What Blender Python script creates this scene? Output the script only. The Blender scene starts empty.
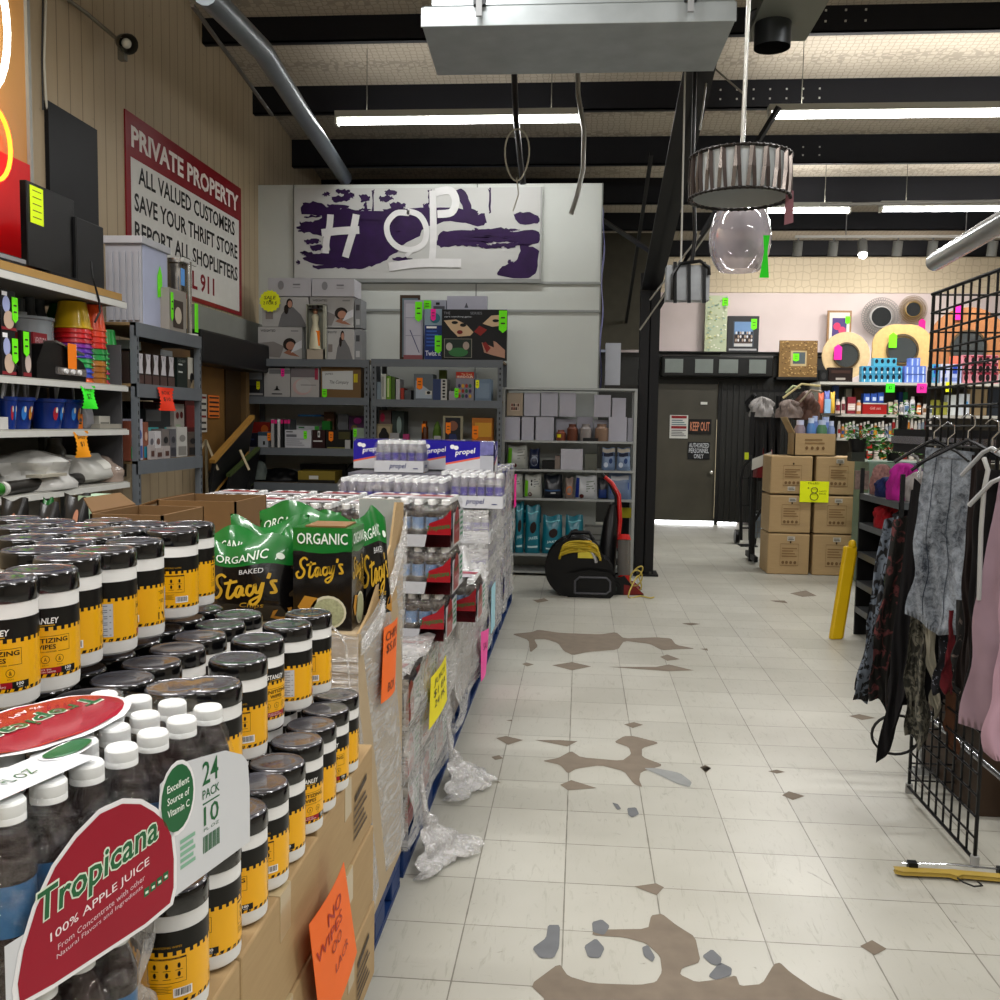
import bpy, bmesh, math, random
from mathutils import Vector, Matrix
random.seed(7)
PI = math.pi
SC = bpy.context.scene
COL = SC.collection
# ---------------------------------------------------------------- camera model (image taken as 1000x1000)
F = 960.0; CAM = Vector((0, 0, 1.55))
_Y = Vector((81, 76, F)).normalized()
_Z = Vector((14.4, 960, -77.2)).normalized()
_X = _Z.cross(_Y); _X = -_X if _X.x < 0 else _X
def P(px, py, X=None, Y=None, Z=None):
    d = Vector((px - 500, 500 - py, F))
    w = Vector((d.dot(_X), d.dot(_Y), d.dot(_Z)))
    if X is not None: t = (X - CAM.x) / w.x
    elif Y is not None: t = (Y - CAM.y) / w.y
    else: t = (Z - CAM.z) / w.z
    return CAM + w * t
def make_camera():
    r = Vector((_X.x, _Y.x, _Z.x)); u = Vector((_X.y, _Y.y, _Z.y)); f = Vector((_X.z, _Y.z, _Z.z))
    M = Matrix(((r.x, u.x, -f.x, CAM.x), (r.y, u.y, -f.y, CAM.y), (r.z, u.z, -f.z, CAM.z), (0, 0, 0, 1)))
    c = bpy.data.cameras.new('camera'); o = bpy.data.objects.new('camera', c); COL.objects.link(o)
    o.matrix_world = M; c.sensor_width = 36; c.lens = 36 * F / 1000; c.clip_start = 0.02; c.clip_end = 100
    SC.camera = o
make_camera()
# ---------------------------------------------------------------- materials
_mc = {}
def lin(h):
    h = h.lstrip('#'); h = h if len(h) == 6 else ''.join(c * 2 for c in h); v = [int(h[i:i+2], 16) / 255 for i in (0, 2, 4)]
    return tuple(min(.93, 1.1 * (c / 12.92 if c <= .04045 else ((c + .055) / 1.055) ** 2.4) ** 1.18) for c in v) + (1,)
def mat(h, rough=.55, metal=0., var=.08, scale=9., bump=0., coat=0., emit=0., alpha=1., trans=0.):
    key = (h, rough, metal, var, scale, bump, coat, emit, alpha, trans)
    if key in _mc: return _mc[key]
    m = bpy.data.materials.new('surface_' + h.strip('#')); m.use_nodes = True
    N = m.node_tree.nodes; L = m.node_tree.links; b = N['Principled BSDF']
    b.inputs['Roughness'].default_value = rough; b.inputs['Metallic'].default_value = metal
    b.inputs['Coat Weight'].default_value = coat; b.inputs['Coat Roughness'].default_value = .08
    if rough >= .3 and not metal: b.inputs['Specular IOR Level'].default_value = .28
    c = lin(h)
    tc = N.new('ShaderNodeTexCoord'); n = N.new('ShaderNodeTexNoise'); n.inputs['Scale'].default_value = scale; n.inputs['Detail'].default_value = 3
    L.new(tc.outputs['Object'], n.inputs['Vector'])
    mx = N.new('ShaderNodeMix'); mx.data_type = 'RGBA'
    mx.inputs[6].default_value = tuple(x * (1 - var) for x in c[:3]) + (1,)
    mx.inputs[7].default_value = tuple(min(1, x * (1 + var)) for x in c[:3]) + (1,)
    L.new(n.outputs['Fac'], mx.inputs[0]); L.new(mx.outputs[2], b.inputs['Base Color'])
    if bump:
        bp = N.new('ShaderNodeBump'); bp.inputs['Strength'].default_value = bump; bp.inputs['Distance'].default_value = .01
        L.new(n.outputs['Fac'], bp.inputs['Height']); L.new(bp.outputs['Normal'], b.inputs['Normal'])
    if emit:
        b.inputs['Emission Color'].default_value = c; b.inputs['Emission Strength'].default_value = emit
    if alpha < 1: b.inputs['Alpha'].default_value = alpha
    if trans: b.inputs['Transmission Weight'].default_value = trans
    _mc[key] = m; return m
def nodes(name):
    m = bpy.data.materials.new(name); m.use_nodes = True
    return m, m.node_tree.nodes, m.node_tree.links, m.node_tree.nodes['Principled BSDF']
def math_n(N, L, op, a, b=None, c=None):
    n = N.new('ShaderNodeMath'); n.operation = op
    for i, v in enumerate((a, b, c)):
        if v is None: continue
        if isinstance(v, (int, float)): n.inputs[i].default_value = v
        else: L.new(v, n.inputs[i])
    return n.outputs[0]
def mixc(N, L, f, a, b):
    n = N.new('ShaderNodeMix'); n.data_type = 'RGBA'
    for i, v in ((0, f), (6, a), (7, b)):
        if isinstance(v, (int, float, tuple)): n.inputs[i].default_value = v
        else: L.new(v, n.inputs[i])
    return n.outputs[2]
def noise(N, L, vec, scale, detail=3, rough=.5, dist=0):
    n = N.new('ShaderNodeTexNoise'); n.inputs['Scale'].default_value = scale; n.inputs['Detail'].default_value = detail
    n.inputs['Roughness'].default_value = rough; n.inputs['Distortion'].default_value = dist
    L.new(vec, n.inputs['Vector']); return n.outputs['Fac']
def ramp(N, L, f, a, b):
    n = N.new('ShaderNodeMapRange'); n.inputs[1].default_value = a; n.inputs[2].default_value = b; L.new(f, n.inputs[0]); return n.outputs[0]
def mapping(N, L, vec, s):
    n = N.new('ShaderNodeMapping'); n.inputs['Scale'].default_value = s; L.new(vec, n.inputs['Vector']); return n.outputs[0]
def film_mat(name='stretch_film', base=.12, amt=.5, sc=(3, 3, 22), tint='#ffffff', rough=.16, dif=.45):
    m, N, L, b = nodes(name); N.remove(b); out = [n for n in N if n.type == 'OUTPUT_MATERIAL'][0]
    tc = N.new('ShaderNodeTexCoord').outputs['Object']
    v = mapping(N, L, tc, sc); n1 = noise(N, L, v, 4, 6, .65, 1.2); n2 = noise(N, L, tc, 14, 4, .6, .8)
    a = math_n(N, L, 'MULTIPLY', ramp(N, L, n1, .42, .75), amt); a = math_n(N, L, 'ADD', a, base); a = math_n(N, L, 'MINIMUM', a, .95)
    bp = N.new('ShaderNodeBump'); bp.inputs['Strength'].default_value = .9; bp.inputs['Distance'].default_value = .012
    L.new(math_n(N, L, 'ADD', n1, n2), bp.inputs['Height'])
    tr = N.new('ShaderNodeBsdfTransparent'); gl = N.new('ShaderNodeBsdfGlossy'); df = N.new('ShaderNodeBsdfDiffuse'); m1 = N.new('ShaderNodeMixShader'); m2 = N.new('ShaderNodeMixShader')
    gl.inputs['Roughness'].default_value = rough; df.inputs['Color'].default_value = lin(tint); L.new(bp.outputs['Normal'], gl.inputs['Normal']); L.new(bp.outputs['Normal'], df.inputs['Normal'])
    m1.inputs[0].default_value = dif; L.new(gl.outputs[0], m1.inputs[1]); L.new(df.outputs[0], m1.inputs[2]); L.new(a, m2.inputs[0]); L.new(tr.outputs[0], m2.inputs[1]); L.new(m1.outputs[0], m2.inputs[2]); L.new(m2.outputs[0], out.inputs['Surface'])
    return m
# ---------------------------------------------------------------- mesh builder
_tc = {}
def text_geo(s, bold=0., shear=0., sp=1.):
    k = (s, bold, shear, sp)
    if k in _tc: return _tc[k]
    c = bpy.data.curves.new('t', 'FONT'); c.body = s; c.size = 1; c.offset = bold; c.shear = shear; c.space_character = sp; c.resolution_u = 2
    o = bpy.data.objects.new('t', c); COL.objects.link(o); bpy.context.view_layer.update()
    me = bpy.data.meshes.new_from_object(o.evaluated_get(bpy.context.evaluated_depsgraph_get()))
    vs = [v.co.copy() for v in me.vertices]; fs = [list(p.vertices) for p in me.polygons]
    bpy.data.objects.remove(o); bpy.data.curves.remove(c); bpy.data.meshes.remove(me)
    if vs:
        x0 = min(v.x for v in vs); x1 = max(v.x for v in vs); y0 = min(v.y for v in vs); y1 = max(v.y for v in vs)
        if bold:                                     # offset can leave a stray rim; keep the box of the letters
            pass
        vs = [((v.x - x0) / max(1e-6, x1 - x0), (v.y - y0) / max(1e-6, y1 - y0)) for v in vs]
        asp = (x1 - x0) / max(1e-6, y1 - y0)
    else: asp = 1
    _tc[k] = (vs, fs, asp); return _tc[k]
ORG = {}
class MB:
    def __init__(s): s.v = []; s.f = []; s.m = []; s.mats = []; s.T = None
    def mi(s, m):
        if isinstance(m, str): m = mat(m)
        if m not in s.mats: s.mats.append(m)
        return s.mats.index(m)
    def add(s, vs, fs, m):
        b = len(s.v); k = s.mi(m)
        for q in vs:
            q = Vector(q); s.v.append(s.T @ q if s.T else q)
        for f in fs: s.f.append([b + i for i in f]); s.m.append(k)
        return s
    def box(s, x0, x1, y0, y1, z0, z1, m):
        return s.add([(x, y, z) for z in (z0, z1) for y in (y0, y1) for x in (x0, x1)],
              [(0, 2, 3, 1), (4, 5, 7, 6), (0, 1, 5, 4), (2, 6, 7, 3), (0, 4, 6, 2), (1, 3, 7, 5)], m)
    def obox(s, o, U, D, w, d, h, m, N=Vector((0, 0, 1))):
        o = Vector(o); U = Vector(U); D = Vector(D); N = Vector(N)
        return s.add([o + U * (w * i) + D * (d * j) + N * (h * k) for k in (0, 1) for j in (0, 1) for i in (0, 1)],
              [(0, 2, 3, 1), (4, 5, 7, 6), (0, 1, 5, 4), (2, 6, 7, 3), (0, 4, 6, 2), (1, 3, 7, 5)], m)
    def bar(s, a, b, w, h, m, up=Vector((0, 0, 1))):
        a = Vector(a); b = Vector(b); d = b - a; l = d.length
        if l < 1e-6: return s
        d /= l
        if abs(d.dot(up)) > .95: up = Vector((0, 1, 0))
        U = d.cross(up).normalized(); N = U.cross(d).normalized()
        return s.obox(a - U * w / 2 - N * h / 2, U, d, w, l, h, m, N)
    def tube(s, pts, r, m, n=8, caps=True):
        pts = [Vector(p) for p in pts]; rs = r if isinstance(r, (list, tuple)) else [r] * len(pts)
        vs = []; fs = []; up = Vector((0, 0, 1)); U = None
        for i, p in enumerate(pts):
            d = (pts[min(i + 1, len(pts) - 1)] - pts[max(i - 1, 0)]).normalized()
            if U is None:
                U = d.cross(up if abs(d.z) < .9 else Vector((1, 0, 0))).normalized()
            else:
                U = (U - d * U.dot(d)); U = U.normalized() if U.length > 1e-6 else d.orthogonal().normalized()
            V = d.cross(U)
            for k in range(n):
                a = 2 * PI * k / n; vs.append(p + (U * math.cos(a) + V * math.sin(a)) * rs[i])
        for i in range(len(pts) - 1):
            for k in range(n):
                k2 = (k + 1) % n; fs.append((i * n + k, i * n + k2, (i + 1) * n + k2, (i + 1) * n + k))
        if caps: fs += [tuple(range(n - 1, -1, -1)), tuple((len(pts) - 1) * n + k for k in range(n))]
        return s.add(vs, fs, m)
    def lathe(s, prof, c, m, n=20, ms=None, close=True):
        c = Vector(c); 
        for i in range(len(prof) - 1):
            (r0, z0), (r1, z1) = prof[i], prof[i + 1]; mm = ms[i] if ms else m
            vs = [c + Vector((r * math.cos(2 * PI * k / n), r * math.sin(2 * PI * k / n), z)) for r, z in ((r0, z0), (r1, z1)) for k in range(n)]
            s.add(vs, [(k, (k + 1) % n, n + (k + 1) % n, n + k) for k in range(n)], mm)
        return s
    def disc(s, c, r, m, n=24, U=(1, 0, 0), V=(0, 0, 1), ry=None):
        c = Vector(c); U = Vector(U); V = Vector(V); ry = r if ry is None else ry
        return s.add([c + U * (r * math.cos(2 * PI * k / n)) + V * (ry * math.sin(2 * PI * k / n)) for k in range(n)], [tuple(range(n))], m)
    def poly(s, pts, m): return s.add(pts, [tuple(range(len(pts)))], m)
    def grid(s, fn, nu, nv, m):
        vs = [fn(i / nu, j / nv) for j in range(nv + 1) for i in range(nu + 1)]
        return s.add(vs, [(j * (nu + 1) + i, j * (nu + 1) + i + 1, (j + 1) * (nu + 1) + i + 1, (j + 1) * (nu + 1) + i) for j in range(nv) for i in range(nu)], m)
    def ball(s, c, r, m, nu=14, nv=9):
        c = Vector(c); r = Vector(r) if hasattr(r, '__len__') else Vector((r, r, r))
        return s.grid(lambda u, v: c + Vector((r.x * math.cos(2 * PI * u) * math.sin(PI * v), r.y * math.sin(2 * PI * u) * math.sin(PI * v), -r.z * math.cos(PI * v))), nu, nv, m)
    def slab(s, pts, D, m):                          # a polygon with thickness vector D
        n = len(pts); a = [Vector(p) for p in pts]; D = Vector(D)
        return s.add(a + [p + D for p in a], [tuple(range(n)), tuple(range(2 * n - 1, n - 1, -1))] + [(i, (i + 1) % n, n + (i + 1) % n, n + i) for i in range(n)], m)
    # printed marks on a surface fn(u, v) -> point
    def rect(s, sf, u0, v0, u1, v1, m, nu=1, nv=1): return s.grid(lambda a, b: sf(u0 + (u1 - u0) * a, v0 + (v1 - v0) * b), nu, nv, m)
    def oval(s, sf, u, v, ru, rv, m, n=20, a0=0, a1=2 * PI, rot=0):
        c, q = math.cos(rot), math.sin(rot)
        return s.poly([sf(u + ru * math.cos(a) * c - rv * math.sin(a) * q, v + ru * math.cos(a) * q + rv * math.sin(a) * c) for a in [a0 + (a1 - a0) * k / n for k in range(n if a1 - a0 > 6.2 else n + 1)]], m)
    def text(s, sf, t, u0, v0, u1, v1, m, bold=0., shear=0., slope=0., sp=1.):
        vs, fs, asp = text_geo(t, bold, shear, sp)
        if not vs: return s
        return s.add([sf(u0 + (u1 - u0) * x, v0 + (v1 - v0) * y + slope * x) for x, y in vs], fs, m)
    def build(s, name, parent=None, smooth=None, origin=None, bevel=0, kind=None):
        me = bpy.data.meshes.new(name)
        o = bpy.data.objects.new(name, me); COL.objects.link(o)
        if parent is not None: g = ORG.get(parent.name_full, Vector((0, 0, 0))); o.parent = parent
        elif origin is not None: g = Vector(origin); o.location = g
        elif s.v:
            g = Vector((sum(p.x for p in s.v) / len(s.v), sum(p.y for p in s.v) / len(s.v), min(p.z for p in s.v))); o.location = g
        else: g = Vector((0, 0, 0))
        ORG[o.name_full] = Vector(g)
        me.from_pydata([tuple(p - g) for p in s.v], [], s.f)
        for m in s.mats: me.materials.append(m)
        me.polygons.foreach_set('material_index', s.m)
        if smooth is not None:
            me.polygons.foreach_set('use_smooth', [True] * len(me.polygons))
            me.update()
            bm = bmesh.new(); bm.from_mesh(me); bmesh.ops.remove_doubles(bm, verts=bm.verts, dist=1e-5); bm.to_mesh(me); bm.free()
            me.set_sharp_from_angle(angle=smooth)
        me.update()
        if bevel:
            bv = o.modifiers.new('bevel', 'BEVEL'); bv.width = bevel; bv.segments = 2; bv.limit_method = 'ANGLE'; bv.angle_limit = .6
        if kind: o['kind'] = kind
        return o
def tag(o, label, cat, group=None, kind=None):
    o['label'] = label; o['category'] = cat
    if group: o['group'] = group
    if kind: o['kind'] = kind
    return o
def thing(name, label, cat, loc=(0, 0, 0), rz=0, group=None):
    o = bpy.data.objects.new(name, None); COL.objects.link(o); o.location = loc; o.rotation_euler = (0, 0, rz); o.empty_display_size = .05
    ORG[o.name_full] = Vector(loc); return tag(o, label, cat, group)
def dup(root, loc=None, rz=None, label=None, group=None, rot=None):
    def cp(o, par):
        c = o.copy(); COL.objects.link(c)
        if par is not None: c.parent = par
        for ch in list(o.children): cp(ch, c)
        return c
    c = cp(root, None)
    if loc is not None: c.location = loc
    if rz is not None: c.rotation_euler = (0, 0, rz)
    if rot is not None: c.rotation_euler = rot
    if label: c['label'] = label
    if group: c['group'] = group
    return c
def plane(o, U, V, off=Vector((0, 0, 0))):
    o = Vector(o); U = Vector(U); V = Vector(V); off = Vector(off)
    return lambda u, v: o + U * u + V * v + off
ORD = ['first', 'second', 'third', 'fourth', 'fifth', 'sixth', 'seventh', 'eighth', 'ninth', 'tenth', 'eleventh', 'twelfth', 'thirteenth', 'fourteenth', 'fifteenth', 'sixteenth']
GREEN = '#7dfb1e'; PINK = '#ff2f9e'; ORANGE = '#ff8a1c'; YELLOW = '#ecff1f'
# generic boxed or bagged good: front face at o, U to the right, D away, deco drawn on the front
def deco(mb, sf0, items, d=1, off=None):
    for qi, it in enumerate(items):
        k = it[0]; sf = sf0 if off is None else (lambda u, v, o=off * (.0006 * (qi + 1)): sf0(u, v) + o)
        if k == 'r': mb.rect(sf, it[1], it[2], it[3], it[4], mat(it[5]), 6 if d > 1 else 1, 6 if d > 1 else 1)
        elif k == 'o': mb.oval(sf, it[1], it[2], it[3], it[4], mat(it[5]))
        elif k == 'p': mb.poly([sf(a, b) for a, b in it[1]], mat(it[2]))
        elif k == 't': mb.text(sf, it[1], it[2], it[3], it[4], it[5], mat(it[6]), *(it[7:] or ()))
        elif k == 'l':                                # n lines of small print
            u0, v0, u1, v1, n, h = it[1:7]
            for i in range(n):
                v = v0 + (v1 - v0) * (i + .5) / n; mb.rect(sf, u0, v - .25 * (v1 - v0) / n, u1 - (u1 - u0) * (.25 * ((i * 7) % 3) / 2), v + .2 * (v1 - v0) / n, mat(h))
def good(name, label, cat, o, U, D, w, d, h, col, dc=(), group=None, shape='box', tags=(), top=None, rough=.5, lean=0.):
    o = Vector(o); U = Vector(U).normalized(); D = Vector(D).normalized(); Z = Vector((0, 0, 1))
    N = (Z * math.cos(lean) + D * math.sin(lean)); DD = (D * math.cos(lean) - Z * math.sin(lean)) if lean else D
    mb = MB()
    if shape == 'box':
        mb.obox(o, U, DD, w, d, h, mat(col, rough), N)
        sf = lambda u, v: o + U * (w * u) + N * (h * v) - DD * .0015
        dd = 1
    elif shape == 'bag':
        def S(u, v, sgn):
            t = (max(0, 1 - abs(2 * u - 1) ** 3.2)) ** .5 * (min(1, .45 + v * 3) * max(0, 1 - v ** 3.5) + .03)
            wv = .012 * w * math.sin(17 * v + 4 * u) + .06 * w * (v ** 4) * math.sin(9 * u)
            return o + U * (w * (.5 + (u - .5) * (1 - .10 * v))) + N * (h * v * (1 + .03 * math.sin(7 * u + 2))) + D * (d * .5 + sgn * (d * .5 * t + wv * .5))
        mb.grid(lambda u, v: S(u, v, -1), 12, 12, mat(col, .28)); mb.grid(lambda u, v: S(1 - u, v, 1), 8, 8, mat(col, .28))
        sf = lambda u, v: S(u, v, -1) - D * .002
        dd = 2
    elif shape == 'round':
        c = o + U * (w / 2) + D * (w / 2); n = 14; mm = mat(col, .3)
        mb.lathe([(0, 0), (w * .48, 0), (w * .5, h * .04), (w * .5, h * .72), (w * .34, h * .84), (w * .3, h)], c, mm, n)
        mb.lathe([(w * .34, h * .82), (w * .34, h), (0, h)], c, mat(top or col, .35), n)
        sf = lambda u, v: c - D * (w * .505 * math.cos((u - .5) * 2.2)) + U * (w * .505 * math.sin((u - .5) * 2.2)) + Z * (h * v); dd = 2
    if top and shape == 'box': mb.obox(o + N * (h + .0005), U, DD, w, d, .002, mat(top, rough), N)
    deco(mb, sf, dc, dd, -D)
    r = mb.build(name, smooth=.7 if shape != 'box' else None)
    tag(r, label, cat, group)
    for tg in tags:                                   # (u, v, colour) hanging price tags
        t = MB(); a = sf(tg[0], tg[1]) - D * .004; tw, th = .035, .085
        if len(tg) > 3: tw, th = tg[3], tg[4]
        t.slab([a + U * x + Z * z for x, z in ((0, 0), (tw, 0), (tw, -th * .85), (tw * .5, -th), (0, -th * .85))], -D * .002, mat(tg[2], .6, emit=0))
        for q in range(2): t.obox(a + U * (tw * .25) - Z * (th * (.35 + .25 * q)) - D * .0035, U, D, tw * .5, .001, th * .06, mat('#3a3a20'))
        p = t.build('price_tag', r)
    return r
UX = Vector((1, 0, 0)); UY = Vector((0, 1, 0)); UZ = Vector((0, 0, 1))
def gy(name, label, cat, px0, px1, pyt, Y, zb, d, col, **k):        # faces the camera side (-Y), spans px0..px1, top at pixel row pyt
    a = P(px0, pyt, Y=Y); b = P(px1, pyt, Y=Y)
    return good(name, label, cat, (a.x, Y, zb), UX, UY, b.x - a.x, d, max(.02, (a.z + b.z) / 2 - zb), col, **k)
def gx(name, label, cat, px0, px1, pyt, X, zb, d, col, **k):        # faces the aisle (+X) on the left wall
    m = (px0 + px1) / 2; a = P(px0, pyt, X=X); b = P(px1, pyt, X=X)
    return good(name, label, cat, (X, a.y, zb), UY, -UX, b.y - a.y, d, max(.02, P(m, pyt, X=X).z - zb), col, **k)
# ================================================================ ROOM
WL = -3.48; WB = 15.6; HC = 6.5; YW = 10.2
hc = lambda y: 5.14 - .108 * (y - 8.7)
gA = P(562, 962, Z=0); gR = P(562, 930, Z=0)
TILE = .305
def floor_mat():
    m, N, L, b = nodes('vinyl_tile'); tc = N.new('ShaderNodeTexCoord').outputs['Object']
    sx = N.new('ShaderNodeSeparateXYZ'); L.new(tc, sx.inputs[0])
    fx = math_n(N, L, 'DIVIDE', math_n(N, L, 'SUBTRACT', sx.outputs[0], gA.x), TILE); fy = math_n(N, L, 'DIVIDE', math_n(N, L, 'SUBTRACT', sx.outputs[1], gR.y), TILE)
    def edge(f):
        a = math_n(N, L, 'FRACT', f); a = math_n(N, L, 'ABSOLUTE', math_n(N, L, 'SUBTRACT', a, .5)); return math_n(N, L, 'SUBTRACT', .5, a)
    e = math_n(N, L, 'MINIMUM', edge(fx), edge(fy))
    wob = noise(N, L, tc, 9, 2)
    line = math_n(N, L, 'LESS_THAN', e, math_n(N, L, 'MULTIPLY', wob, .014))
    cell = N.new('ShaderNodeTexWhiteNoise'); cv = N.new('ShaderNodeCombineXYZ')
    L.new(math_n(N, L, 'FLOOR', fx), cv.inputs[0]); L.new(math_n(N, L, 'FLOOR', fy), cv.inputs[1]); L.new(cv.outputs[0], cell.inputs['Vector'])
    big = noise(N, L, tc, .9, 4); streak = noise(N, L, mapping(N, L, tc, (14, 2.2, 1)), 2.5, 6, .7, 1.5); streak2 = noise(N, L, mapping(N, L, tc, (2, 12, 1)), 2.5, 6, .7, 1.5)
    c = mixc(N, L, cell.outputs[0], lin('#aeada5'), lin('#bab9b1'))
    c = mixc(N, L, math_n(N, L, 'MULTIPLY', ramp(N, L, big, .42, .68), .7), c, lin('#a09e94'))
    c = mixc(N, L, math_n(N, L, 'MULTIPLY', ramp(N, L, streak, .56, .74), .6), c, lin('#8b897c'))
    c = mixc(N, L, math_n(N, L, 'MULTIPLY', ramp(N, L, streak2, .66, .8), .4), c, lin('#8b897c'))
    scr = noise(N, L, mapping(N, L, tc, (1.2, 1, 1)), 3.3, 8, .8, 6)
    c = mixc(N, L, math_n(N, L, 'MULTIPLY', ramp(N, L, scr, .62, .68), .55), c, lin('#5f5c52'))
    c = mixc(N, L, math_n(N, L, 'MULTIPLY', line, .8), c, lin('#6a665c')); L.new(c, b.inputs['Base Color'])
    L.new(math_n(N, L, 'ADD', math_n(N, L, 'MULTIPLY', big, .3), .22), b.inputs['Roughness'])
    return m
fl = MB().box(WL - .3, 7.5, -6, 16.2, -.06, 0, floor_mat()).build('floor', origin=(0, 0, 0), kind='structure')
# worn places where tiles are missing (pixel outlines of the photo dropped on the floor plane)
def patch(pts, h, name='worn_patch', z=.0012, s=2.5, ox=400, oy=600, sm=True, rough=.75):
    w = [P(ox + x / s, oy + y / s, Z=z) for x, y in pts]
    if sm:
        o = []
        for i in range(len(w)):
            a, b = w[i], w[(i + 1) % len(w)]; o += [a * .87 + b * .13, a * .13 + b * .87]
        w = o
    mb = MB(); mb.poly(w, mat(h, rough, var=.25, scale=14)); 
    bm = bmesh.new(); vs = [bm.verts.new(p) for p in w]; f = bm.faces.new(vs)
    if f.normal.z < 0: f.normal_flip()
    bmesh.ops.triangulate(bm, faces=bm.faces); me = bpy.data.meshes.new(name); bm.to_mesh(me); bm.free()
    ob = bpy.data.objects.new(name, me); COL.objects.link(ob); ob.parent = fl; me.materials.append(mat(h, rough, var=.25, scale=14)); return ob
BR = '#7d7367'
patch([(325, 962), (398, 908), (420, 940), (480, 958), (600, 962), (640, 955), (655, 930), (650, 890), (615, 858), (560, 843), (480, 838), (485, 824), (620, 822), (628, 788), (655, 784), (690, 812), (738, 842), (752, 905), (705, 920), (700, 936), (740, 955), (800, 948), (840, 938), (850, 965), (905, 960), (935, 910), (950, 906), (975, 930), (1040, 975), (1110, 1000), (1180, 1040), (330, 1040), (365, 1000)], BR)
patch([(355, 402), (395, 395), (428, 377), (452, 393), (555, 402), (578, 385), (572, 368), (535, 355), (560, 340), (585, 340), (650, 357), (605, 370), (605, 392), (660, 413), (602, 430), (598, 450), (606, 468), (585, 460), (560, 428), (500, 413), (440, 422), (420, 434), (400, 412)], BR)
patch([(278, 85), (330, 80), (345, 74), (400, 82), (500, 86), (540, 80), (560, 96), (640, 93), (678, 96), (690, 112), (740, 122), (690, 123), (655, 126), (625, 110), (560, 102), (545, 124), (470, 130), (432, 138), (410, 128), (395, 108), (365, 98), (335, 98), (345, 116), (325, 132), (322, 100)], BR)
for q in ([(380, 163), (430, 155), (478, 166), (430, 176)], [(520, 167), (640, 167), (672, 161), (735, 176), (670, 178)], [(650, 142), (668, 136), (700, 148), (668, 152)],
          [(240, 345), (265, 340), (308, 350), (270, 362)], [(338, 350), (400, 350), (444, 353), (418, 366)], [(560, 311), (585, 305), (608, 312), (582, 320)],
          [(400, 462), (428, 450), (492, 470), (420, 476)], [(750, 418), (763, 412), (778, 420), (765, 432)], [(585, 716), (640, 708), (660, 718), (642, 738)],
          [(305, 160), (316, 156), (335, 161), (318, 166)], [(705, 58), (730, 57), (752, 60), (728, 63)], [(228, 392), (248, 388), (258, 396), (238, 400)], [(265, 301), (280, 299), (281, 303)],
          [(232, 455), (246, 453), (252, 457)], [(340, 0), (360, -5), (372, 2), (350, 6)]):
    patch(q, BR, sm=False)
for q in ([(400, 865), (430, 850), (467, 872), (436, 888)], [(170, 428), (192, 424), (213, 430), (192, 434)], [(205, 488), (222, 478), (262, 490), (232, 500)], [(0, 418), (12, 414), (28, 420), (14, 430)], [(372, 290), (398, 285), (440, 295), (405, 300)], [(0, 122), (18, 121), (20, 127)]):
    patch(q, BR, s=2.5, ox=700, sm=False)
for q in ([(330, 870), (365, 845), (370, 812), (400, 812), (398, 868), (385, 895), (350, 895)], [(480, 805), (505, 798), (525, 815), (510, 838), (482, 830)], [(460, 865), (490, 845), (512, 870), (500, 895), (470, 893)],
          [(605, 868), (620, 862), (638, 892), (632, 905), (610, 890)], [(755, 890), (780, 872), (805, 895), (800, 915), (778, 910)], [(568, 520), (590, 518), (598, 535), (580, 544), (570, 536)], [(530, 506), (545, 510), (553, 522), (543, 524)], [(770, 940), (800, 905), (830, 920), (828, 938), (790, 950)]):
    patch(q, '#6d6f72', 'grey_stain', z=.0018, rough=.6)
patch([(608, 420), (640, 420), (700, 432), (730, 455), (724, 468), (690, 458), (650, 438)], '#8d8f8e', 'grey_stain', z=.0018, rough=.6)
for q in ([(805, 148), (850, 140), (880, 155), (840, 158)], [(750, 168), (790, 168), (800, 176), (765, 172)], [(90, 166), (125, 165), (128, 170), (105, 174)], [(505, 232), (555, 233), (530, 237)]):
    patch(q, BR, s=1 / .36, ox=500, oy=540, sm=False)
# ceiling: insulation blanket behind chicken wire
def ins_mat(name, a, b_, wire, sc=9):
    m, N, L, b = nodes(name); tc = N.new('ShaderNodeTexCoord').outputs['Object']
    big = noise(N, L, tc, 1.3, 5); c = mixc(N, L, big, lin(a), lin(b_))
    v = N.new('ShaderNodeTexVoronoi'); v.feature = 'DISTANCE_TO_EDGE'; v.inputs['Scale'].default_value = sc; v.inputs['Randomness'].default_value = .35; L.new(tc, v.inputs['Vector'])
    w = math_n(N, L, 'LESS_THAN', v.outputs['Distance'], .07)
    c = mixc(N, L, math_n(N, L, 'MULTIPLY', w, .4), c, lin(wire)); L.new(c, b.inputs['Base Color']); b.inputs['Roughness'].default_value = .9
    return m
MC = ins_mat('roof_insulation', '#aaa192', '#c2b9aa', '#6b665c', 16)
MB().slab([(WL - .3, -6, hc(-6)), (7.5, -6, hc(-6)), (7.5, 16.2, hc(16.2)), (WL - .3, 16.2, hc(16.2))], (0, 0, .08), MC).build('ceiling', origin=(0, 0, 0), kind='structure')
# left wall: grooved panelling
def panel_mat(name, c1, c2, pitch, axis, line='#6b5f4c'):
    m, N, L, b = nodes(name); tc = N.new('ShaderNodeTexCoord').outputs['Object']; sx = N.new('ShaderNodeSeparateXYZ'); L.new(tc, sx.inputs[0])
    f = math_n(N, L, 'FRACT', math_n(N, L, 'DIVIDE', sx.outputs[axis], pitch)); g = math_n(N, L, 'LESS_THAN', f, .06)
    n = noise(N, L, mapping(N, L, tc, (3, 3, .5)), 2.2, 6, .6, .6); c = mixc(N, L, n, lin(c1), lin(c2)); c = mixc(N, L, math_n(N, L, 'MULTIPLY', g, .75), c, lin(line))
    spots = noise(N, L, tc, 26, 2); c = mixc(N, L, math_n(N, L, 'MULTIPLY', ramp(N, L, spots, .74, .78), .5), c, lin('#4c4234'))
    L.new(c, b.inputs['Base Color']); b.inputs['Roughness'].default_value = .6; return m
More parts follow.
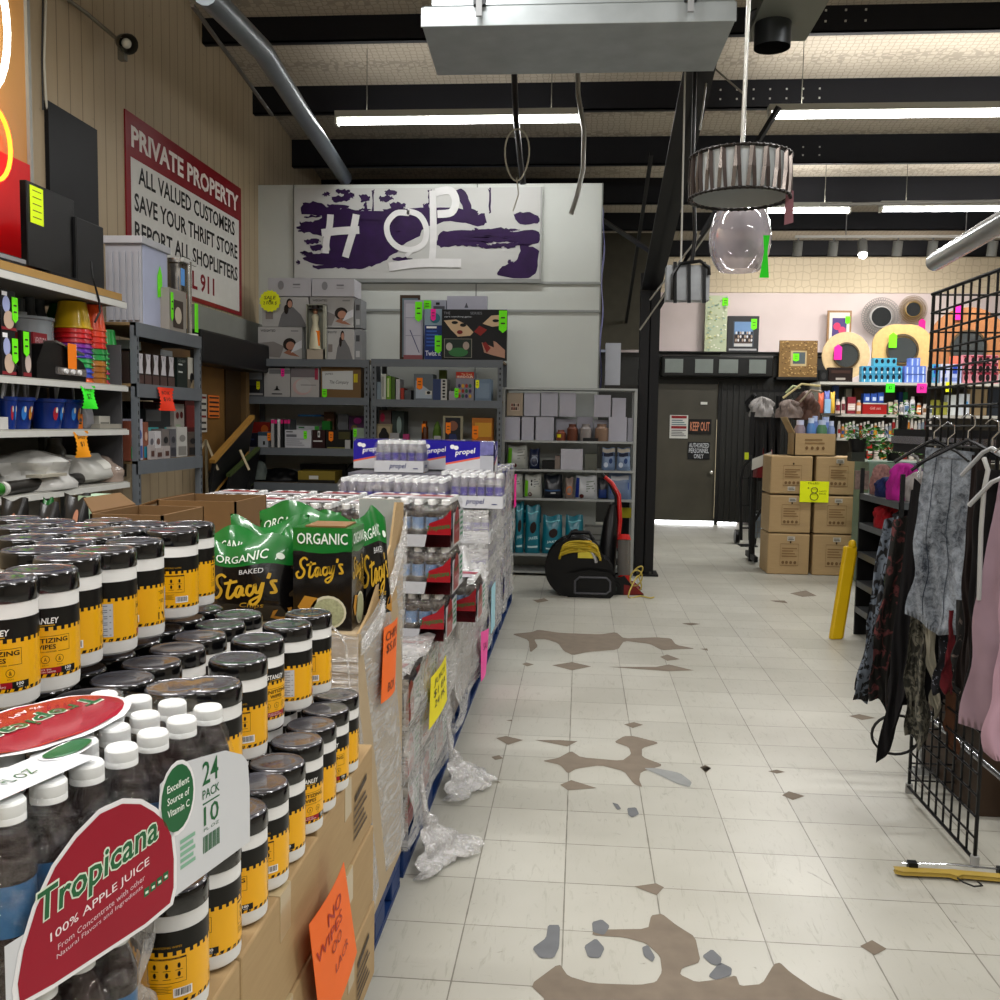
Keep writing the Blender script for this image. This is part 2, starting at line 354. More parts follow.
MB().box(WL - .12, WL, -6, 16.2, 0, HC, panel_mat('beige_panelling', '#a89880', '#bcad92', .16, 1)).build('wall_left', origin=(0, 0, 0), kind='structure')
MB().box(7.4, 7.5, -6, 16.2, 0, HC, '#b9b2a8').build('wall_right', origin=(0, 0, 0), kind='structure')
MB().box(WL, 7.5, -6, -5.9, 0, HC, '#aaa498').build('wall_front', origin=(0, 0, 0), kind='structure')
w = MB(); zt = P(850, 293, Y=WB).z
w.box(.4, 7.5, WB, WB + .1, 0, zt, mat('#d6cbc9', .8, var=.1, scale=2)); w.box(.4, 7.5, WB - .02, WB + .1, zt, 4.7, ins_mat('wall_insulation', '#cbbfa8', '#dacfba', '#ae9f84'))
w.build('wall_back', origin=(0, 0, 0), kind='structure')
# white partition wall of painted boards
zw = P(450, 184, Y=YW).z; xw = P(603, 200, Y=YW).x
pw = MB(); pm = mat('#c6cac6', .5, var=.06, scale=2)
pw.box(WL, xw, YW, YW + .12, 0, zw, pm); pw.box(xw - .1, xw, YW + .12, WB, 0, zw, pm)
for px in (257, 294, 476, 600): 
    x = P(px, 300, Y=YW).x; pw.box(x - .006, x + .006, YW - .008, YW, 1.8, zw, mat('#8c908d'))
for py in (283, 311):
    z = P(530, py, Y=YW).z; pw.box(P(360, py, Y=YW).x, xw, YW - .018, YW, z - .012, z + .012, mat('#9a9e9c'))
pw.build('wall_partition', origin=(0, 0, 0), kind='structure')
# purlins
for i, (py, y) in enumerate(((32, 8.7), (107, 10.04), (163, 11.4), (203, 12.7), (230, 14.06), (256, 15.38))):
    HP = P(830, py, Y=y).z; mb = MB(); mm = mat('#14151c', .6, var=.2); 
    mb.box(WL, 7.4, y, y + .02, HP, hc(y) + .02, mm); mb.box(WL, 7.4, y, y + .08, HP, HP + .012, mm)
    o = mb.build('trim_%d' % (i + 1), origin=(0, y, HP), kind='structure')
    if i < 3:
        for kk in range(3 if i == 0 else 7):
            for zz in (.08, .17):
                bx = P(720 + (i == 0) * 105 + kk * (20 if i == 0 else 16.5), py, Y=y).x; MB().box(bx - .008, bx + .008, y - .008, y, HP + zz, HP + zz + .016, '#b5b5ae').build('bolt_head', o)
# also purlins over the viewer (they shade the roof)
for i, y in enumerate((7.36, 6.02, 4.68, 3.34, 2, .66, -.68)):
    MB().box(WL, 7.4, y, y + .02, hc(y) - .27, hc(y) + .02, '#16171f').build('trim_%d' % (i + 7), origin=(0, y, 5), kind='structure')
# black steel frame: column and rafter with haunch
st = mat('#17171a', .5, var=.2); zc = P(652, 290, Y=9.9).z
xa, xb = P(636, 500, Y=9.9).x, P(655, 500, Y=9.9).x; xm = (xa + xb) / 2
mb = MB(); mb.box(xa, xb, 9.9, 9.915, 0, zc, st); mb.box(xa, xb, 10.10, 10.115, 0, zc + .2, st); mb.box(xm - .006, xm + .006, 9.9, 10.1, 0, zc + .1, st)
mb.box(xa - .05, xb + .05, 9.85, 10.16, 0, .02, st)
for k in range(4): mb.box(xa + (.02 if k % 2 else .15), xa + (.045 if k % 2 else .175), 9.87 + .25 * (k // 2), 9.89 + .25 * (k // 2), .02, .045, '#55554f')
mb.build('steel_column', kind='structure')
mb = MB(); z2 = P(697, 75, Y=6.2).z; YR = 6.2
mb.obox((xa, 9.9, zc), UX, Vector((0, YR - 9.9, z2 - zc)).normalized(), xb - xa, math.hypot(9.9 - YR, z2 - zc), .015, st, Vector((0, 0, 1)))
mb.add([(xm - .006, 9.9, zc), (xm - .006, YR, z2), (xm - .006, YR, z2 + .3), (xm - .006, 10.1, zc + .5), (xm + .006, 9.9, zc), (xm + .006, YR, z2), (xm + .006, YR, z2 + .3), (xm + .006, 10.1, zc + .5)],
       [(0, 1, 2, 3), (7, 6, 5, 4), (0, 4, 5, 1), (2, 6, 7, 3), (1, 5, 6, 2), (0, 3, 7, 4)], st)
mb.obox((xa, YR, z2), UX, Vector((0, -4.2, (z2 - zc) / (9.9 - YR) * 4.2)).normalized(), xb - xa, 4.4, .015, st); mb.obox((xm - .006, YR, z2), UX, Vector((0, -4.2, (z2 - zc) / (9.9 - YR) * 4.2)).normalized(), .012, 4.4, .3, st)
mb.build('roof_rafter', kind='structure')
for a, b in (((xm, 10.0, 3.3), (-.3, 12.2, 4.4)), ((xm, 10.0, 2.6), (1.7, 9.0, 4.4)), ((xm - .02, 10.1, 4.3), (xm - .02, 15.5, 3.0))):
    MB().bar(a, b, .04, .04, st).build('roof_brace', kind='structure')
# back passage: dark metal wall with the doors
YD = 15.3
mb = MB(); dk = mat('#23231f', .45, metal=.2, var=.25, scale=3); xd0 = P(656, 450, Y=YD).x; xd1 = P(717.5, 450, Y=YD).x; xq = P(830, 450, Y=YD).x; zd = P(687, 384, Y=YD).z
mb.box(xw, xd0, YD, YD + .05, 0, 2.68, dk); mb.box(xw, P(652, 300, Y=15).x, 15.0, 15.04, 2.7, 4.6, mat('#4d4a40', .8, var=.2)); mb.box(xd1 + .0, xq, YD + .02, YD + .06, .04, 2.68, dk); mb.box(xd0, xd1, YD, YD + .05, zd, 2.68, dk)
k = xd1 + .04
while k < xq: mb.box(k, k + .025, YD, YD + .02, .04, zd, dk); k += .09
mb.box(xd1, xq, YD - .04, YD + .1, 2.64, 2.68, dk); mb.build('wall_passage', origin=(0, YD, 0), kind='structure')
mb = MB(); mb.box(xd0 + .01, xd1 - .01, YD + .005, YD + .05, .05, zd, mat('#504d43', .38, metal=.2, var=.4, scale=2.5)); dr = mb.build('door_1', origin=(xd0, YD, 0), kind='structure')
MB().box(xd0 - .04, xd0 + .01, YD - .03, YD + .05, 0, zd + .04, '#1a1a18').build('door_frame', dr); MB().box(xd1 - .02, xd1 + .03, YD - .03, YD + .05, 0, zd + .04, '#1a1a18').build('door_frame', dr)
MB().box(xd1 - .035, xd1 - .025, YD - .036, YD - .03, .1, 1.65, mat('#b9b09a', .4)).build('edge_strip', dr)
a = P(713, 468.5, Y=YD); MB().ball((a.x - .03, YD - .04, a.z - .06), .035, mat('#cfcfc8', .25, metal=.9)).build('door_knob', dr)
a = P(704, 402, Y=YD); MB().box(a.x - .05, a.x + .05, YD - .02, YD + .006, a.z - .04, a.z - .0, '#d9d9d2').build('deadbolt_plate', dr)
for t in (1, 0):
    pass
# glowing strip that stands in for daylight through the gap below the door
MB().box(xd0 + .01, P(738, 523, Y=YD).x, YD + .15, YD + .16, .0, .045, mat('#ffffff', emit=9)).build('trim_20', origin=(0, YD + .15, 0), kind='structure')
# door in the left wall (bare plywood alcove)
y0, y1 = P(200, 440, X=WL + .05).y, P(243, 440, X=WL + .05).y; zz = P(220, 360, X=WL).z
mb = MB(); mb.box(WL + .02, WL + .06, y0, y1, 0, zz, mat('#8a6a3c', .6, var=.25, scale=3)); mb.box(WL + .06, WL + .075, y0 + (y1 - y0) * .52, y1 - .12, 0, zz - .05, mat('#4f3d24', .6, var=.2))
d2 = mb.build('door_2', origin=(WL, y0, 0), kind='structure')
MB().box(WL, WL + .12, y1 - .1, y1, 0, zz, '#7a6444').build('door_frame', d2)
# grey horizontal beam on left wall above it
a = P(190, 308, X=WL); b = P(257, 332, X=WL)
MB().box(WL, WL + .05, a.y, YW, 2.33, 2.56, mat('#8f918c', .6)).build('trim_21', origin=(WL, a.y, 2.33), kind='structure')
# ================================================================ LIGHT
def area(loc, sx, sy, w, rot=(0, 0, 0), col=(1, .985, .965), spread=PI):
    l = bpy.data.lights.new('lamp', 'AREA'); l.shape = 'RECTANGLE'; l.size = sx; l.size_y = sy; l.energy = w; l.color = col; l.spread = spread
    o = bpy.data.objects.new('lamp', l); COL.objects.link(o); o.location = loc; o.rotation_euler = rot; return o
TUBE = mat('#ffffff', emit=14); DIM = mat('#e9efe6', emit=1.2)
def fixture(x0, x1, y, z, label, W, dim=0):
    t = thing('fluorescent_light', label, 'ceiling light', ((x0 + x1) / 2, y, z), group='fluorescent ceiling lights')
    MB().box(x0, x1, y - .06, y + .06, z + .03, z + .09, mat('#b9bab2', .5)).build('housing', t)
    for s in (-.035, .035):
        MB().tube([(x0 + .02 + (dim if s < 0 else 0), y + s, z), (x1 - .02, y + s, z)], .018, TUBE, 8).build('fluorescent_tube', t)
    if dim: MB().tube([(x0 + .02, y - .035, z), (x0 + .02 + dim, y - .035, z)], .016, DIM, 8).build('fluorescent_tube', t)
    for x in (x0, x1 - .02): MB().box(x, x + .02, y - .06, y + .06, z - .03, z + .04, '#d8d8d0').build('lamp_holder', t)
    for x in (x0 + .3, x1 - .3): MB().tube([(x, y, z + .09), (x, y, hc(y))], .004, '#77766c', 5).build('hanger_wire', t)
    area(((x0 + x1) / 2, y, z - .04), x1 - x0, .1, W); area(((x0 + x1) / 2, y, z + .10), x1 - x0, .1, W * .28, (PI, 0, 0)); return t
yl = 9.3
a = P(336, 121, Y=yl); b = P(583, 121, Y=yl); fixture(a.x, b.x, yl, a.z - .01, 'fluorescent strip light hung above the white partition wall, left tubes dark', 14, .9)
a = P(768, 116, Y=yl); fixture(a.x, a.x + 3.6, yl, a.z, 'long lit fluorescent strip light at the upper right of the photo', 75)
a = P(765, 211, Y=12.05); fixture(a.x, a.x + 1.0, 12.05, a.z, 'short lit fluorescent strip light behind the drum shade pendant', 30)
a = P(820, 206, Y=11.9); fixture(a.x + .75, a.x + 3.9, 12.1, a.z, 'long fluorescent strip light in front of the track spots, partly dark', 45, 1.0)
LW = 66
for (x, y) in ((-1.6, 4.2), (2.4, 4.2), (-1.6, .9), (2.4, .9), (-1.6, -2.6), (2.4, -2.6)):
    area((x, y, 4.3), 2.4, .14, LW); area((x, y, 4.4), 2.4, .14, LW * .4, (PI, 0, 0))
area((4.6, 14.15, 4.0), .6, .3, 17, (.75, 0, 0), (1, .94, .87)); area((2.9, 14.15, 4.0), .6, .3, 13, (.75, 0, 0), (1, .94, .87)); area((4.2, 12.2, 4.1), 2, .2, 26, (.3, 0, 0))
w_ = bpy.data.worlds.new('world'); SC.world = w_; w_.use_nodes = True; w_.node_tree.nodes['Background'].inputs[0].default_value = (.8, .85, 1, 1); w_.node_tree.nodes['Background'].inputs[1].default_value = .12
SC.view_settings.view_transform = 'Standard'; SC.view_settings.look = 'None'; SC.view_settings.gamma = 1; SC.view_settings.use_curve_mapping = False
SC.view_settings.exposure = .5
# ================================================================ FOREGROUND STACKS
CARD = '#a5875d'
def card_mat():
    m, N, L, b = nodes('cardboard'); tc = N.new('ShaderNodeTexCoord').outputs['Object']
    n = noise(N, L, mapping(N, L, tc, (2, 2, 30)), 4, 4, .6); n2 = noise(N, L, tc, 3, 4)
    c = mixc(N, L, n, lin('#a88f69'), lin('#bca47d')); c = mixc(N, L, math_n(N, L, 'MULTIPLY', n2, .35), c, lin('#97805c'))
    L.new(c, b.inputs['Base Color']); b.inputs['Roughness'].default_value = .72; return m
CM = card_mat()
PXR = -.57                                            # aisle side of the pallets
def pallet(y0, y1, x0, x1, label):
    t = thing('plastic_pallet', label, 'pallet', (x1, y0, 0), group='blue pallets along the aisle'); bl = mat('#15396c', .5, var=.25)
    mb = MB(); n = 6
    for i in range(n):
        y = y0 + (y1 - y0 - .09) * i / (n - 1); mb.box(x0, x1, y, y + .09, .105, .125, bl)
    mb.build('deck_board', t)
    for j in range(3):
        x = x1 - .1 - (x1 - x0 - .1) * j / 2
        MB().box(x, x + .1, y0, y1, .085, .105, bl).build('stringer_board', t)
        MB().box(x, x + .1, y0, y1, .0, .018, bl).build('bottom_board', t)
        for k in range(3):
            y = y0 + (y1 - y0 - .14) * k / 2; MB().box(x, x + .1, y, y + .14, .018, .085, bl).build('block', t, bevel=.006)
    return t
pallet(.9, 2.35, -1.75, PXR - .0, 'blue pallet under the wipes cartons, nearest to the viewer')
pallet(2.42, 3.06, -1.65, PXR, 'blue pallet under the tall chips carton')
pallet(3.12, 4.28, -1.65, PXR, 'blue pallet under the wrapped stack with the yellow note')
pallet(4.34, 5.75, -1.65, PXR, 'blue pallet under the wrapped stack with the pink note')
pallet(5.82, 7.0, -1.7, PXR, 'blue pallet under the nearer stack of water packs with white trays')
pallet(7.08, 8.3, -1.7, PXR, 'farthest blue pallet in the row along the aisle')
def carton(o, U, w, d, h, label, group=None, seam=True, prints=(), name='cardboard_carton', bevel=.004):
    U = Vector(U).normalized(); D = Vector((-U.y, U.x, 0)); o = Vector(o); mb = MB()
    mb.obox(o, U, D, w, d, h, CM)
    c = mb.build(name, bevel=bevel); tag(c, label, 'carton', group)
    if seam:
        t = MB(); m = mat('#b9a988', .3, coat=.4)
        t.obox(o + D * (d / 2 - .03) + UZ * h, U, D, w, .06, .0012, m); t.obox(o + D * (d / 2 - .03) + U * w + UZ * (h * .6), D, UZ, .06, h * .4, .001, m, U); t.build('packing_tape', c)
    if prints:
        t = MB(); sf = plane(o + U * w + U * .002, D * d, UZ * h)       # the end that faces the aisle
        deco(t, sf, prints, 1, UX); t.build('printing', c)
    return c
# three layers of cartons under the wipes, each with its end to the aisle
zz = [.127, .325, .525, .735]; q = 0
for k in range(3):
    h = zz[k + 1] - zz[k] - .003
    for j, (ya, yb) in enumerate(((.92, 1.36), (1.365, 1.80), (1.83, 2.345))):
        x1 = -.49 - (.012 if j == 2 else 0) - .004 * k
        nm = ['bottom', 'middle', 'top'][k]; wh = ['nearest the viewer', 'behind the orange note', 'next to the tall chips carton'][j]
        pr = (('p', [(.62, .72), (.85, .78), (.85, .70), (.62, .64)], '#4c3d2c'), ('l', .6, .2, .86, .62, 5, '#5d4c38')) if (j == 2 and k != 1) else ()
        carton((x1 - 1.15, ya, zz[k]), UX, 1.15, yb - ya, h, '%s-layer brown carton of wipes in the aisle-side pallet load, %s' % (nm, wh), 'cartons under the wipes', prints=pr)
# ---------------------------------------------------------------- the wipes canister
YEL = mat('#ecb614', .35, coat=.3, var=.04); BLK = mat('#101012', .16, coat=.5, var=.1); WHT = mat('#dcdcda', .35, var=.03); DRK = mat('#1b1a17', .35, var=.1); RED = mat('#a3182c', .35)
CR = .052; CH = .18
def can_sf(rot): return lambda s, z: Vector((CR * 1.002 * math.cos(rot + s / CR), CR * 1.002 * math.sin(rot + s / CR), z))
def make_can():
    t = thing('wipes_canister', 'x', 'canister')
    mb = MB(); mb.lathe([(0, 0), (.046, 0), (.0505, .004), (.0515, .012), (.0515, .15), (.0505, .152)], (0, 0, 0), WHT, 28); mb.build('bottle', t, smooth=.6)
    mb = MB(); mb.lathe([(.0525, .149), (.053, .151), (.053, .172), (.051, .177)], (0, 0, 0), BLK, 28)
    top = mat('#55555c', .22, coat=1, var=.35, scale=40, bump=.25); mb.lathe([(.051, .177), (.048, .1795), (.046, .1785), (.03, .1795), (0, .1803)], (0, 0, 0), top, 28); mb.build('lid', t, smooth=.6)
    mb = MB(); n = 28
    mb.lathe([(CR, .024), (CR, .099)], (0, 0, 0), YEL, 40); mb.lathe([(CR, .099), (CR, .127)], (0, 0, 0), DRK, 40)
    sf0 = can_sf(0); C = 2 * PI * CR
    f = lambda s, z: can_sf(0)(s, z) 
    for i in range(n):
        s = C * i / n
        mb.rect(f, s, .0935, s + C / n * .45, .1, DRK, 2, 1)
        mb.poly([f(s, .0245), f(s + C / n * .55, .0245), f(s + C / n * .75, .0295), f(s + C / n * .2, .0295)], DRK)
    def off(a): return lambda s, z: can_sf(0)(s + a, z) * 1.0 + Vector((0, 0, 0))
    def up(sf, k=1.004): return lambda s, z: Vector((sf(s, z).x * k, sf(s, z).y * k, z))
    A = up(off(0)); ink = mat('#1d1808')
    # face 1: name
    mb.text(A, 'STANLEY', -.022, .104, .020, .113, mat('#f1f1ee'), .02, .15); mb.rect(A, -.016, .101, .014, .1025, mat('#c39a1c'), 4, 1)
    for (u0, v0, u1, v1) in ((-.036, .085, .036, .0856), (-.036, .062, -.012, .0626), (.018, .062, .036, .0626), (-.036, .062, -.0355, .0856), (.0355, .062, .036, .0856)): mb.rect(A, u0, v0, u1, v1, ink, 6, 1)
    mb.text(A, 'SANITIZING', -.033, .0755, .033, .0825, ink, .022); mb.text(A, 'WIPES', -.015, .066, .015, .073, ink, .022); mb.text(A, 'HAND SANITIZER', -.010, .0615, .016, .0633, ink, .01)
    for u in (-.02, .0, .02):
        mb.oval(A, u, .051, .006, .006, ink, 14); mb.oval(up(off(0), 1.006), u, .051, .0053, .0053, YEL, 14); mb.text(up(off(0), 1.008), '&' if u else 'A', u - .002, .048, u + .002, .054, ink); mb.text(A, 'KILLS', u - .004, .0415, u + .004, .043, ink)
    mb.rect(A, -.032, .0295, .022, .0385, RED, 8, 1); B = up(off(0), 1.007); mb.text(B, 'KILLS 99.9%', -.022, .0345, .008, .037, mat('#f3dede')); mb.text(B, 'OF COMMON GERMS', -.026, .031, .014, .0335, mat('#f3dede'))
    mb.rect(A, .022, .0285, .046, .0385, DRK, 4, 1); mb.text(B, '100', .028, .033, .038, .0375, mat('#ffffff'), .02); mb.text(B, 'WIPES', .029, .030, .037, .0318, mat('#ffffff'))
    # face 2: directions, icons and barcode
    A = up(off(C / 3)); B = up(off(C / 3), 1.007); 
    mb.text(A, 'SANITIZING WIPES', -.02, .104, .02, .107, mat('#c39a1c'))
    mb.rect(A, -.026, .088, .026, .0905, ink, 5, 1); mb.text(B, 'DIRECTIONS FOR USE', -.018, .0885, .018, .0899, mat('#e2a90f'))
    for (u0, v0, u1, v1) in ((-.026, .055, .026, .0556), (-.026, .055, -.0255, .088), (.0255, .055, .026, .088)): mb.rect(A, u0, v0, u1, v1, ink, 5, 1)
    for u in (-.016, 0, .016):
        for v in (.079, .067): mb.oval(A, u, v, .0022, .004, ink, 8); mb.rect(A, u - .005, v - .0065, u + .005, v - .0058, ink); 
    for i in range(5): mb.rect(A, -.026, .0505 - i * .0022, .006 - .004 * (i % 2), .0512 - i * .0022, mat('#6c560f'), 3, 1)
    mb.rect(A, .008, .034, .034, .047, mat('#f2f2f2'), 3, 1)
    for i in range(11): mb.rect(B, .010 + i * .002, .0365, .0108 + i * .002 + (.0004 if i % 3 else 0), .046, ink)
    # face 3: fact panel
    A = up(off(2 * C / 3)); B = up(off(2 * C / 3), 1.007)
    mb.rect(A, -.012, .033, .024, .09, mat('#c9ccd2'), 5, 1)
    for i in range(15): mb.rect(B, -.010, .0355 + i * .0036, .021 - .006 * ((i * 5) % 3), .0368 + i * .0036, mat('#7b7f88'), 3, 1)
    for v in (.084, .068, .053): mb.rect(A, -.034, v, -.032, v + .002, ink); 
    for v in (.080, .064):
        for i in range(3): mb.rect(A, -.030, v + i * .0025, -.018, v + .0012 + i * .0025, mat('#6c560f'))
    mb.poly([A(-.036, .033), A(-.018, .033), A(-.018, .042), A(-.022, .046), A(-.036, .046)], DRK)
    mb.build('label', t, smooth=.5)
    return t
can0 = make_can(); first_can = [True]
def put_can(x, y, z, face, label, group, tilt=0):
    a = math.atan2(-y, -x)                            # towards the viewer
    rz = a - face
    if first_can[0]:
        first_can[0] = False; c = can0; c.location = (x, y, z); c.rotation_euler = (tilt, 0, rz); c['label'] = label; c['group'] = group; return c
    return dup(can0, (x, y, z), label=label, group=group, rot=(tilt, 0, rz))
C3 = 2 * PI / 3
T1, T2, T3 = .7365, .936, 1.142
def colname(i): return ['aisle-side', 'second', 'third', 'fourth', 'fifth', 'sixth'][i] + ' column'
def can_at(pr, yb, T):                               # right edge and foot of a canister in the photo
    y = P(pr, yb, Z=T).y + .05; f = P(pr - .052 * F / y, yb, Z=T); return f.x, f.y + .048
fc = [C3 + .1, .55, .35, C3, .25, -.5, C3 + .2, -.2, .4]
for i, (pr, yb) in enumerate(((196, 1022), (246, 974), (265, 929), (286, 894), (309, 867), (319, 837), (336, 816), (346, 795), (354, 776))):
    x, y = can_at(pr, yb, T1); put_can(min(x, -.55), y, T1, fc[i], 'yellow wipes canister on the lowest step along the carton edge, %s from the viewer' % ORD[i], 'canisters on the lowest step')
for i in range(7): put_can(-.685, 1.56 + i * .108, T1, i * 1.3, 'canister in the lowest layer one column in from the carton edge, %s from the viewer' % ORD[i], 'canisters on the lowest step')
fc2 = [C3 * 2, C3 + .1, -.75, C3 * 2 + .2, C3 + .2]
for i, (pr, yb) in enumerate(((232, 800), (259, 762), (277, 733), (306, 712), (326, 696))):
    x, y = can_at(pr, yb, T2); put_can(x, y, T2, fc2[i], 'yellow wipes canister on the middle step, aisle-side column, %s from the viewer' % ORD[i], 'canisters on the middle step')
put_can(-.645, 1.485, T2, 0, 'wipes canister on the middle step, right behind the nearest juice pack', 'canisters on the middle step')
for c in range(3):
    for i in range(8 if c < 2 else 7): put_can(-.756 - c * .11, 1.30 + i * .11 + (.05 if c % 2 else 0), T2, .9 * i + c, 'canister on the middle step, %s, %s from the viewer' % (colname(c + 1), ORD[i]), 'canisters on the middle step')
fc3 = [.15, -.05, C3 + .25, 2 * C3 + .25, C3 + .55, C3 + .05, .6]
for i, (pr, yb) in enumerate(((19, 711), (62, 694), (87, 670), (124, 656), (153, 640), (189, 619.5), (206, 608))):
    x, y = can_at(pr, yb, T3); put_can(x, y, T3, fc3[i], 'yellow wipes canister on the highest step, aisle-side column, %s from the viewer' % ORD[i], 'canisters on the highest step')
for c in range(4):
    for i in range(8):
        y = 1.30 + i * .108 + (.0 if c % 2 else -.05); x = -.94 - c * .108
        if x / y * F + 581 > -30 and y < 2.1: put_can(x, y, T3, .7 * i + c, 'canister on the highest step, %s, %s from the viewer' % (colname(c + 1), ORD[i]), 'canisters on the highest step')
# cardboard pads between the layers and cartons that carry the middle of the load
pad = mat('#6b5438', .8)
def simple(name, label, cat, bx, m, group=None, bevel=0): return tag(MB().box(*bx, m).build(name, bevel=bevel), label, cat, group)
simple('cardboard_pad', 'thin cardboard sheet between the lowest and middle layers of canisters', 'cardboard', (-1.6, -.68, 1.44, 2.2, .918, .9350), pad)
simple('cardboard_pad', 'thin cardboard sheet between the middle and highest layers of canisters', 'cardboard', (-1.5, -.87, 1.2, 2.0, 1.1175, 1.141), pad)
carton((-1.6, 1.21, T1), UX, .83, 1.05, .18, 'brown carton hidden inside the lowest layer of canisters', seam=False)
carton((-1.6, 1.21, .936), UX, .50, .85, .18, 'brown carton hidden inside the middle layer of canisters', seam=False)
# ---------------------------------------------------------------- shrink wrapped juice bottles
FILM = film_mat('shrink_film', .07, .42, (4, 4, 9), rough=.09, dif=.22); SFILM = film_mat('stretch_film', .40, .60, (1.5, 2, 10), '#f6f4ee', .2)
HFILM = film_mat('clear_film', .03, .2, (5, 5, 9), rough=.06, dif=.06); CAPW = mat('#e4e6e6', .4, var=.03); JUICE = mat('#2a0d0a', .25, coat=.12, var=.3); 
def juice_bottle(juice=JUICE, cap=CAPW, band=None, h=.19, r=.0275, n=16):
    mb = MB(); mb.lathe([(0, 0), (r * .9, 0), (r, .006), (r, h * .30), (r * .93, h * .34), (r * .93, h * .58), (r, h * .62), (r * .98, h * .70), (r * .72, h * .82), (.0135, h * .89), (.0135, h * .91)], (0, 0, 0), juice, n)
    if band: mb.lathe([(r * .95, h * .33), (r * .96, h * .60)], (0, 0, 0), band, n)
    return mb
def cap_mb(h=.19, n=20, cap=CAPW):
    mb = MB(); mb.lathe([(.0165, h * .89), (.0185, h * .89), (.0185, h * .92), (.018, h * .925), (.0185, h * .93), (.0185, h * .985), (.0165, h * 1.0), (0, h)], (0, 0, 0), cap, n); return mb
U = Vector((.23, .973, 0)).normalized(); D = Vector((-U.y, U.x, 0)); B0 = Vector((-.55, .94, .0))
def juice_pack(z0, label, rows=4, i0=-1, i1=6, printed=True, shift=0):
    A = B0 + U * shift; t = thing('juice_pack', label, 'bottle pack', (A.x, A.y, z0))
    H = .198
    proto = None
    for i in range(i0, i1):
        for j in range(rows):
            loc = U * (i * .056) + D * (j * .056)
            if proto is None:
                proto = juice_bottle(h=H, band=mat('#3d6f97', .3, var=.5, scale=60), n=20).build('bottle', t, smooth=.5); proto.data.transform(Matrix.Translation(-(proto.location))) if False else None
                # meshes are local to the pack origin, so bring them back to the bottle axis
                for v in proto.data.vertices: v.co += Vector((A.x, A.y, z0))
                cp = cap_mb(H).build('cap', proto, smooth=.5)
                for v in cp.data.vertices: v.co += ORG[proto.name_full]
                proto.location = loc
            else:
                b = proto.copy(); COL.objects.link(b); b.parent = t; b.location = loc
                for ch in proto.children: c = ch.copy(); COL.objects.link(c); c.parent = b
    L0 = i0 * .056 - .034; L1 = (i1 - 1) * .056 + .038; W = (rows - 1) * .056 + .064; O = Vector((A.x, A.y, z0)) - D * .032
    prof = [(.0, .0), (.0, .03), (-.002, .07), (.0, .11), (.003, .14), (.012, .168), (.022, .190), (.035, .201)]
    back = [(W - a, b) for a, b in reversed(prof)]; pr = prof + [(W * .35, .199), (W * .5, .198), (W * .65, .199)] + back
    def sh(u, v):
        k = v * (len(pr) - 1); i = min(int(k), len(pr) - 2); f = k - i; y = pr[i][0] * (1 - f) + pr[i + 1][0] * f; z = pr[i][1] * (1 - f) + pr[i + 1][1] * f
        s = L0 + (L1 - L0) * u; e = max(0, abs(2 * u - 1) - .86) / .14; z2 = z * (1 - .16 * e * e); y2 = y + (W / 2 - y) * .22 * e * e
        w = .0022 * math.sin(s * 112 + 1) * (1 if z > .12 else .4) + .0012 * math.sin(70 * z + 40 * s)
        return O + U * s + D * (y2 - (w if y < W / 2 else -w)) + UZ * (z2 + (.0015 * math.sin(s * 112) if z > .19 else 0))
    mb = MB(); mb.grid(sh, 64, 40, HFILM)
    for u in (0, 1): mb.poly([sh(u, k / 36) for k in range(37)], HFILM)
    mb.build('shrink_film', t, smooth=1.2)
    if printed:
        fr = lambda s, z: O + U * s + UZ * (z - z0) - D * .0065
        fr2 = lambda s, z: fr(s, z) - D * .0004; fr3 = lambda s, z: fr(s, z) - D * .0008; fr4 = lambda s, z: fr(s, z) - D * .0012
        m = MB(); WP = mat('#d3d6da', .25, coat=.4, var=.06); RD = mat('#a01234', .4, var=.12); GR = mat('#0f6b3e', .3, coat=.3)
        Z = z0 - .97
        m.rect(fr, -.10, .972 + Z, .318, 1.045 + Z, WP, 24, 3)
        m.poly([fr(s, z + Z) for s, z in ((.13, 1.045), (.318, 1.045), (.314, 1.085), (.30, 1.10), (.262, 1.118), (.20, 1.128), (.165, 1.133), (.13, 1.12))], WP)
        dome = [(-.084, .980), (-.04, .974), (.10, .966), (.145, .969), (.152, .985), (.153, 1.02), (.149, 1.05), (.138, 1.072), (.118, 1.092), (.095, 1.110), (.065, 1.122), (.03, 1.124), (-.005, 1.112), (-.035, 1.094), (-.06, 1.065), (-.078, 1.03), (-.086, 1.0)]
        cen = Vector((.04, 1.04)); big = [((s - cen.x) * 1.055 + cen.x, (z - cen.y) * 1.07 + cen.y) for s, z in dome]
        m.poly([fr2(s, z + Z) for s, z in big], mat('#e6e6e8', .3, coat=.3)); m.poly([fr3(s, z + Z) for s, z in dome], RD)
        m.text(fr4, 'Tropicana', -.062, 1.034 + Z, .126, 1.079 + Z, mat('#dfe8d8'), .055, .08, .012); fr5 = lambda s, z: fr4(s, z) - D * .0004
        m.text(fr5, 'Tropicana', -.060, 1.036 + Z, .124, 1.077 + Z, GR, .015, .08, .012)
        m.text(fr4, '100% APPLE JUICE', -.044, 1.017 + Z, .108, 1.029 + Z, mat('#efe2e4'), .005, 0, .014)
        m.text(fr4, 'From Concentrate with other', -.034, 1.006 + Z, .100, 1.0125 + Z, mat('#e2c9ce'), 0, 0, .013); m.text(fr4, 'Natural Flavors and Ingredients', -.036, .996 + Z, .096, 1.0025 + Z, mat('#e2c9ce'), 0, 0, .013)
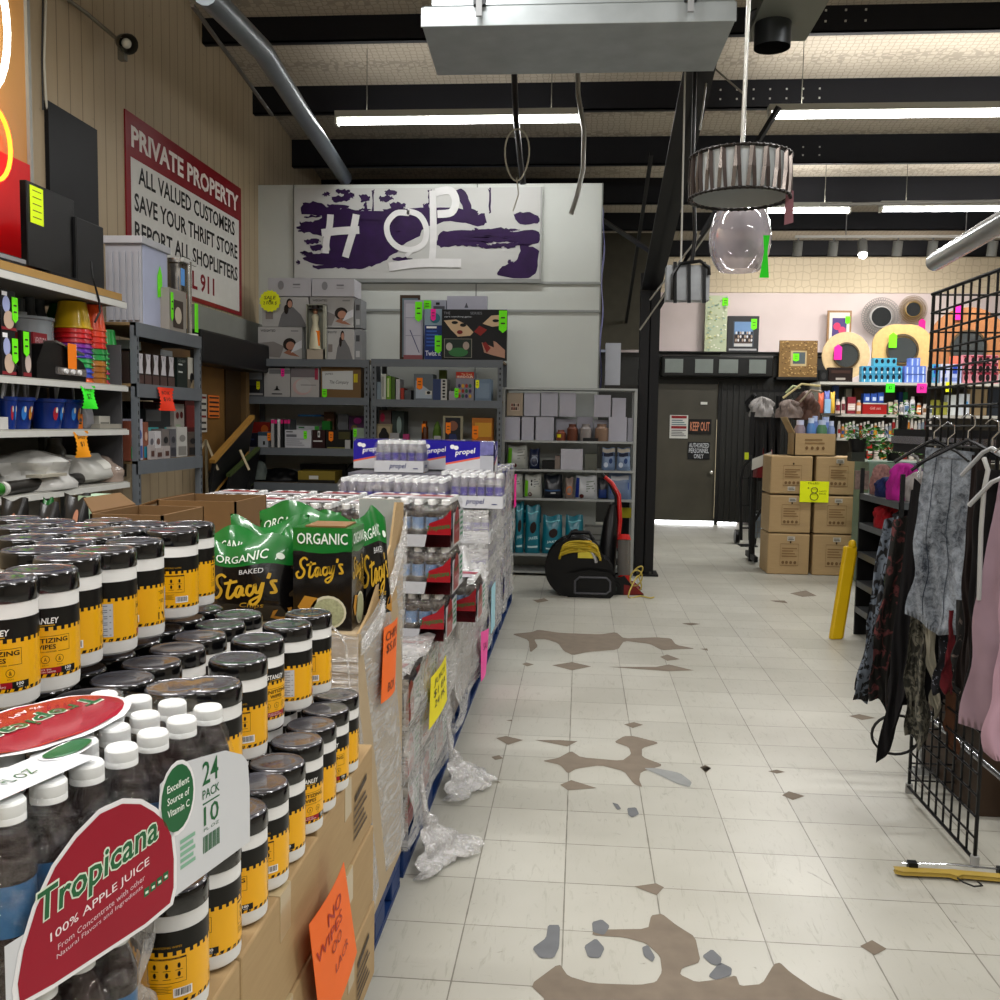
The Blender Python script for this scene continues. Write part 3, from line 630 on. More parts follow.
        for k in range(4): m.rect(fr4, .098 + k * .0115, .998 + Z + k * .001, .1075 + k * .0115, 1.008 + Z + k * .001, GR); m.rect(fr5, .1 + k * .0115, 1.001 + Z + k * .001, .105 + k * .0115, 1.004 + Z + k * .001, mat('#dfe8d8'))
        m.oval(fr2, .162, 1.092 + Z, .035, .046, mat('#e6e6e8', .3, coat=.3)); m.oval(fr3, .162, 1.092 + Z, .031, .041, GR)
        for k, s_ in enumerate(('Excellent', 'Source of', 'Vitamin C')): m.text(fr4, s_, .142, 1.104 - k * .015 + Z, .184, 1.113 - k * .015 + Z, mat('#e8f0e8'), .01)
        m.text(fr2, '24', .212, 1.088 + Z, .246, 1.118 + Z, GR, .01); m.text(fr2, 'PACK', .212, 1.070 + Z, .248, 1.082 + Z, GR, .01); m.rect(fr2, .212, 1.063 + Z, .248, 1.065 + Z, GR); m.text(fr2, '10', .214, 1.035 + Z, .246, 1.060 + Z, GR, .01); m.text(fr2, 'FL OZ', .214, 1.028 + Z, .246, 1.032 + Z, GR)
        for k in range(12): m.rect(fr2, .212 + k * .003, 1.0 + Z, .2135 + k * .003 + (.0006 if k % 3 else 0), 1.022 + Z, GR)
        for k in range(5): m.rect(fr2, .166, 1.0 + k * .008 + Z, .196 - .004 * (k % 2), 1.005 + k * .008 + Z, mat('#8fb8a2'))
        m.build('printed_panel', t, smooth=.8)
        tp = lambda s, y: O + U * s + D * y + UZ * (.2045 + .001 * math.sin(s * 90)); tp2 = lambda s, y: tp(s, y) + UZ * .0014; tp3 = lambda s, y: tp(s, y) + UZ * .0024
        m = MB(); m.oval(tp, .125, .165, .135, .082, mat('#e6e6e8', .3, coat=.3), 30); m.oval(tp2, .125, .165, .125, .074, mat('#a51436', .22, coat=.6, var=.1), 30)
        rv = lambda s, y: tp3(.25 - s, .33 - y)
        m.text(rv, 'Tropicana', .02, .135, .22, .175, mat('#dfe8d8'), .04, .1); rv2 = lambda s, y: tp3(.25 - s, .33 - y) + UZ * .001
        m.text(rv2, 'Tropicana', .022, .137, .218, .173, GR, .01, .1); m.text(rv, '100% APPLE JUICE', .05, .112, .20, .124, mat('#efe2e4')); m.oval(tp2, .065, .066, .034, .016, GR, 20); m.oval(tp, .065, .066, .039, .02, mat('#e6e6e8', .3), 20)
        m.rect(tp, -.12, .02, .06, .085, mat('#d3d6da', .3, coat=.4)); m.text(tp2, '10 FL OZ', -.06, .045, 0, .06, GR)
        m.build('printed_top', t)
    return t
juice_pack(.9715, 'large shrink-wrapped pack of apple juice bottles at the lower left, red printed panel')
juice_pack(.768, 'shrink-wrapped juice pack under the one with the red panel, mostly out of the picture', i0=-1, i1=3, printed=False, shift=-.02)
carton((-.95, .72, .4), UX, .46, .48, .365, 'brown carton under the juice packs at the lower left corner', seam=False); carton((-.95, .72, .0), UX, .46, .19, .397, 'lowest brown carton under the juice packs', seam=False)
# torn white film hanging beside the lower pack
mb = MB(); f0 = P(128, 935, Y=1.14); 
mb.grid(lambda u, v: f0 + Vector((.034 * u + .004 * math.sin(11 * v), .03 * math.sin(5 * u) + .02 * math.sin(9 * v + 3 * u), -.16 * v + .012 * math.sin(8 * u))), 12, 16, film_mat('torn_film', .45, .6, (8, 8, 4)))
tag(mb.build('torn_film', smooth=1.5), 'torn white film hanging from the lower juice pack beside the nearest canister', 'plastic film')
# ---------------------------------------------------------------- notes
def note(name, label, pts, m, D, lines, stroke=None):
    """pts: four corners lower-left, lower-right, upper-right, upper-left"""
    p = [Vector(q) for q in pts]; sf = lambda u, v: (p[0] * (1 - u) + p[1] * u) * (1 - v) + (p[3] * (1 - u) + p[2] * u) * v + Vector(D).normalized() * (.006 * math.sin(PI * u) * 1)
    mb = MB(); mb.grid(sf, 8, 8, m); bk = lambda u, v: sf(1 - u, v) - Vector(D).normalized() * .0008; mb.grid(bk, 8, 8, m)
    f2 = lambda u, v: sf(u, v) + Vector(D).normalized() * .0015
    for (t, u0, v0, u1, v1, h, *r) in lines: mb.text(f2, t, u0, v0, u1, v1, mat(h), *r)
    return tag(mb.build(name, smooth=.8), label, 'sign')
OR = mat('#ff7a2e', .6, var=.05)
xn = -.470
note('paper_sign', 'orange handwritten paper hanging on the wipes cartons at the bottom of the photo', [P(322, 1040, X=xn), P(357, 952, X=xn), P(344, 862, X=xn), P(309, 925, X=xn + .004)], OR, UX,
     [('NO', .34, .76, .74, .87, '#b03a2c', .004, .1), ('WIPES', .06, .62, .70, .72, '#b03a2c', 0, .1), ('OO', .36, .49, .62, .58, '#a8402c', 0, .15), ('LACR', .38, .30, .76, .38, '#a8402c', 0, .15)])
# ---------------------------------------------------------------- the chips display
YC = 2.42; XC = -.563; ZC = P(356, 634, Y=YC).z
t = thing('chips_carton', 'tall corrugated display carton of chips wrapped in film, orange note on its side', 'carton', (XC, YC, .127))
pale = mat('#b3a287', .6, var=.1, scale=5)
MB().box(-1.03, XC, YC, 3.04, .127, ZC, pale).build('carton_body', t, bevel=.004)
yr = 3.04; zr1 = P(392, 499, Y=yr).z; xg = P(360, 520, Y=yr).x
mb = MB(); mb.slab([(XC, YC, ZC), (XC, yr, ZC), (XC, yr, zr1 - .01), (XC, yr - .12, zr1), (XC, yr - .2, ZC + .18), (XC, YC + .12, ZC + .03)], (-.007, 0, 0), CM)
mb.box(xg, XC - .008, yr - .012, yr - .006, ZC, zr1, mat('#a9adab')); mb.box(xg, XC - .008, yr - .006, yr, ZC, zr1, CM); mb.build('side_panel', t)
mb = MB(); sfl = lambda u, v: Vector((XC + .006 + .008 * math.sin(9 * u + 5 * v), YC - .01 + (3.05 - YC) * u, .18 + v * (ZC - .18 + .22 * u ** 1.2))); mb.grid(sfl, 24, 30, SFILM)
sf2 = lambda u, v: Vector((-1.2 + (XC + 1.2) * u, YC - .012 - .006 * math.sin(12 * u + 7 * v), .5 + (ZC - .5 + .01 * math.sin(10 * u)) * v)); mb.grid(sf2, 12, 12, SFILM)
for k in range(5): mb.tube([(XC + .008, YC - .005, ZC - .02 - k * .008), (XC + .014, YC + .2, ZC + .02 - .012 * k), (XC + .012, YC + .42, ZC + .12 - .016 * k), (XC + .01, YC + .62, ZC + .26 - .02 * k)], .003, SFILM, 5)
mb.tube([P(325, 620, Y=YC - .03), P(338, 632, Y=YC - .04), P(346, 645, Y=YC - .03), P(350, 690, Y=YC - .02)], .003, SFILM, 5)
mb.build('stretch_film', t, smooth=1.2)
note('price_note', 'orange note stuck to the side of the tall chips carton', [P(381, 704, X=XC + .02), P(395, 690, X=XC + .02), P(397.5, 617, X=XC + .02), P(384, 628, X=XC + .02)], OR, UX,
     [('CHIPS', .1, .8, .9, .92, '#5b2412', 0, .1), ('$5.00', .15, .62, .85, .76, '#5b2412', 0, .1), ('BOX', .3, .1, .8, .22, '#5b2412', 0, .1)])
SCRIPT = [[(.20,.43),(.14,.47),(.07,.41),(.08,.31),(.14,.22),(.10,.11),(.02,.09),(-.01,.17),(.04,.21)], [(.27,.40),(.23,.14),(.28,.11),(.33,.19)], [(.18,.33),(.36,.37)],
          [(.43,.28),(.37,.28),(.34,.18),(.38,.13),(.43,.27),(.43,.16),(.47,.16)], [(.56,.29),(.51,.29),(.49,.20),(.53,.15),(.58,.21),(.60,.31),(.61,.20),(.66,.21),(.70,.34),(.66,.10),(.58,.01),(.54,.06),(.66,.14)],
          [(.77,.47),(.755,.39)], [(.87,.36),(.80,.35),(.84,.27),(.86,.20),(.79,.19)]]
def smooth_pts(p, n=5):
    q = [p[0]] + list(p) + [p[-1]]; o = []
    for i in range(1, len(q) - 2):
        a, b, c, d = q[i-1], q[i], q[i+1], q[i+2]
        for k in range(n):
            s = k / n; o.append(tuple(.5 * ((2*b[j]) + (-a[j]+c[j])*s + (2*a[j]-5*b[j]+4*c[j]-d[j])*s*s + (-a[j]+3*b[j]-3*c[j]+d[j])*s**3) for j in range(len(b))))
    return o + [tuple(p[-1])]
def ribbon(mb, sf, pts, w, m):
    pts = smooth_pts(pts); L_, R_ = [], []
    for i, p in enumerate(pts):
        a = pts[max(0, i-1)]; b = pts[min(len(pts)-1, i+1)]; dx, dy = b[0]-a[0], b[1]-a[1]; l = math.hypot(dx, dy) or 1; ww = w * (.55 + .45 * abs(math.sin(2.2 * i / len(pts) + .6)))
        L_.append((p[0] - dy/l*ww/2, p[1] + dx/l*ww/2)); R_.append((p[0] + dy/l*ww/2, p[1] - dx/l*ww/2))
    for i in range(len(pts)-1): mb.poly([sf(*L_[i]), sf(*R_[i]), sf(*R_[i+1]), sf(*L_[i+1])], m)
GOLD = mat('#cda83a', .35); GRN = mat('#1d7a35', .3, coat=.4, var=.12); BLKB = mat('#111113', .25, coat=.4, var=.1)
def stacys(mb, sf, u, v, w, h, wd=.03): 
    for s in SCRIPT: ribbon(mb, lambda a, b: sf(u + a * w, v + b * h / .5), s, wd, GOLD)
def chip_bag(o, U, D, w, d, h, label, lean=0, name='chips_bag'):
    o = Vector(o); U = Vector(U).normalized(); D = Vector(D).normalized(); mb = MB(); Nn = UZ * math.cos(lean) + D * math.sin(lean)
    def S(u, v, sg):
        t_ = (max(0, 1 - abs(2 * u - 1) ** 3)) ** .5 * (min(1, .35 + v * 3) * max(0, 1 - v ** 4) + .02)
        wr = .008 * math.sin(13 * u + 6 * v) * (v ** 2) + .010 * math.sin(5 * u + 3) * v
        return o + U * (w * (.5 + (u - .5) * (1 + .06 * math.sin(PI * v) * -1 + .05 * v * v))) + Nn * (h * v + .02 * math.sin(7 * u + w * 90) * v ** 3) + D * (d * .5 + sg * d * .5 * t_ + wr)
    g0 = .70
    mb.grid(lambda u, v: S(u, v * g0, -1), 14, 10, BLKB); mb.grid(lambda u, v: S(u, g0 + v * (1 - g0), -1), 14, 8, GRN)
    mb.grid(lambda u, v: S(1 - u, v * g0, 1), 10, 8, BLKB); mb.grid(lambda u, v: S(1 - u, g0 + v * (1 - g0), 1), 10, 6, GRN)
    s = lambda u, v: S(u, v, -1) - D * .004
    mb.text(s, 'ORGANIC', .10, .75, .70, .85, mat('#dfe9df'), .01); mb.oval(s, .84, .79, .05, .035, mat('#dfe9df'))
    mb.text(s, 'BAKED', .40, .60, .68, .655, mat('#d8d8d8'), .0, 0); stacys(mb, s, .06, .22, .90, .40, .046); mb.text(s, 'Chips', .42, .17, .70, .25, GOLD, 0, .2)
    mb.poly([s(.30, .05), (s(.52, .0)), s(.55, .15), s(.38, .17)], mat('#c79a45', .6)); mb.poly([s(.75, .05), s(.96, .0), s(.99, .18), s(.8, .15)], mat('#b98a3b', .6))
    return tag(mb.build(name, smooth=1.2), label, 'chips')
def bagpx(px0, px1, pyb, pyt, Y, label, d=.09, ang=0, lean=.1, z0=None):
    a = P(px0, pyb, Y=Y); b = P(px1, pyb, Y=Y); tp = P(px0, pyt, Y=Y); z0 = a.z if z0 is None else z0
    return chip_bag((a.x, Y, z0), (math.cos(ang), math.sin(ang), 0), (-math.sin(ang), math.cos(ang), 0), (b.x - a.x) / math.cos(ang), d, tp.z - z0, label, lean)
zb = ZC + .003
bagpx(203, 290, 622, 541, 2.50, 'black and green organic chips bag standing in front, left of the boxed chips', z0=zb)
bagpx(196, 262, 600, 532, 2.63, 'chips bag mostly hidden behind the front one at the left end of the display', lean=.2, z0=zb)
bagpx(226, 300, 600, 522, 2.74, 'chips bag with its green top folded forward, in the middle of the display', lean=.15, z0=zb, ang=.12)
bagpx(250, 332, 590, 506, 2.88, 'tallest chips bag at the back of the display, green top slanting up to the right', lean=.1, z0=zb, ang=-.2)
bagpx(268, 300, 600, 536, 2.62, 'slim chips bag squeezed between the front bag and the boxed chips', lean=.05, z0=zb, ang=.5)
bagpx(300, 362, 600, 516, 2.95, 'chips bag behind the boxed chips', lean=.1, z0=zb, ang=-.1)
bagpx(363, 392, 600, 514, 2.62, 'chips bag leaning against the carton wall, right of the boxed chips', lean=.12, z0=zb, ang=.75, d=.06)
# boxed chips
a = P(293, 527, Y=2.45); b = P(352, 527, Y=2.45); w = b.x - a.x; h = P(320, 528, Y=2.45).z - zb
mb = MB(); bu = Vector((1, .0, 0)); o = Vector((a.x, 2.45, zb)); mb.obox(o, bu, UY, w, .14, h * .77, BLKB); mb.obox(o + UZ * h * .77, bu, UY, w, .14, h * .23, GRN)
mb.obox(o + UZ * (h + .001) + bu * .03 + UY * .01, bu, UY, w - .05, .12, .004, mat('#8c6c48'))
for sf, ww in ((plane(o - UY * .002, bu * w, UZ * h), 1), (plane(o + bu * (w + .002), UY * .14, UZ * h), 1)):
    mb.poly([sf(0, .79), sf(.25, .76), sf(.5, .75), sf(.75, .76), sf(1, .79), sf(1, .82), sf(0, .82)], GRN)
    mb.text(sf, 'ORGANIC', .07, .84, .93, .95, mat('#e3eae3'), .012); sf2 = (lambda q: (lambda u, v: q(u, v)))(sf); stacys(mb, sf2, .07, .46, .90, .26, .046)
    mb.oval(lambda u, v, s=sf: s(u, v), .60, .17, .31, .165, mat('#cfcbb4', .5)); mb.oval(lambda u, v, s=sf: s(u, v) + (s(0, 0) - o) * .4 if False else s(u, v) + Vector((.0012, -.0012, 0)), .60, .17, .27, .14, mat('#a6a888', .6, var=.5, scale=160))
    mb.poly([sf(.08, .22), sf(.2, .33), sf(.42, .31), sf(.36, .16), sf(.2, .12)], mat('#b98a35', .6))
tag(mb.build('boxed_chips'), 'upright black and green box of organic chips with a bowl of dip printed on it', 'chips')
# open brown cartons left of the chips
def open_carton(x0, x1, y0, y1, z0, z1, label, flaps=((1, 0), (0, 1))):
    t = thing('open_carton', label, 'carton', (x0, y0, z0)); mb = MB(); k = .006; m = mat('#7f6444', .75, var=.12)
    mb.box(x0, x1, y0, y0 + k, z0, z1, m); mb.box(x0, x1, y1 - k, y1, z0, z1, m); mb.box(x0, x0 + k, y0, y1, z0, z1, m); mb.box(x1 - k, x1, y0, y1, z0, z1, m); mb.box(x0, x1, y0, y1, z0, z0 + k, m)
    mb.build('carton_body', t)
    for (fx, s, q) in flaps:
        f = MB()
        if fx == 'x': f.slab([(x1, y0 + .01, z1), (x1, y1 - .01, z1), (x1 + s, y1 - .03, z1 + q), (x1 + s, y0 + .03, z1 + q)], (0, 0, .004), m)
        if fx == 'X': f.slab([(x0, y0 + .01, z1), (x0, y1 - .01, z1), (x0 - s, y1 - .03, z1 + q), (x0 - s, y0 + .03, z1 + q)], (0, 0, .004), m)
        if fx == 'y': f.slab([(x0 + .01, y1, z1), (x1 - .01, y1, z1), (x1 - .03, y1 + s, z1 + q), (x0 + .03, y1 + s, z1 + q)], (0, 0, .004), m)
        f.build('flap', t)
    return t
z1 = P(100, 515, Y=2.1).z
open_carton(P(90, 530, Y=2.12).x, P(204, 530, Y=2.36).x, 2.12, 2.36, 1.0, z1, 'open brown carton right behind the highest wipes canisters', (('X', .03, .03),))
simple('cardboard_carton', 'brown carton supporting the open carton behind the wipes', 'carton', (-1.5, -.95, 2.37 - .22, 2.36, .94, .998), pad)
z2 = P(200, 501, Y=3.0).z
open_carton(P(157, 510, Y=3.0).x, P(236, 510, Y=3.0).x, 3.0, 3.3, .9, z2, 'taller open brown carton left of the chips bags, its left flap raised', (('X', .09, -.03),))
simple('cardboard_carton', 'stacked carton block under the taller open carton', 'carton', (-1.6, -1.06, 2.5, 3.4, .128, .897), CM)
# ---------------------------------------------------------------- packs of bottles further down the aisle
def bottle_pack_proto(name, label, nx, ny, h, pitch, juice, cap, band, kind):
    t = thing(name, label, 'bottle pack'); r = pitch * .48
    pb = juice_bottle(juice, cap, band, h, r, 10); c = MB(); c.lathe([(r * .6, h * .88), (r * .62, h * .985), (r * .5, h), (0, h)], (0, 0, 0), cap, 10); pb.v += []; 
    b = len(pb.v); pb.v += c.v; k = pb.mi(cap); pb.f += [[i + b for i in f] for f in c.f]; pb.m += [k] * len(c.f)
    p0 = pb.build('bottle', t, smooth=.5); X0 = pitch / 2; base = .012
    for i in range(nx):
        for j in range(ny):
            if 0 < i < nx - 1 and 0 < j < ny - 1 and False: continue
            o = p0 if i == j == 0 else p0.copy()
            if not (i == j == 0): COL.objects.link(o); o.parent = t
            o.location = (X0 + i * pitch, X0 + j * pitch, base)
    W = nx * pitch; Dp = ny * pitch; H = h + base
    f = MB()
    def shell(u, v):
        a = u * 4; i = int(a) % 4; s = a - int(a); cs = [(0, 0), (W, 0), (W, Dp), (0, Dp)]; p, q = cs[i], cs[(i + 1) % 4]; x = p[0] + (q[0] - p[0]) * s; y = p[1] + (q[1] - p[1]) * s
        e = 1.012 - .12 * max(0, (v - .8) / .2) ** 2; w = .004 * math.sin(v * 14 + u * 30)
        return Vector((W / 2 + (x - W / 2) * e + w, Dp / 2 + (y - Dp / 2) * e - w, H * v * 1.005))
    f.grid(shell, 40, 10, FILM); f.grid(lambda u, v: Vector((W * (.06 + .88 * u), Dp * (.06 + .88 * v), H * 1.006 + .002 * math.sin(40 * u + 30 * v))), 10, 10, FILM); f.build('shrink_film', t, smooth=1.2)
    return t, W, Dp, H
CLR = mat('#8e8c98', .12, coat=.6, var=.25, alpha=1); BCAP = mat('#eceef2', .3); PUR = mat('#4a3f9a', .35, var=.5, scale=40)
PRB = mat('#2b1fa3', .3, coat=.5, var=.15)
def propel_tray():
    t, W, Dp, H = bottle_pack_proto('water_pack', 'x', 6, 4, .20, .054, CLR, BCAP, PUR, 0)
    m = MB(); wh = mat('#c9cace', .5); z = .075
    for a, b, c, d in ((-.003, W + .003, -.005, -.001), (-.003, W + .003, Dp + .001, Dp + .005), (-.004, 0, 0, Dp), (W, W + .004, 0, Dp)): m.box(a, b, c, d, 0, z, wh)
    m.box(0, W, 0, Dp, 0, .006, wh)
    sf = plane((0, -.0065, 0), UX * W, UZ * z); m.text(sf, 'propel', .30, .22, .66, .80, mat('#1b2770'), .01, .25); m.rect(sf, .80, .3, .9, .38, mat('#1b2770'))
    sf = plane((W + .0055, 0, 0), UY * Dp, UZ * z); m.text(sf, 'propel', .2, .22, .7, .80, mat('#1b2770'), .01, .25); m.build('tray', t); return t, W, Dp, .214
def propel_blue():
    t, W, Dp, H = bottle_pack_proto('water_pack', 'x', 6, 4, .20, .054, CLR, BCAP, PUR, 0)
    m = MB()
    for sf in (plane((-.002, -.007, 0), UX * W, UZ * H), plane((W + .007, 0, 0), UY * Dp, UZ * H)):
        m.poly([sf(0, .30), sf(.72, .52), sf(.72, 1.0), sf(.06, 1.0), sf(0, .9)], PRB); m.poly([sf(0, .03), sf(.72, .03), sf(.72, .46), sf(0, .24)], mat('#c9cace')); m.poly([sf(0, .24), sf(.72, .46), sf(.72, .52), sf(0, .30)], mat('#e0705a'))
        m.rect(sf, .72, .03, 1, .55, mat('#b7b9c0')); m.poly([sf(.72, .55), sf(1, .6), sf(1, 1), sf(.72, 1)], mat('#7e7eb0', .3, var=.4, scale=30))
        s2 = (lambda q: (lambda u, v: q(u, v) + (Vector((0, -.0015, 0)) if q(0, 0).y < 0 else Vector((.0015, 0, 0)))))(sf)
        m.text(s2, 'propel', .2, .50, .62, .72, mat('#f0f0ff'), .015, .1, .08); m.oval(s2, .14, .82, .05, .07, mat('#f0f0ff')); m.oval(s2, .22, .79, .05, .07, mat('#f0f0ff'))
    m.rect(lambda u, v: Vector((W * u, Dp * v, H * 1.012)), 0, 0, .72, 1, PRB, 3, 3); m.build('printed_film', t); return t, W, Dp, H
def red_juice():
    t, W, Dp, H = bottle_pack_proto('juice_bottle_pack', 'x', 4, 6, .172, .054, mat('#2b1410', .12, coat=.5, var=.3), CAPW, mat('#6f8fb5', .3, var=.5, scale=50), 0)
    m = MB(); RD = mat('#a3182c', .3, coat=.3, var=.15)
    sf = plane((W + .007, 0, 0), UY * Dp, UZ * H); m.rect(sf, 0, .0, 1, .72, mat('#c9ccd0', .35, var=.1)); s2 = plane((W + .0085, 0, 0), UY * Dp, UZ * H); m.poly([s2(.08, .05), s2(.55, .03), s2(.6, .3), s2(.52, .7), s2(.38, .82), s2(.2, .74), s2(.08, .45)], RD)
    s3 = plane((W + .010, 0, 0), UY * Dp, UZ * H); m.text(s3, 'Tropicana', .1, .4, .56, .52, mat('#1f7a47'), .02, 0, .05); m.text(s3, 'JUICE', .16, .28, .48, .34, mat('#e8d8da'))
    m.poly([Vector((W * a, Dp * b, H * 1.012)) for a, b in ((.1, .1), (.9, .2), (.8, .45), (.2, .4))], mat('#b8b4b8', .3)); m.poly([Vector((W * a, Dp * b, H * 1.013)) for a, b in ((.1, .5), (.9, .45), (.95, .62), (.3, .75))], RD)
    for k in range(5): m.rect(s2, .66, .12 + k * .12, .92, .18 + k * .12, mat('#5f9a7c'))
    sf = plane((0, -.007, 0), UX * W, UZ * H); m.rect(sf, 0, 0, 1, .26, mat('#bfc2c8', .35)); m.poly([sf(.52, .0), sf(1, .0), sf(1, .8), sf(.86, .62), sf(.6, .5)], RD); s2 = plane((0, -.0085, 0), UX * W, UZ * H); m.text(s2, 'Tropicana', .56, .3, .98, .44, mat('#1f7a47'), .02, 0, .08)
    m.build('printed_film', t); return t, W, Dp, H
PT, W1, D1, H1 = propel_tray(); PB, W2, D2, H2 = propel_blue(); RJ, W3, D3, H3 = red_juice(); used = {}
def put(proto, loc, label, group, rz=0):
    if proto.name not in used: used[proto.name] = 1; proto.location = loc; proto.rotation_euler = (0, 0, rz); proto['label'] = label; proto['group'] = group; return proto
    return dup(proto, loc, rz, label, group)
# red stack on the yellow-note pallet, and the low wrapped cases in front of it
ztop = .127; G = 'wrapped juice cases of the low stack'
for k in range(3):
    for j, y in enumerate((3.13, 3.50, 3.87)):
        put(RJ, (PXR - .01 - W3, y, ztop + k * (H3 + .003)), '%s juice case under film beside the yellow note, %s from the viewer' % (['lowest', 'middle-layer', 'top-layer'][k], ORD[j]), G)
        simple('juice_carton', 'filled case behind the aisle-side juice cases, layer %s, %s from the viewer' % (ORD[k], ORD[j]), 'carton', (-1.6, PXR - .02 - W3, y, y + .33, ztop + k * (H3 + .003), ztop + k * (H3 + .003) + H3), CM)
zlow = ztop + 3 * (H3 + .003)
xr = P(452, 520, Y=3.72).x - W3
for k in range(3): put(RJ, (xr - .012 * (2 - k) + (0, .012, 0)[k], 3.70, zlow + k * (H3 + .003)), '%s red-labelled juice pack in the tower behind the chips display' % ['bottom', 'middle', 'top'][k], 'juice packs in the tall tower')
put(RJ, (xr + .06, 4.08, zlow), 'red juice pack standing low behind the tower of three, beside the purple box', 'juice packs in the tall tower')
for r in range(2):
    for c in range(4):
        zt = P(250, 498, Y=3.9).z - H3
        put(RJ, (xr - (c + 1) * .235, 3.70 + r * .36, zt), 'white-capped juice pack behind the brown cartons, %s from the right, %s row' % (ORD[c], ['nearer', 'farther'][r]), 'white-capped juice packs behind the cartons')
simple('cardboard_carton', 'brown cartons stacked under the long row of white-capped juice packs', 'carton', (-1.75, xr - .03, 3.7, 4.45, zlow + .002, zt - .003), CM)
# film over the low stack
def drape(name, label, y0, y1, zt, zb_, x, amp=.012, top=True, drop=0):
    mb = MB(); mb.grid(lambda u, v: Vector((x + amp * math.sin(9 * u + 8 * v) + amp * .6 * math.sin(23 * v + 3), y0 + (y1 - y0) * u, zb_ + (zt - zb_ - drop * u) * v)), 30, 24, SFILM)
    mb.grid(lambda u, v: Vector((x - .30 * v, y0 + (y1 - y0) * u, zt + .012 + .018 * math.sin(14 * u + 9 * v) * math.sin(5 * v + 1))), 24, 10, SFILM)
    mb.grid(lambda u, v: Vector((x - .32 + .32 * u, y0 - .012 + amp * .5 * math.sin(11 * v + 7 * u), zb_ + (zt - zb_) * v)), 12, 20, SFILM)
    return tag(mb.build(name, smooth=1.3), label, 'plastic film')
drape('stretch_film', 'clear stretch film wrapped round the low juice stack with the yellow note', 3.115, 4.26, zlow + .006, .10, PXR + .018)
YN = mat('#f2e318', .6); xx = PXR + .045
note('price_note', 'yellow handwritten note on the wrapped low juice stack', [P(429, 730, X=xx), P(447, 700, X=xx), P(446, 655, X=xx), P(431, 678, X=xx)], YN, UX, [('JUICE', .15, .72, .85, .88, '#3d3a12', 0, .1), ('$1 EA', .15, .5, .85, .66, '#3d3a12', 0, .1), ('24 PK', .2, .3, .8, .44, '#3d3a12', 0, .1)])
# pink-note stack
zz_ = ztop; 
for k in range(2):
    for j, y in enumerate((4.36, 4.84, 5.32)): simple('wrapped_case', '%s grey-wrapped case of the pink-note stack, %s from the viewer' % (['lower', 'upper'][k], ORD[j]), 'case', (-1.3, PXR - .012, y, y + .42, ztop + k * .27, ztop + k * .27 + .262), mat(['#9b938c', '#a7a19c', '#8f8883'][(j + k) % 3], .5, var=.2, scale=7), 'cases under the pink note', .006)
drape('stretch_film', 'crumpled stretch film round the stack with the pink note', 4.34, 5.75, ztop + .54, .10, PXR + .016, .014)
mb = MB(); c0 = P(480, 600, Y=5.2)
mb.grid(lambda u, v: Vector((-.82 + .28 * u + .02 * math.sin(9 * v), 4.55 + 1.1 * v, ztop + .545 + .15 * math.sin(PI * u) * math.sin(PI * v) ** .5 * (1 + .5 * math.sin(13 * u + 17 * v)) + .012 * math.sin(31 * u))), 22, 26, film_mat('heaped_film', .7, .3, (9, 9, 9)))
tag(mb.build('heaped_film', smooth=1.2), 'heap of white crumpled film on top of the pink-note stack', 'plastic film')
xx = PXR + .045; note('price_note', 'pink handwritten note on the crumpled film further down the aisle', [P(481, 682, X=xx), P(486, 672, X=xx), P(489, 628, X=xx), P(481, 632, X=xx)], mat('#ff5fae', .6), UX, [('SALE', .2, .6, .8, .75, '#8a1f55')])
a = P(462, 628, Y=4.85); b = P(475, 592, Y=4.85); good('medicine_box', 'small purple and white box standing on the crumpled film beside the juice tower', 'box', (a.x, 4.85, ztop + .55), UX, UY, b.x - a.x, .08, max(.1, b.z - ztop - .55), '#e3dcec', dc=(('r', 0, 0, 1, .7, '#5a2aa0'), ('r', .1, .75, .8, .85, '#7a5ab0')))
# ragged film ends on the floor side
for n_, (px, py, Y) in enumerate(((421, 790, 3.4), (447, 735, 4.2))):
    c0 = P(px, py, X=PXR + .03); mb = MB(); fm = film_mat('film_end_%d' % n_, .45, .45, (9, 9, 9))
    def fs(u, v):
        r_ = .10 * (1 + .35 * math.sin(9 * u * 2 * PI / 3 + n_) + .2 * math.sin(31 * u + 5 * v)); th = 2 * PI * u; h = .16 * (1 - v) ** 1.6
        return Vector((PXR + .05 + r_ * v * abs(math.cos(th)) * 1.6 + .015 * math.sin(17 * v), c0.y + r_ * 1.5 * v * math.sin(th), .006 + h + .02 * abs(math.sin(23 * u + 11 * v)) * v))
    mb.grid(fs, 40, 12, fm); mb.tube([(PXR + .03, c0.y, .30), (PXR + .05, c0.y - .01, .16), (PXR + .06, c0.y - .02, .05)], [.006, .012, .02], fm, 6)
    tag(mb.build('film_scrap', smooth=1.5), ['torn film trailing to the floor from the low juice stack', 'loose film bunch on the floor between the yellow and pink notes'][n_], 'plastic film')
# propel stacks
xs = P(503, 490, Y=5.95).x - W1; zt0 = P(480, 508, Y=5.92).z
n = 5; z0 = ztop
hgt = (zt0 - ztop) / (n - 1)
for k in range(n - 1):
    put(PT, (PXR - .015 - W1 + (.03 if k == n - 2 else 0), 5.92, ztop + k * hgt), 'white-tray water pack in the aisle-side column, %s from the floor' % ORD[k], 'water packs in white trays')
put(PT, (xs, 5.90, ztop + (n - 1) * hgt), 'white-tray water pack on top of the aisle-side column', 'water packs in white trays')
for j in range(3):
    for k in range(n): put(PT, (PXR - .015 - W1, 6.16 + j * .24, ztop + k * hgt), 'white-tray water pack behind the first column, %s back, %s from the floor' % (ORD[j], ORD[k]), 'inner water packs')
zr = ztop + (n - 1) * hgt; zl = P(390, 493, Y=5.6).z
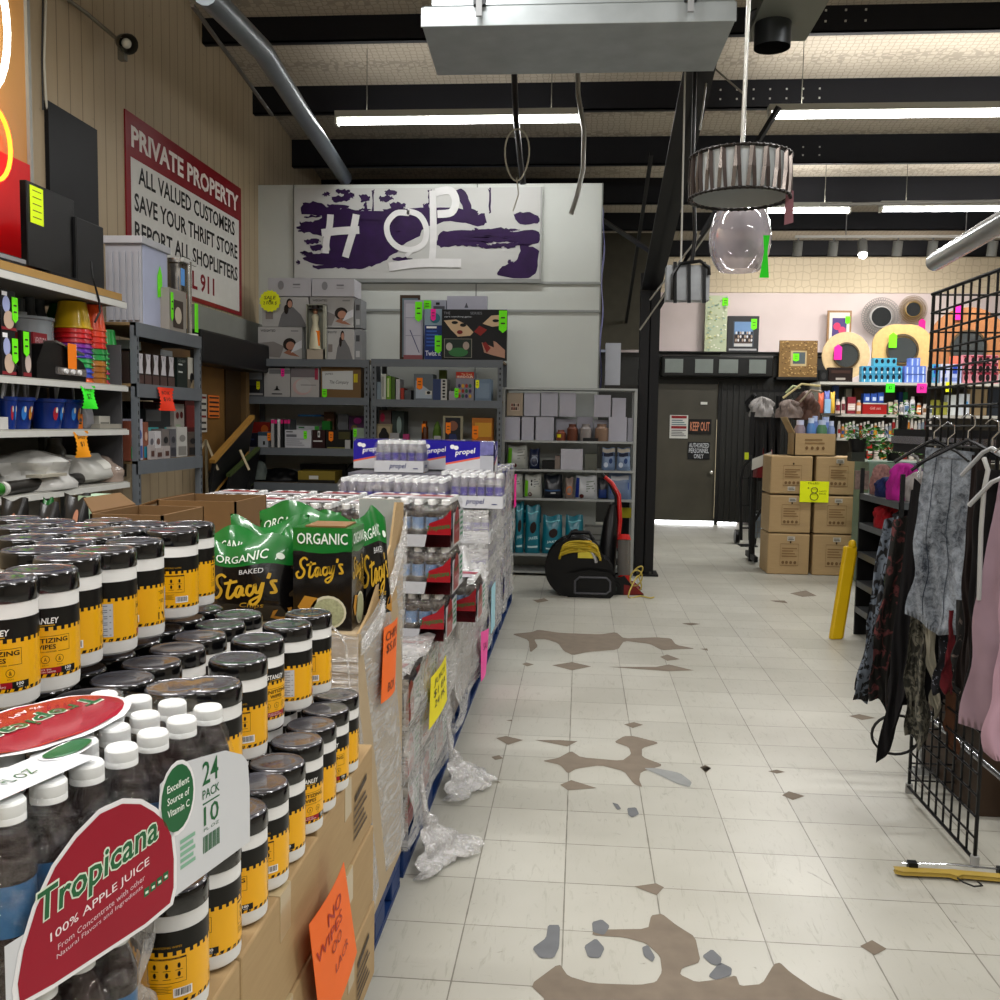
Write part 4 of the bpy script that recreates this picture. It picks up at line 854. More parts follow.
# long row of bottle packs left of it
for j in range(2):
    put(PT, (xs - (j + 1) * (W1 + .012), 5.75, zr - .03), 'white-tray water pack in the wide row behind the chips, %s from the right' % ORD[j], 'water packs in the wide row')
    put(PT, (xs - (j + 1) * (W1 + .012), 6.0, zr - .03), 'water pack in the second line of the wide row, %s from the right' % ORD[j], 'water packs in the wide row')
simple('cardboard_carton', 'stacked cases under the wide row of water packs', 'carton', (xs - 2 * (W1 + .012), xs - .015, 5.76, 6.25, .128, zr - .033), mat('#9a9aa4', .4, var=.2, scale=10))
a = P(375, 470, Y=6.35); z3 = zr + H1 - .005
put(PT, (P(375, 470, Y=6.35).x, 6.35, zr + .19), 'white-tray water pack standing highest, with clear bottles showing', 'water packs on the highest level')
put(PB, (P(354, 470, Y=6.7).x, 6.7, zr + .19), 'blue-printed water pack at the left end of the highest level', 'water packs on the highest level')
put(PB, (P(418, 470, Y=6.7).x, 6.7, zr + .19), 'blue-printed water pack in the middle of the highest level, behind the clear one', 'water packs on the highest level')
put(PB, (P(446, 468, Y=6.45).x, 6.45, zr + .19), 'blue-printed water pack at the right end of the highest level', 'water packs on the highest level')
simple('cardboard_carton', 'row of cases that carries the highest water packs', 'carton', (P(350, 470, Y=6.35).x, xs - .02, 6.30, 7.0, .128, zr + .185), mat('#77777f', .35, var=.3, scale=14))
drape('stretch_film', 'stretch film round the tall white-tray water column', 5.90, 6.98, zr - .01, .12, PXR + .012, .008)
# last pallet: purple labelled packs, pale blue and pink cards
for k in range(5):
    for j in range(4): put(PB if (k + j) % 2 else PT, (PXR - .01 - W2, 7.12 + j * .28, ztop + k * .215), 'water pack on the farthest pallet, layer %s, %s from the viewer' % (ORD[k], ORD[j]), 'water packs on the farthest pallet')
drape('stretch_film', 'stretch film round the farthest pallet of water packs', 7.1, 8.25, 1.18, .12, PXR + .014, .008)
simple('paper_card', 'pale blue card tucked under the film of the tall water column', 'card', (PXR + .022, PXR + .026, 6.05, 6.3, P(497, 612, X=PXR).z, P(497, 572, X=PXR).z), mat('#a9d3df'))
simple('paper_card', 'narrow pink card at the far end of the row of pallets', 'card', (PXR + .032, PXR + .036, 7.9, 8.1, .85, 1.12), mat(PINK))
# ================================================================ LEFT WALL
GREY = mat('#6e7378', .5, var=.1); STEEL = mat('#8d9092', .35, metal=.5); WSH = mat('#c9cac6', .45)
XF = -2.85
# PRIVATE PROPERTY sign, 4 x 8 feet, on the wall
xs_ = WL + .012; ya = P(125, 107, X=xs_).y; yb = P(241, 192, X=xs_).y; zt_ = (P(125, 107, X=xs_).z + P(241, 190, X=xs_).z) / 2; hh = 1.27
t = thing('wall_sign', 'large red and white PRIVATE PROPERTY sign on the beige wall', 'sign', (WL, ya, zt_ - hh))
MB().box(WL + .002, xs_, ya, yb, zt_ - hh, zt_, mat('#8f1626', .4)).build('board', t)
sf = plane((xs_ + .002, ya, zt_ - hh), UY * (yb - ya), UZ * hh); s2 = plane((xs_ + .0035, ya, zt_ - hh), UY * (yb - ya), UZ * hh)
mb = MB(); mb.rect(sf, .03, .03, .97, .74, mat('#d6d6d2', .4)); 
mb.text(s2, 'PRIVATE PROPERTY', .035, .80, .965, .93, mat('#e4ddd8'), .035)
for k, (tx, u0, u1) in enumerate((('ALL VALUED CUSTOMERS', .08, .92), ('SAVE YOUR THRIFT STORE', .05, .95), ('REPORT ALL SHOPLIFTERS', .05, .95))): mb.text(s2, tx, u0, .60 - k * .17, u1, .71 - k * .17, mat('#1c1c1c'), .02)
mb.text(s2, 'CALL 911', .30, .08, .70, .21, mat('#8f1626'), .025); mb.build('lettering', t)
# neon sign box at the far left
yn = P(31, 60, X=WL + .22).y
t = thing('neon_sign', 'plywood panel at the top left with a red field and a white neon ring', 'neon sign', (WL + .02, yn - .9, 2.3))
MB().box(WL + .02, WL + .2, yn - 1.0, yn, 2.42, 4.3, mat('#b98d58', .5, var=.2, scale=2)).build('panel', t)
MB().box(WL + .2, WL + .215, yn - 1.0, yn - .03, 2.42, 3.02, mat('#c4131a', .5)).build('red_field', t)
MB().box(WL + .2, WL + .22, yn - .03, yn, 2.42, 4.3, mat('#9a9a94', .5, metal=.4)).build('metal_edge', t)
c = P(-22, 12, X=WL + .27); MB().tube([(WL + .27, c.y + .26 * math.sin(a * .2618), c.z + .40 * math.cos(a * .2618)) for a in range(25)], .018, mat('#fff2e0', emit=6), 10).build('neon_tube', t, smooth=1)
c = P(-8, 142, X=WL + .26); MB().tube([(WL + .26, c.y + .17 * math.sin(a * .26), c.z + .20 * math.cos(a * .26)) for a in range(13)], .012, mat('#ff6a20', emit=6), 8).build('neon_tube', t, smooth=1)
# black panel, conduit, spot
a = P(48, 97, X=WL + .03); b = P(97, 120, X=WL + .03); c = P(97, 222, X=WL + .03)
tag(MB().box(WL + .002, WL + .03, a.y, b.y, c.z - .1, a.z - .02, mat('#121317', .5, var=.5, scale=4)).build('black_board'), 'plain black board hung on the beige wall beside the neon sign', 'board')
tag(MB().tube([P(46, -5, X=WL + .02), P(44, 60, X=WL + .02), P(46, 100, X=WL + .02), P(52, 140, X=WL + .02), P(53, 195, X=WL + .02)], .008, mat('#c8c4b6'), 6).build('wall_cable', smooth=1), 'pale cable running down the beige wall behind the black board', 'cable')
tag(MB().tube([P(43, -5, X=WL + .03), P(42, 60, X=WL + .03), P(43, 110, X=WL + .03)], .006, '#3a3a38', 6).build('wall_cable', smooth=1), 'thin dark cable on the beige wall next to the pale one', 'cable')
t = thing('security_lamp', 'small cone lamp on a bent conduit high on the beige wall', 'lamp', P(128, 50, X=WL + .1))
MB().tube([P(60, -6, X=WL + .03), P(85, 12, X=WL + .04), P(110, 33, X=WL + .1), P(120, 42, X=WL + .14)], .014, mat('#8a8578', .4, metal=.5), 8).build('conduit', t, smooth=1)
p = P(122, 42, X=WL + .15); p2 = P(134, 46, X=WL + .3); d = (p2 - p).normalized()
mb = MB(); mb.tube([p - d * .03, p, p + d * .05, p + d * .12], [.03, .05, .062, .07], mat('#5d5d55', .4, metal=.4), 14, caps=False); mb.tube([p, p + d * .03], .03, '#33332e', 12); mb.build('lamp_hood', t, smooth=.8)
MB().ball(p + d * .08, .035, mat('#d8d8cc', .15)).build('bulb', t, smooth=1); MB().box(p.x - .02, p.x + .03, p.y - .03, p.y + .02, p.z - .13, p.z - .04, mat('#77756a', .4)).build('junction_box', t)
# pipes under the roof on the left
tag(MB().tube([P(205, -8, Z=4.0), P(262, 50, Z=4.08), P(300, 110, Z=4.12), P(345, 178, Z=4.16)], .075, mat('#6f767b', .35, metal=.5, var=.2), 14).build('roof_pipe', smooth=.8), 'thick grey pipe running under the roof above the beige wall', 'pipe')
tag(MB().tube([P(192, 5, Z=4.1), P(272, 115, Z=4.12)], .015, mat('#5f5a50', .5), 8).build('roof_conduit', smooth=.8), 'thin conduit beside the thick roof pipe', 'pipe')
# gondola shelving along the wall
Y0g, Y1g = 3.2, 5.85
t = thing('gondola_shelving', 'long white-edged shelving along the left wall with a chipboard top shelf', 'shelving', (XF, Y0g, 0))
MB().box(WL + .03, WL + .06, Y0g, Y1g, 0, 2.0, mat('#8b8a84', .6)).build('back_panel', t)
def shelf_board(x0, x1, y0, y1, z, th, m, parent, lip=None, nm='shelf'):
    mb = MB(); mb.box(x0, x1, y0, y1, z - th, z, m)
    if lip: mb.box(x1, x1 + .012, y0, y1, z - lip - .02, z - .008, WSH)
    return mb.build(nm, parent)
MB().box(XF - .55, XF - .02, Y0g, Y1g, 2.27, 2.315, mat('#a98a55', .6, var=.2, scale=6)).build('top_board', t); shelf_board(XF - .55, XF, Y0g, Y1g, 2.268, .03, mat('#7d7c76'), t, .025)
LV = (1.748, 1.478, 1.147)
for z in LV: shelf_board(XF - .52, XF, Y0g, Y1g, z, .02, mat('#a5a49e'), t, .018)
shelf_board(XF - .6, XF + .02, Y0g, Y1g, .2, .2, mat('#8b8a84'), t, .03)
for y in (4.6, Y1g - .03): MB().box(WL + .06, WL + .1, y, y + .04, 0, 2.27, mat('#55554f')).build('upright', t)
MB().box(XF - .5, XF - .03, Y1g - .012, Y1g, 1.15, 2.0, mat('#57575a', .6)).build('end_panel', t)
# things on the top board
ZT = 2.317
a = P(27, 183, X=XF - .1); b = P(77, 215, X=XF - .1)
t = thing('television', 'black flat television with a yellow-green note on the top shelf', 'television', (XF - .12, 5.1, ZT)); 
y0, y1 = P(28, 250, X=XF - .1).y, P(75, 250, X=XF - .1).y; zt1 = P(50, 190, X=XF - .1).z
MB().box(XF - .14, XF - .1, y0, y1, ZT + .03, zt1, mat('#08080a', .3)).build('screen', t, bevel=.004); MB().box(XF - .2, XF - .03, (y0 + y1) / 2 - .15, (y0 + y1) / 2 + .15, ZT, ZT + .015, '#111113').build('stand', t); MB().box(XF - .135, XF - .115, (y0 + y1) / 2 - .03, (y0 + y1) / 2 + .03, ZT + .01, ZT + .05, '#111113').build('stand', t)
nb, nt = P(31, 222, X=XF - .096), P(43, 190, X=XF - .096); mb = MB(); mb.box(XF - .099, XF - .096, nb.y, nt.y, nb.z, nt.z, mat('#d9f022', .6)); 
for k in range(5): mb.box(XF - .096, XF - .0955, nb.y + .02, nt.y - .02, nb.z + .03 + k * .035, nb.z + .035 + k * .035, '#5d6a20')
mb.build('price_note', t)
t = thing('computer_monitor', 'black screen leaning at the left edge of the top shelf', 'monitor', (XF - .1, 4.7, ZT)); y1 = P(19, 235, X=XF - .05).y
mb = MB(); mb.obox((XF - .28, 4.3, ZT + .04), UY, Vector((0, .25, 1)).normalized(), y1 - 4.42, .45, .03, mat('#08080a', .3), UX); mb.build('screen', t, bevel=.004)
MB().box(XF - .3, XF - .02, 4.3, y1, ZT, ZT + .035, mat('#2a2b2e', .3)).build('keyboard_base', t); MB().box(XF - .02, XF - .015, 4.3, y1, ZT + .01, ZT + .03, mat('#9a9a9c', .3, metal=.5)).build('metal_trim', t)
y0, y1 = P(75, 250, X=XF - .08).y, P(104, 250, X=XF - .08).y; z1_ = P(90, 222, X=XF - .08).z
tag(MB().box(XF - .35, XF - .08, y0 + .02, y1, ZT, z1_, mat('#0b0b0d', .45)).build('speaker_box', bevel=.006), 'black box-shaped speaker between the television and the grey tote', 'speaker')
tag(MB().tube([P(91, 262, X=XF - .02), P(93, 278, X=XF + .02), P(99, 300, X=XF + .02), P(100, 312, X=XF + .02), P(95, 322, X=XF + .03)], .006, '#111', 6).build('power_cord', smooth=1), 'black power cord hanging over the edge of the chipboard shelf', 'cord')
# tote on the riveted shelf
Zr = 2.158
c = P(142, 325, Z=Zr + .01); t = thing('storage_tote', 'tall light grey plastic tote standing on end with a green tag', 'tote', (c.x, c.y, Zr)); xl = P(106, 300, Y=c.y).x; yr_ = P(168, 300, X=c.x).y; zt2 = P(142, 236, Y=c.y).z
G1 = mat('#a9abb2', .45); G2 = mat('#b7bed6', .4)
mb = MB(); mb.box(xl, c.x, c.y, yr_, Zr, zt2 - .03, G1); 
for k in range(5): x = xl + (c.x - xl) * (.1 + .18 * k); mb.box(x, x + .03, c.y - .012, c.y, Zr + .04, zt2 - .1, G1)
mb.box(c.x, c.x + .004, c.y + .02, yr_ - .02, Zr + .02, zt2 - .05, G2); mb.build('body', t, bevel=.008)
MB().box(xl - .015, c.x + .02, c.y - .025, yr_ + .015, zt2 - .05, zt2, mat('#b9bbc0', .4)).build('rim', t, bevel=.006)
a = P(159, 298, X=c.x + .008); MB().slab([(c.x + .008, a.y - .02, a.z), (c.x + .008, a.y + .05, a.z + .02), (c.x + .008, a.y + .05, a.z + .16), (c.x + .008, a.y + .02, a.z + .22), (c.x + .008, a.y - .02, a.z + .15)], (.002, 0, 0), GREEN).build('price_tag', t)
rv = thing('riveted_shelving', 'grey riveted steel shelving on the left wall beside the dark doorway', 'shelving', (XF, 5.98, 0))
ya_, yb_ = 5.99, P(200, 345, X=XF).y + .02
for y in (ya_, yb_ - .04):
    for x in (XF - .04, WL + .1):
        mb = MB(); mb.box(x, x + .04, y, y + .04, 0, Zr, GREY)
        for k in range(40): mb.box(x + .0395, x + .041, y + .014, y + .026, .06 + k * .052, .085 + k * .052, '#26282a')
        mb.build('upright', rv)
for z in (Zr, 1.768, 1.268, .62): 
    MB().box(WL + .1, XF - .01, ya_, yb_, z - .02, z - .001, mat('#8f7a5a', .7)).build('shelf', rv); mb = MB(); mb.box(XF - .012, XF + .004, ya_, yb_, z - .088, z, GREY); mb.box(WL + .1, XF, yb_ - .015, yb_, z - .088, z - .021, GREY); mb.build('beam', rv)
gx('appliance_box', 'white printed box with a chrome coffee urn pictured, beside the grey tote', 'box', 169, 186, 290, XF - .03, Zr, .25, '#9b968f', dc=(('r', .2, .1, .8, .75, '#4c4038'), ('o', .5, .4, .2, .2, '#c9bfae')), tags=((.05, .9, GREEN, .04, .2),))
mb = MB(); q = P(181, 262, X=XF - .15); mb.lathe([(0, 0), (.1, 0), (.1, .20), (.11, .21), (.11, .24), (0, .25)], (XF - .18, q.y, P(180, 290, X=XF - .1).z), mat('#8c8984', .2, metal=.9), 20); tag(mb.build('coffee_urn', smooth=.6), 'chrome cylinder urn on top of the printed box by the sign', 'urn')
t = thing('chrome_stand', 'slim chrome stand with a blue tag at the right end of the riveted shelf', 'stand', (XF - .1, yb_ - .1, Zr)); ps = P(189, 262, X=XF - .05); 
MB().tube([(XF - .05, ps.y, Zr + .01), (XF - .05, ps.y, ps.z)], .018, mat('#c8c8c4', .15, metal=.9), 10).build('pole', t, smooth=1); MB().bar((XF - .05, ps.y - .12, ps.z), (XF - .05, ps.y + .12, ps.z), .02, .03, '#c8c8c4').build('arm', t); MB().lathe([(0, 0), (.06, 0), (.06, .012), (0, .015)], (XF - .05, ps.y, Zr), '#c8c8c4', 14).build('foot', t)
a = P(185, 285, X=XF); MB().box(XF - .03, XF - .027, a.y, a.y + .06, a.z, a.z + .12, '#6aa7e8').build('blue_tag', t); a = P(194, 335, X=XF); MB().box(XF - .02, XF - .017, ps.y + .02, ps.y + .08, Zr + .03, Zr + .24, GREEN).build('price_tag', t)
# riveted shelf rows
for i in range(6): gx('blender_box', 'white and dark photo box in the row of alike boxes, %s from the left' % ORD[i], 'box', 129 + i * 7.7, 135.5 + i * 7.7, 352 + i * .9, XF - .05, 1.769, .3, '#3a2e2b', dc=(('p', [(.1, .35), (.9, .35), (.8, .65), (.9, .98), (.15, .98), (.3, .65)], '#c6c4c8'), ('r', 0, 0, 1, .3, '#5a4642'), ('t', 'V', .35, .8, .65, .95, '#8b8b90')), group='alike photo boxes on the riveted shelf')
gx('appliance_box', 'dark green box with white print right of the alike boxes', 'box', 177, 187, 358, XF - .05, 1.769, .3, '#1f2d28', dc=(('r', .1, .75, .5, .8, '#c9cfca'), ('r', .1, .5, .5, .55, '#c9cfca'), ('t', 'CHEF', .1, .85, .8, .93, '#8a948f')))
gx('appliance_box', 'pale box with a kneeling figure printed, right end of the upper riveted shelf', 'box', 187.5, 197, 358, XF - .05, 1.769, .3, '#6c6457', dc=(('r', 0, .3, .5, 1, '#c9c8bf'), ('o', .4, .35, .2, .16, '#1d1a18'), ('p', [(.2, .02), (.5, .3), (.9, .25), (.8, .0)], '#a89a80')))
gx('cardboard_box', 'brown box lying behind the alike photo boxes', 'box', 142, 190, 346, XF - .3, 1.769, .2, '#6d5433', dc=(('r', .35, .2, .6, .9, '#9aa0a4'), ('t', 'GIFT', .38, .4, .58, .6, '#44484c')))
gx('glass_dish', 'small clear dish on top of the alike boxes at the left end', 'dish', 129, 141, 341, XF - .12, 2.0, .12, '#8d9690')
gx('red_box', 'red and black box behind the orange-red note', 'box', 143, 166, 402, XF - .25, 1.27, .2, '#3a1a1c', dc=(('r', 0, .3, 1, .45, '#6b2024'),))
gx('speaker_box', 'dark grey mesh box with a teal stripe on the lower riveted shelf', 'box', 145, 170, 409, XF - .12, 1.44, .25, '#34383a', dc=(('r', 0, .12, .5, .25, '#4fa7ab'), ('r', .75, .12, .95, .25, '#4fa7ab'), ('r', .02, .5, .6, .95, '#6a6e70')))
gx('picture_box', 'white box printed with red and green faces above the lower boxes', 'box', 174, 184, 404, XF - .12, 1.44, .25, '#b9b4ae', dc=(('o', .3, .6, .15, .12, '#7d3030'), ('o', .7, .62, .15, .12, '#6b2a2a'), ('r', .1, .05, .6, .3, '#a7b49c')))
gx('red_box', 'dark red box standing at the right end of the lower riveted shelf', 'box', 185, 195, 400, XF - .15, 1.27, .25, '#5c1c1a', dc=(('r', .1, .5, .9, .9, '#84322c'),))
gx('picture_box', 'flat carton that carries the mesh box and the face box', 'box', 146, 184, 425.5, XF - .14, 1.27, .22, '#8b8078')
for i, (a, b, y, cc, pr) in enumerate(((130, 135, 421, '#7a4a3a', '#2d8a5a'), (136, 142.5, 419, '#b8b8c6', '#4b5f9b'), (143, 148, 422, '#8c5a48', '#2a8da3'), (149, 154, 431, '#b5b3b6', '#6b6a70'), (155, 161, 431, '#c2c0c2', '#7a5f58'), (162, 169, 429, '#7c7674', '#2b2a2c'), (170, 176, 429, '#6f6e72', '#44444c'), (177, 187, 427, '#bdbcb8', '#8c8a86'), (188, 197, 432, '#5a5048', '#241f1d'))):
    gx('toy_box', ['box with a green-shirted figure, front left of the lower riveted shelf', 'tall pale blue box among the lower riveted shelf boxes', 'box with a blue-shirted figure, lower riveted shelf', 'first small white V-mark box on the lower riveted shelf', 'second white V-mark box, right of the first', 'dark grey box with a black lens printed', 'medium grey box right of the black lens box', 'wide white box on the lower riveted shelf, right of centre', 'dark box with a round black mark at the right end'][i], 'box', a, b, y, XF - .04, 1.27, .09, cc, dc=(('r', .1, .05, .9, .35, pr), ('o', .5, .62, .3, .12, '#c2a08c' if i in (0, 2) else pr)))
for i, (a, b, y) in enumerate(((150, 155, 445), (156, 163, 448), (164, 170, 446))): gx('small_box', '%s low white box in front on the lower riveted shelf' % ORD[i], 'box', a, b, y, XF - .01, 1.27, .02, '#a9a2a0', dc=(('r', .2, .2, .8, .6, '#5d4038'),))
def hang_note(px0, px1, pyt, pyb, x, col, label, lines=(), name='price_note', wave=True):
    a, b = P(px0, pyt, X=x), P(px1, pyb, X=x); mb = MB(); w = b.y - a.y; h = a.z - b.z; n = 7
    sf = lambda u, v: Vector((x + .012 * math.sin(4 * v + 2 * u), a.y + w * u, b.z + h * v))
    if wave:
        mb.grid(sf, 6, 8, mat(col, .6)); 
        for k in range(n):
            for uu, s in ((0, -1), (1, 1)): mb.poly([sf(uu, k / n + .02), sf(uu, (k + .8) / n), sf(uu + s * .08, (k + .4) / n)][::s], mat(col, .6))
    else: mb.grid(sf, 6, 8, mat(col, .6))
    f2 = lambda u, v: sf(u, v) + UX * .002
    for (t_, u0, v0, u1, v1) in lines: mb.text(f2, t_, u0, v0, u1, v1, mat('#3a2a18'), 0, .1)
    return tag(mb.build(name, smooth=.8), label, 'sign')
hang_note(159, 174, 387, 411, XF + .02, '#ff4a2a', 'orange-red ragged price note hanging from the riveted shelf', (('BOX', .2, .7, .8, .85), ('$10', .2, .4, .8, .58)))
hang_note(82, 96, 385, 409, XF + .02, '#46f03a', 'bright green ragged note hanging from the shelf above the buckets', (('SALE', .2, .75, .85, .9), ('$2', .3, .4, .7, .65)))
hang_note(75, 89, 431, 457, XF + .02, '#ffa51e', 'orange-yellow ragged note hanging below the bucket shelf', (('BAGS', .2, .7, .85, .85), ('$1', .3, .4, .7, .6)))
# shelf above the buckets
S1 = 1.75
for k, (zb_, py) in enumerate(((S1, 331), (P(8, 332, X=XF - .05).z + .004, 290))):
    gx('hanging_pack', '%s blister pack with a pet photo at the left edge of the second shelf' % ['lower', 'upper'][k], 'pack', 0 if k else 1, 15, py, XF - .05, zb_, .06, '#1b1b1f', dc=(('r', .0, .03, 1, .10, '#8b2a33'), ('o', .35, .65, .25, .2, '#aab2d8'), ('o', .5, .28, .35, .22, '#c8b2a0'), ('r', .05, .85, .4, .95, '#e8e8ea')), tags=((.68, .85, GREEN, .05, .13),))
for i in range(3): gx('glass_tumbler', 'clear plastic tumbler behind the food processor, %s from the left' % ORD[i], 'tumbler', 22 + i * 10, 31 + i * 10, 299 - 2 * i, XF - .33, S1, .1, '#565b5e', shape='round', group='clear tumblers behind the processor')
gx('cup', 'tall green plastic cup at the back of the second shelf', 'cup', 62, 74, 292, XF - .3, S1, .1, '#1f7a2c', shape='round'); gx('cup', 'blue plastic cup between the green and yellow ones', 'cup', 75, 81, 300, XF - .25, S1, .08, '#1d3f8c', shape='round')
def cups(px0, px1, pyt, cols, label, x=XF - .08, z=S1, topcol=None):
    a, b = P(px0, pyt, X=x), P(px1, pyt, X=x); r = (b.y - a.y) / 2; cx, cy = x - r, (a.y + b.y) / 2; H = a.z - z; t = thing('cup_stack', label, 'cups', (cx, cy, z)); n = len(cols); hc = .12
    hc = .16; step = (H - hc) / (n - 1)
    for k, c_ in enumerate(cols):
        m = mat(c_, .3, coat=.3); z0 = z + step * k; h = hc if k == n - 1 else step + .03
        MB().lathe([(r, z0), (r * 1.06, z0 + .004), (r * 1.05, z0 + .012), (r * .98, z0 + .013), (r * ((.74 if k == n - 1 else .96 - .10 * h / hc)), z0 + h)] + ([(0, z0 + h)] if k == n - 1 else []), (cx, cy, 0), m, 16).build('cup', t, smooth=.5)
    return t
cups(80, 98, 300, ['#e2703a', '#2b4fb5', '#3b5fd0', '#27a05a', '#3aa860', '#5b3fb0', '#6c3ab0', '#8c2fa0', '#c02a3a', '#d0242c', '#d8302a', '#d8b92a'], 'stack of plastic cups with a yellow one on top, orange at the foot')
cups(98, 110, 304, ['#a56a2a', '#a8702c', '#a56a2a', '#b07830', '#2f9a50', '#2a8f48', '#d03a2a', '#d8402a', '#e0502a', '#e8602a'], 'stack of orange, green and amber cups right of the yellow-topped stack')
cups(111, 122, 329, ['#c0304a', '#2a9a4a', '#b83a6a', '#28a050', '#2a9a4a', '#30a858', '#2a9a4a'], 'short stack of green cups at the end of the second shelf')
cups(88, 99, 296, ['#a02020', '#b02424', '#a82020', '#b42828'], 'red cups standing behind the yellow-topped stack', x=XF - .28)
# food processor
a = P(30, 376, X=XF - .1); y0, y1 = P(34, 360, X=XF - .12).y, P(66, 360, X=XF - .12).y; cy = (y0 + y1) / 2; R_ = (y1 - y0) / 2; x_ = XF - .12 - R_
t = thing('food_processor', 'clear bowl food processor standing behind the toaster grill', 'food processor', (x_, cy, S1)); zb1 = P(50, 347, X=XF - .1).z
MB().lathe([(0, 0), (R_, 0), (R_ * .9, zb1 - S1 - .01), (0, zb1 - S1)], (x_, cy, S1), '#1c1a1c', 20).build('base', t, smooth=.5)
zt1 = P(50, 317, X=XF - .1).z; MB().lathe([(R_ * .85, zb1), (R_, zb1 + .03), (R_, zt1 - .02), (R_ * 1.05, zt1 - .015), (R_ * 1.05, zt1), (.03, zt1 + .01), (.03, zt1 + .03), (0, zt1 + .03)], (x_, cy, 0), mat('#c5cdd2', .08, alpha=.42), 22).build('bowl', t, smooth=.6)
MB().tube([(x_, cy + R_, zt1 - .02), (x_, cy + R_ + .05, zt1 - .03), (x_, cy + R_ + .06, zb1 + .07), (x_, cy + R_, zb1 + .03)], .010, mat('#c5cdd2', .1, alpha=.6), 8).build('handle', t, smooth=1)
gx('small_box', 'red box with white letters left of the grill', 'box', 33, 47, 333, XF - .1, S1, .12, '#8a2a33', dc=(('t', 'VENTURA', .1, .75, .9, .9, '#d9b8ba'), ('r', .05, .1, .95, .6, '#a83038')))
gx('jewellery_card', 'black card with a green tag and a charm, left of the grill', 'card', 21, 31, 331, XF - .04, S1, .02, '#241a1a', dc=(('o', .6, .3, .3, .2, '#c8b8b0'), ('r', .1, .02, .9, .1, '#8b2a33')), tags=((.1, .98, GREEN, .05, .13),))
y0, y1 = P(38, 370, X=XF - .03).y, P(85, 372, X=XF - .03).y; t = thing('contact_grill', 'black and silver contact grill with an orange tag', 'grill', (XF - .1, y0, S1)); w = y1 - y0
mb = MB(); h = .19; mb.slab([(XF - .03, y0, S1), (XF - .03, y0, S1 + .08), (XF - .03, y0 + w * .15, S1 + h), (XF - .03, y0 + w * .4, S1 + h + .01), (XF - .03, y0 + w * .95, S1 + .10), (XF - .03, y1, S1 + .07), (XF - .03, y1, S1)], (-.26, 0, 0), mat('#0c0b0c', .35)); mb.build('body', t, bevel=.01)
mb = MB(); mb.obox((XF - .27, y0 + w * .35, S1 + h + .012), Vector((0, .6, -.105)).normalized(), UX, w * .62, .25, .012, mat('#8f8b88', .25, metal=.8), Vector((0, .17, .98))); mb.build('metal_lid', t); MB().box(XF - .03, XF - .015, y0 + w * .35, y1 - .01, S1 + .03, S1 + .07, mat('#a5a19e', .25, metal=.8)).build('control_strip', t)
for k in range(3): MB().tube([(XF - .015, y0 + w * (.5 + .15 * k), S1 + .05), (XF - .002, y0 + w * (.5 + .15 * k), S1 + .05)], .014, '#d9d9d9', 12).build('knob', t)
a = P(68, 345, X=XF - .01); MB().slab([(XF - .012, a.y, a.z + .01), (XF - .012, a.y + .09, a.z + .01), (XF - .012, a.y + .09, a.z - .13), (XF - .012, a.y, a.z - .13)], (.002, 0, 0), ORANGE).build('price_tag', t)
gx('perfume_box', 'small lilac box behind the grill, beside the cup stack', 'box', 78, 87, 350, XF - .2, S1, .08, '#8f86b8', dc=(('r', .1, .5, .9, .9, '#c8a8b8'),))
# bucket shelf
S2 = 1.48
for i, (a, b) in enumerate(((-6, 5), (5, 27), (27, 40), (38, 58), (57, 75))):
    p0, p1 = P(a, 400, X=XF - .12), P(b, 400, X=XF - .12); r = (p1.y - p0.y) / 2 * (1 if i != 2 else .9); cx = XF - .03 - r - (.1 if i in (2,) else 0); cy = (p0.y + p1.y) / 2; H = P(20, 397, X=XF - .05).z - S2
    t = thing('toy_bucket', 'blue bucket with a white handle, %s from the left on the third shelf' % ORD[i], 'bucket', (cx, cy, S2), group='blue buckets on the third shelf')
    mb = MB(); mb.lathe([(0, 0), (r * .7, 0), (r * .95, H - .02), (r * 1.03, H - .018), (r * 1.03, H), (r * .93, H)], (cx, cy, S2), mat('#133a86', .3, coat=.3, var=.2), 20)
    for k in range(3): aa = -.5 + .5 * k; q = lambda u, v, aa=aa: Vector((cx + r * (.76 + .2 * v) * math.cos(aa + u) * 1.02, cy + r * (.76 + .2 * v) * math.sin(aa + u) * 1.02, S2 + H * (v))); mb.oval(q, 0, .5, .16, .22, mat(['#b03040', '#3d86d0', '#c88a30'][(k + i) % 3])); mb.oval(lambda u, v, q=q: q(u, v) + UX * .002, .05, .62, .07, .1, mat('#d9d5cc'))
    mb.build('bucket_body', t, smooth=.5)
    MB().tube([(cx, cy - r, S2 + H - .01), (cx + .01, cy - r * .7, S2 + H + .11), (cx + .01, cy, S2 + H + .17), (cx + .01, cy + r * .7, S2 + H + .11), (cx, cy + r, S2 + H - .01)], .007, mat('#b9bcc4', .4), 6).build('handle', t, smooth=1)
gx('slipper', 'grey felt slipper sole leaning by the orange tag', 'slipper', 76, 84, 400, XF - .08, S2, .05, '#5f5f63', shape='bag', tags=((.1, .5, ORANGE, .06, .17),)); gx('slipper', 'paler slipper sole right of the other one', 'slipper', 86, 96, 407, XF - .08, S2, .05, '#8b8b90', shape='bag')
gx('small_box', 'small white box at the right end of the third shelf', 'box', 99, 110, 416, XF - .1, S2, .1, '#c4c2ba', dc=(('r', .1, .3, .9, .5, '#8d8b84'),)); gx('envelope', 'flat white packet lying at the end of the third shelf', 'packet', 100, 122, 424, XF - .03, S2, .12, '#9a978e')
gx('folded_paper', 'folded white paper at the left edge of the third shelf', 'paper', 0, 8, 417, XF - .02, S2, .05, '#c8c8c6')
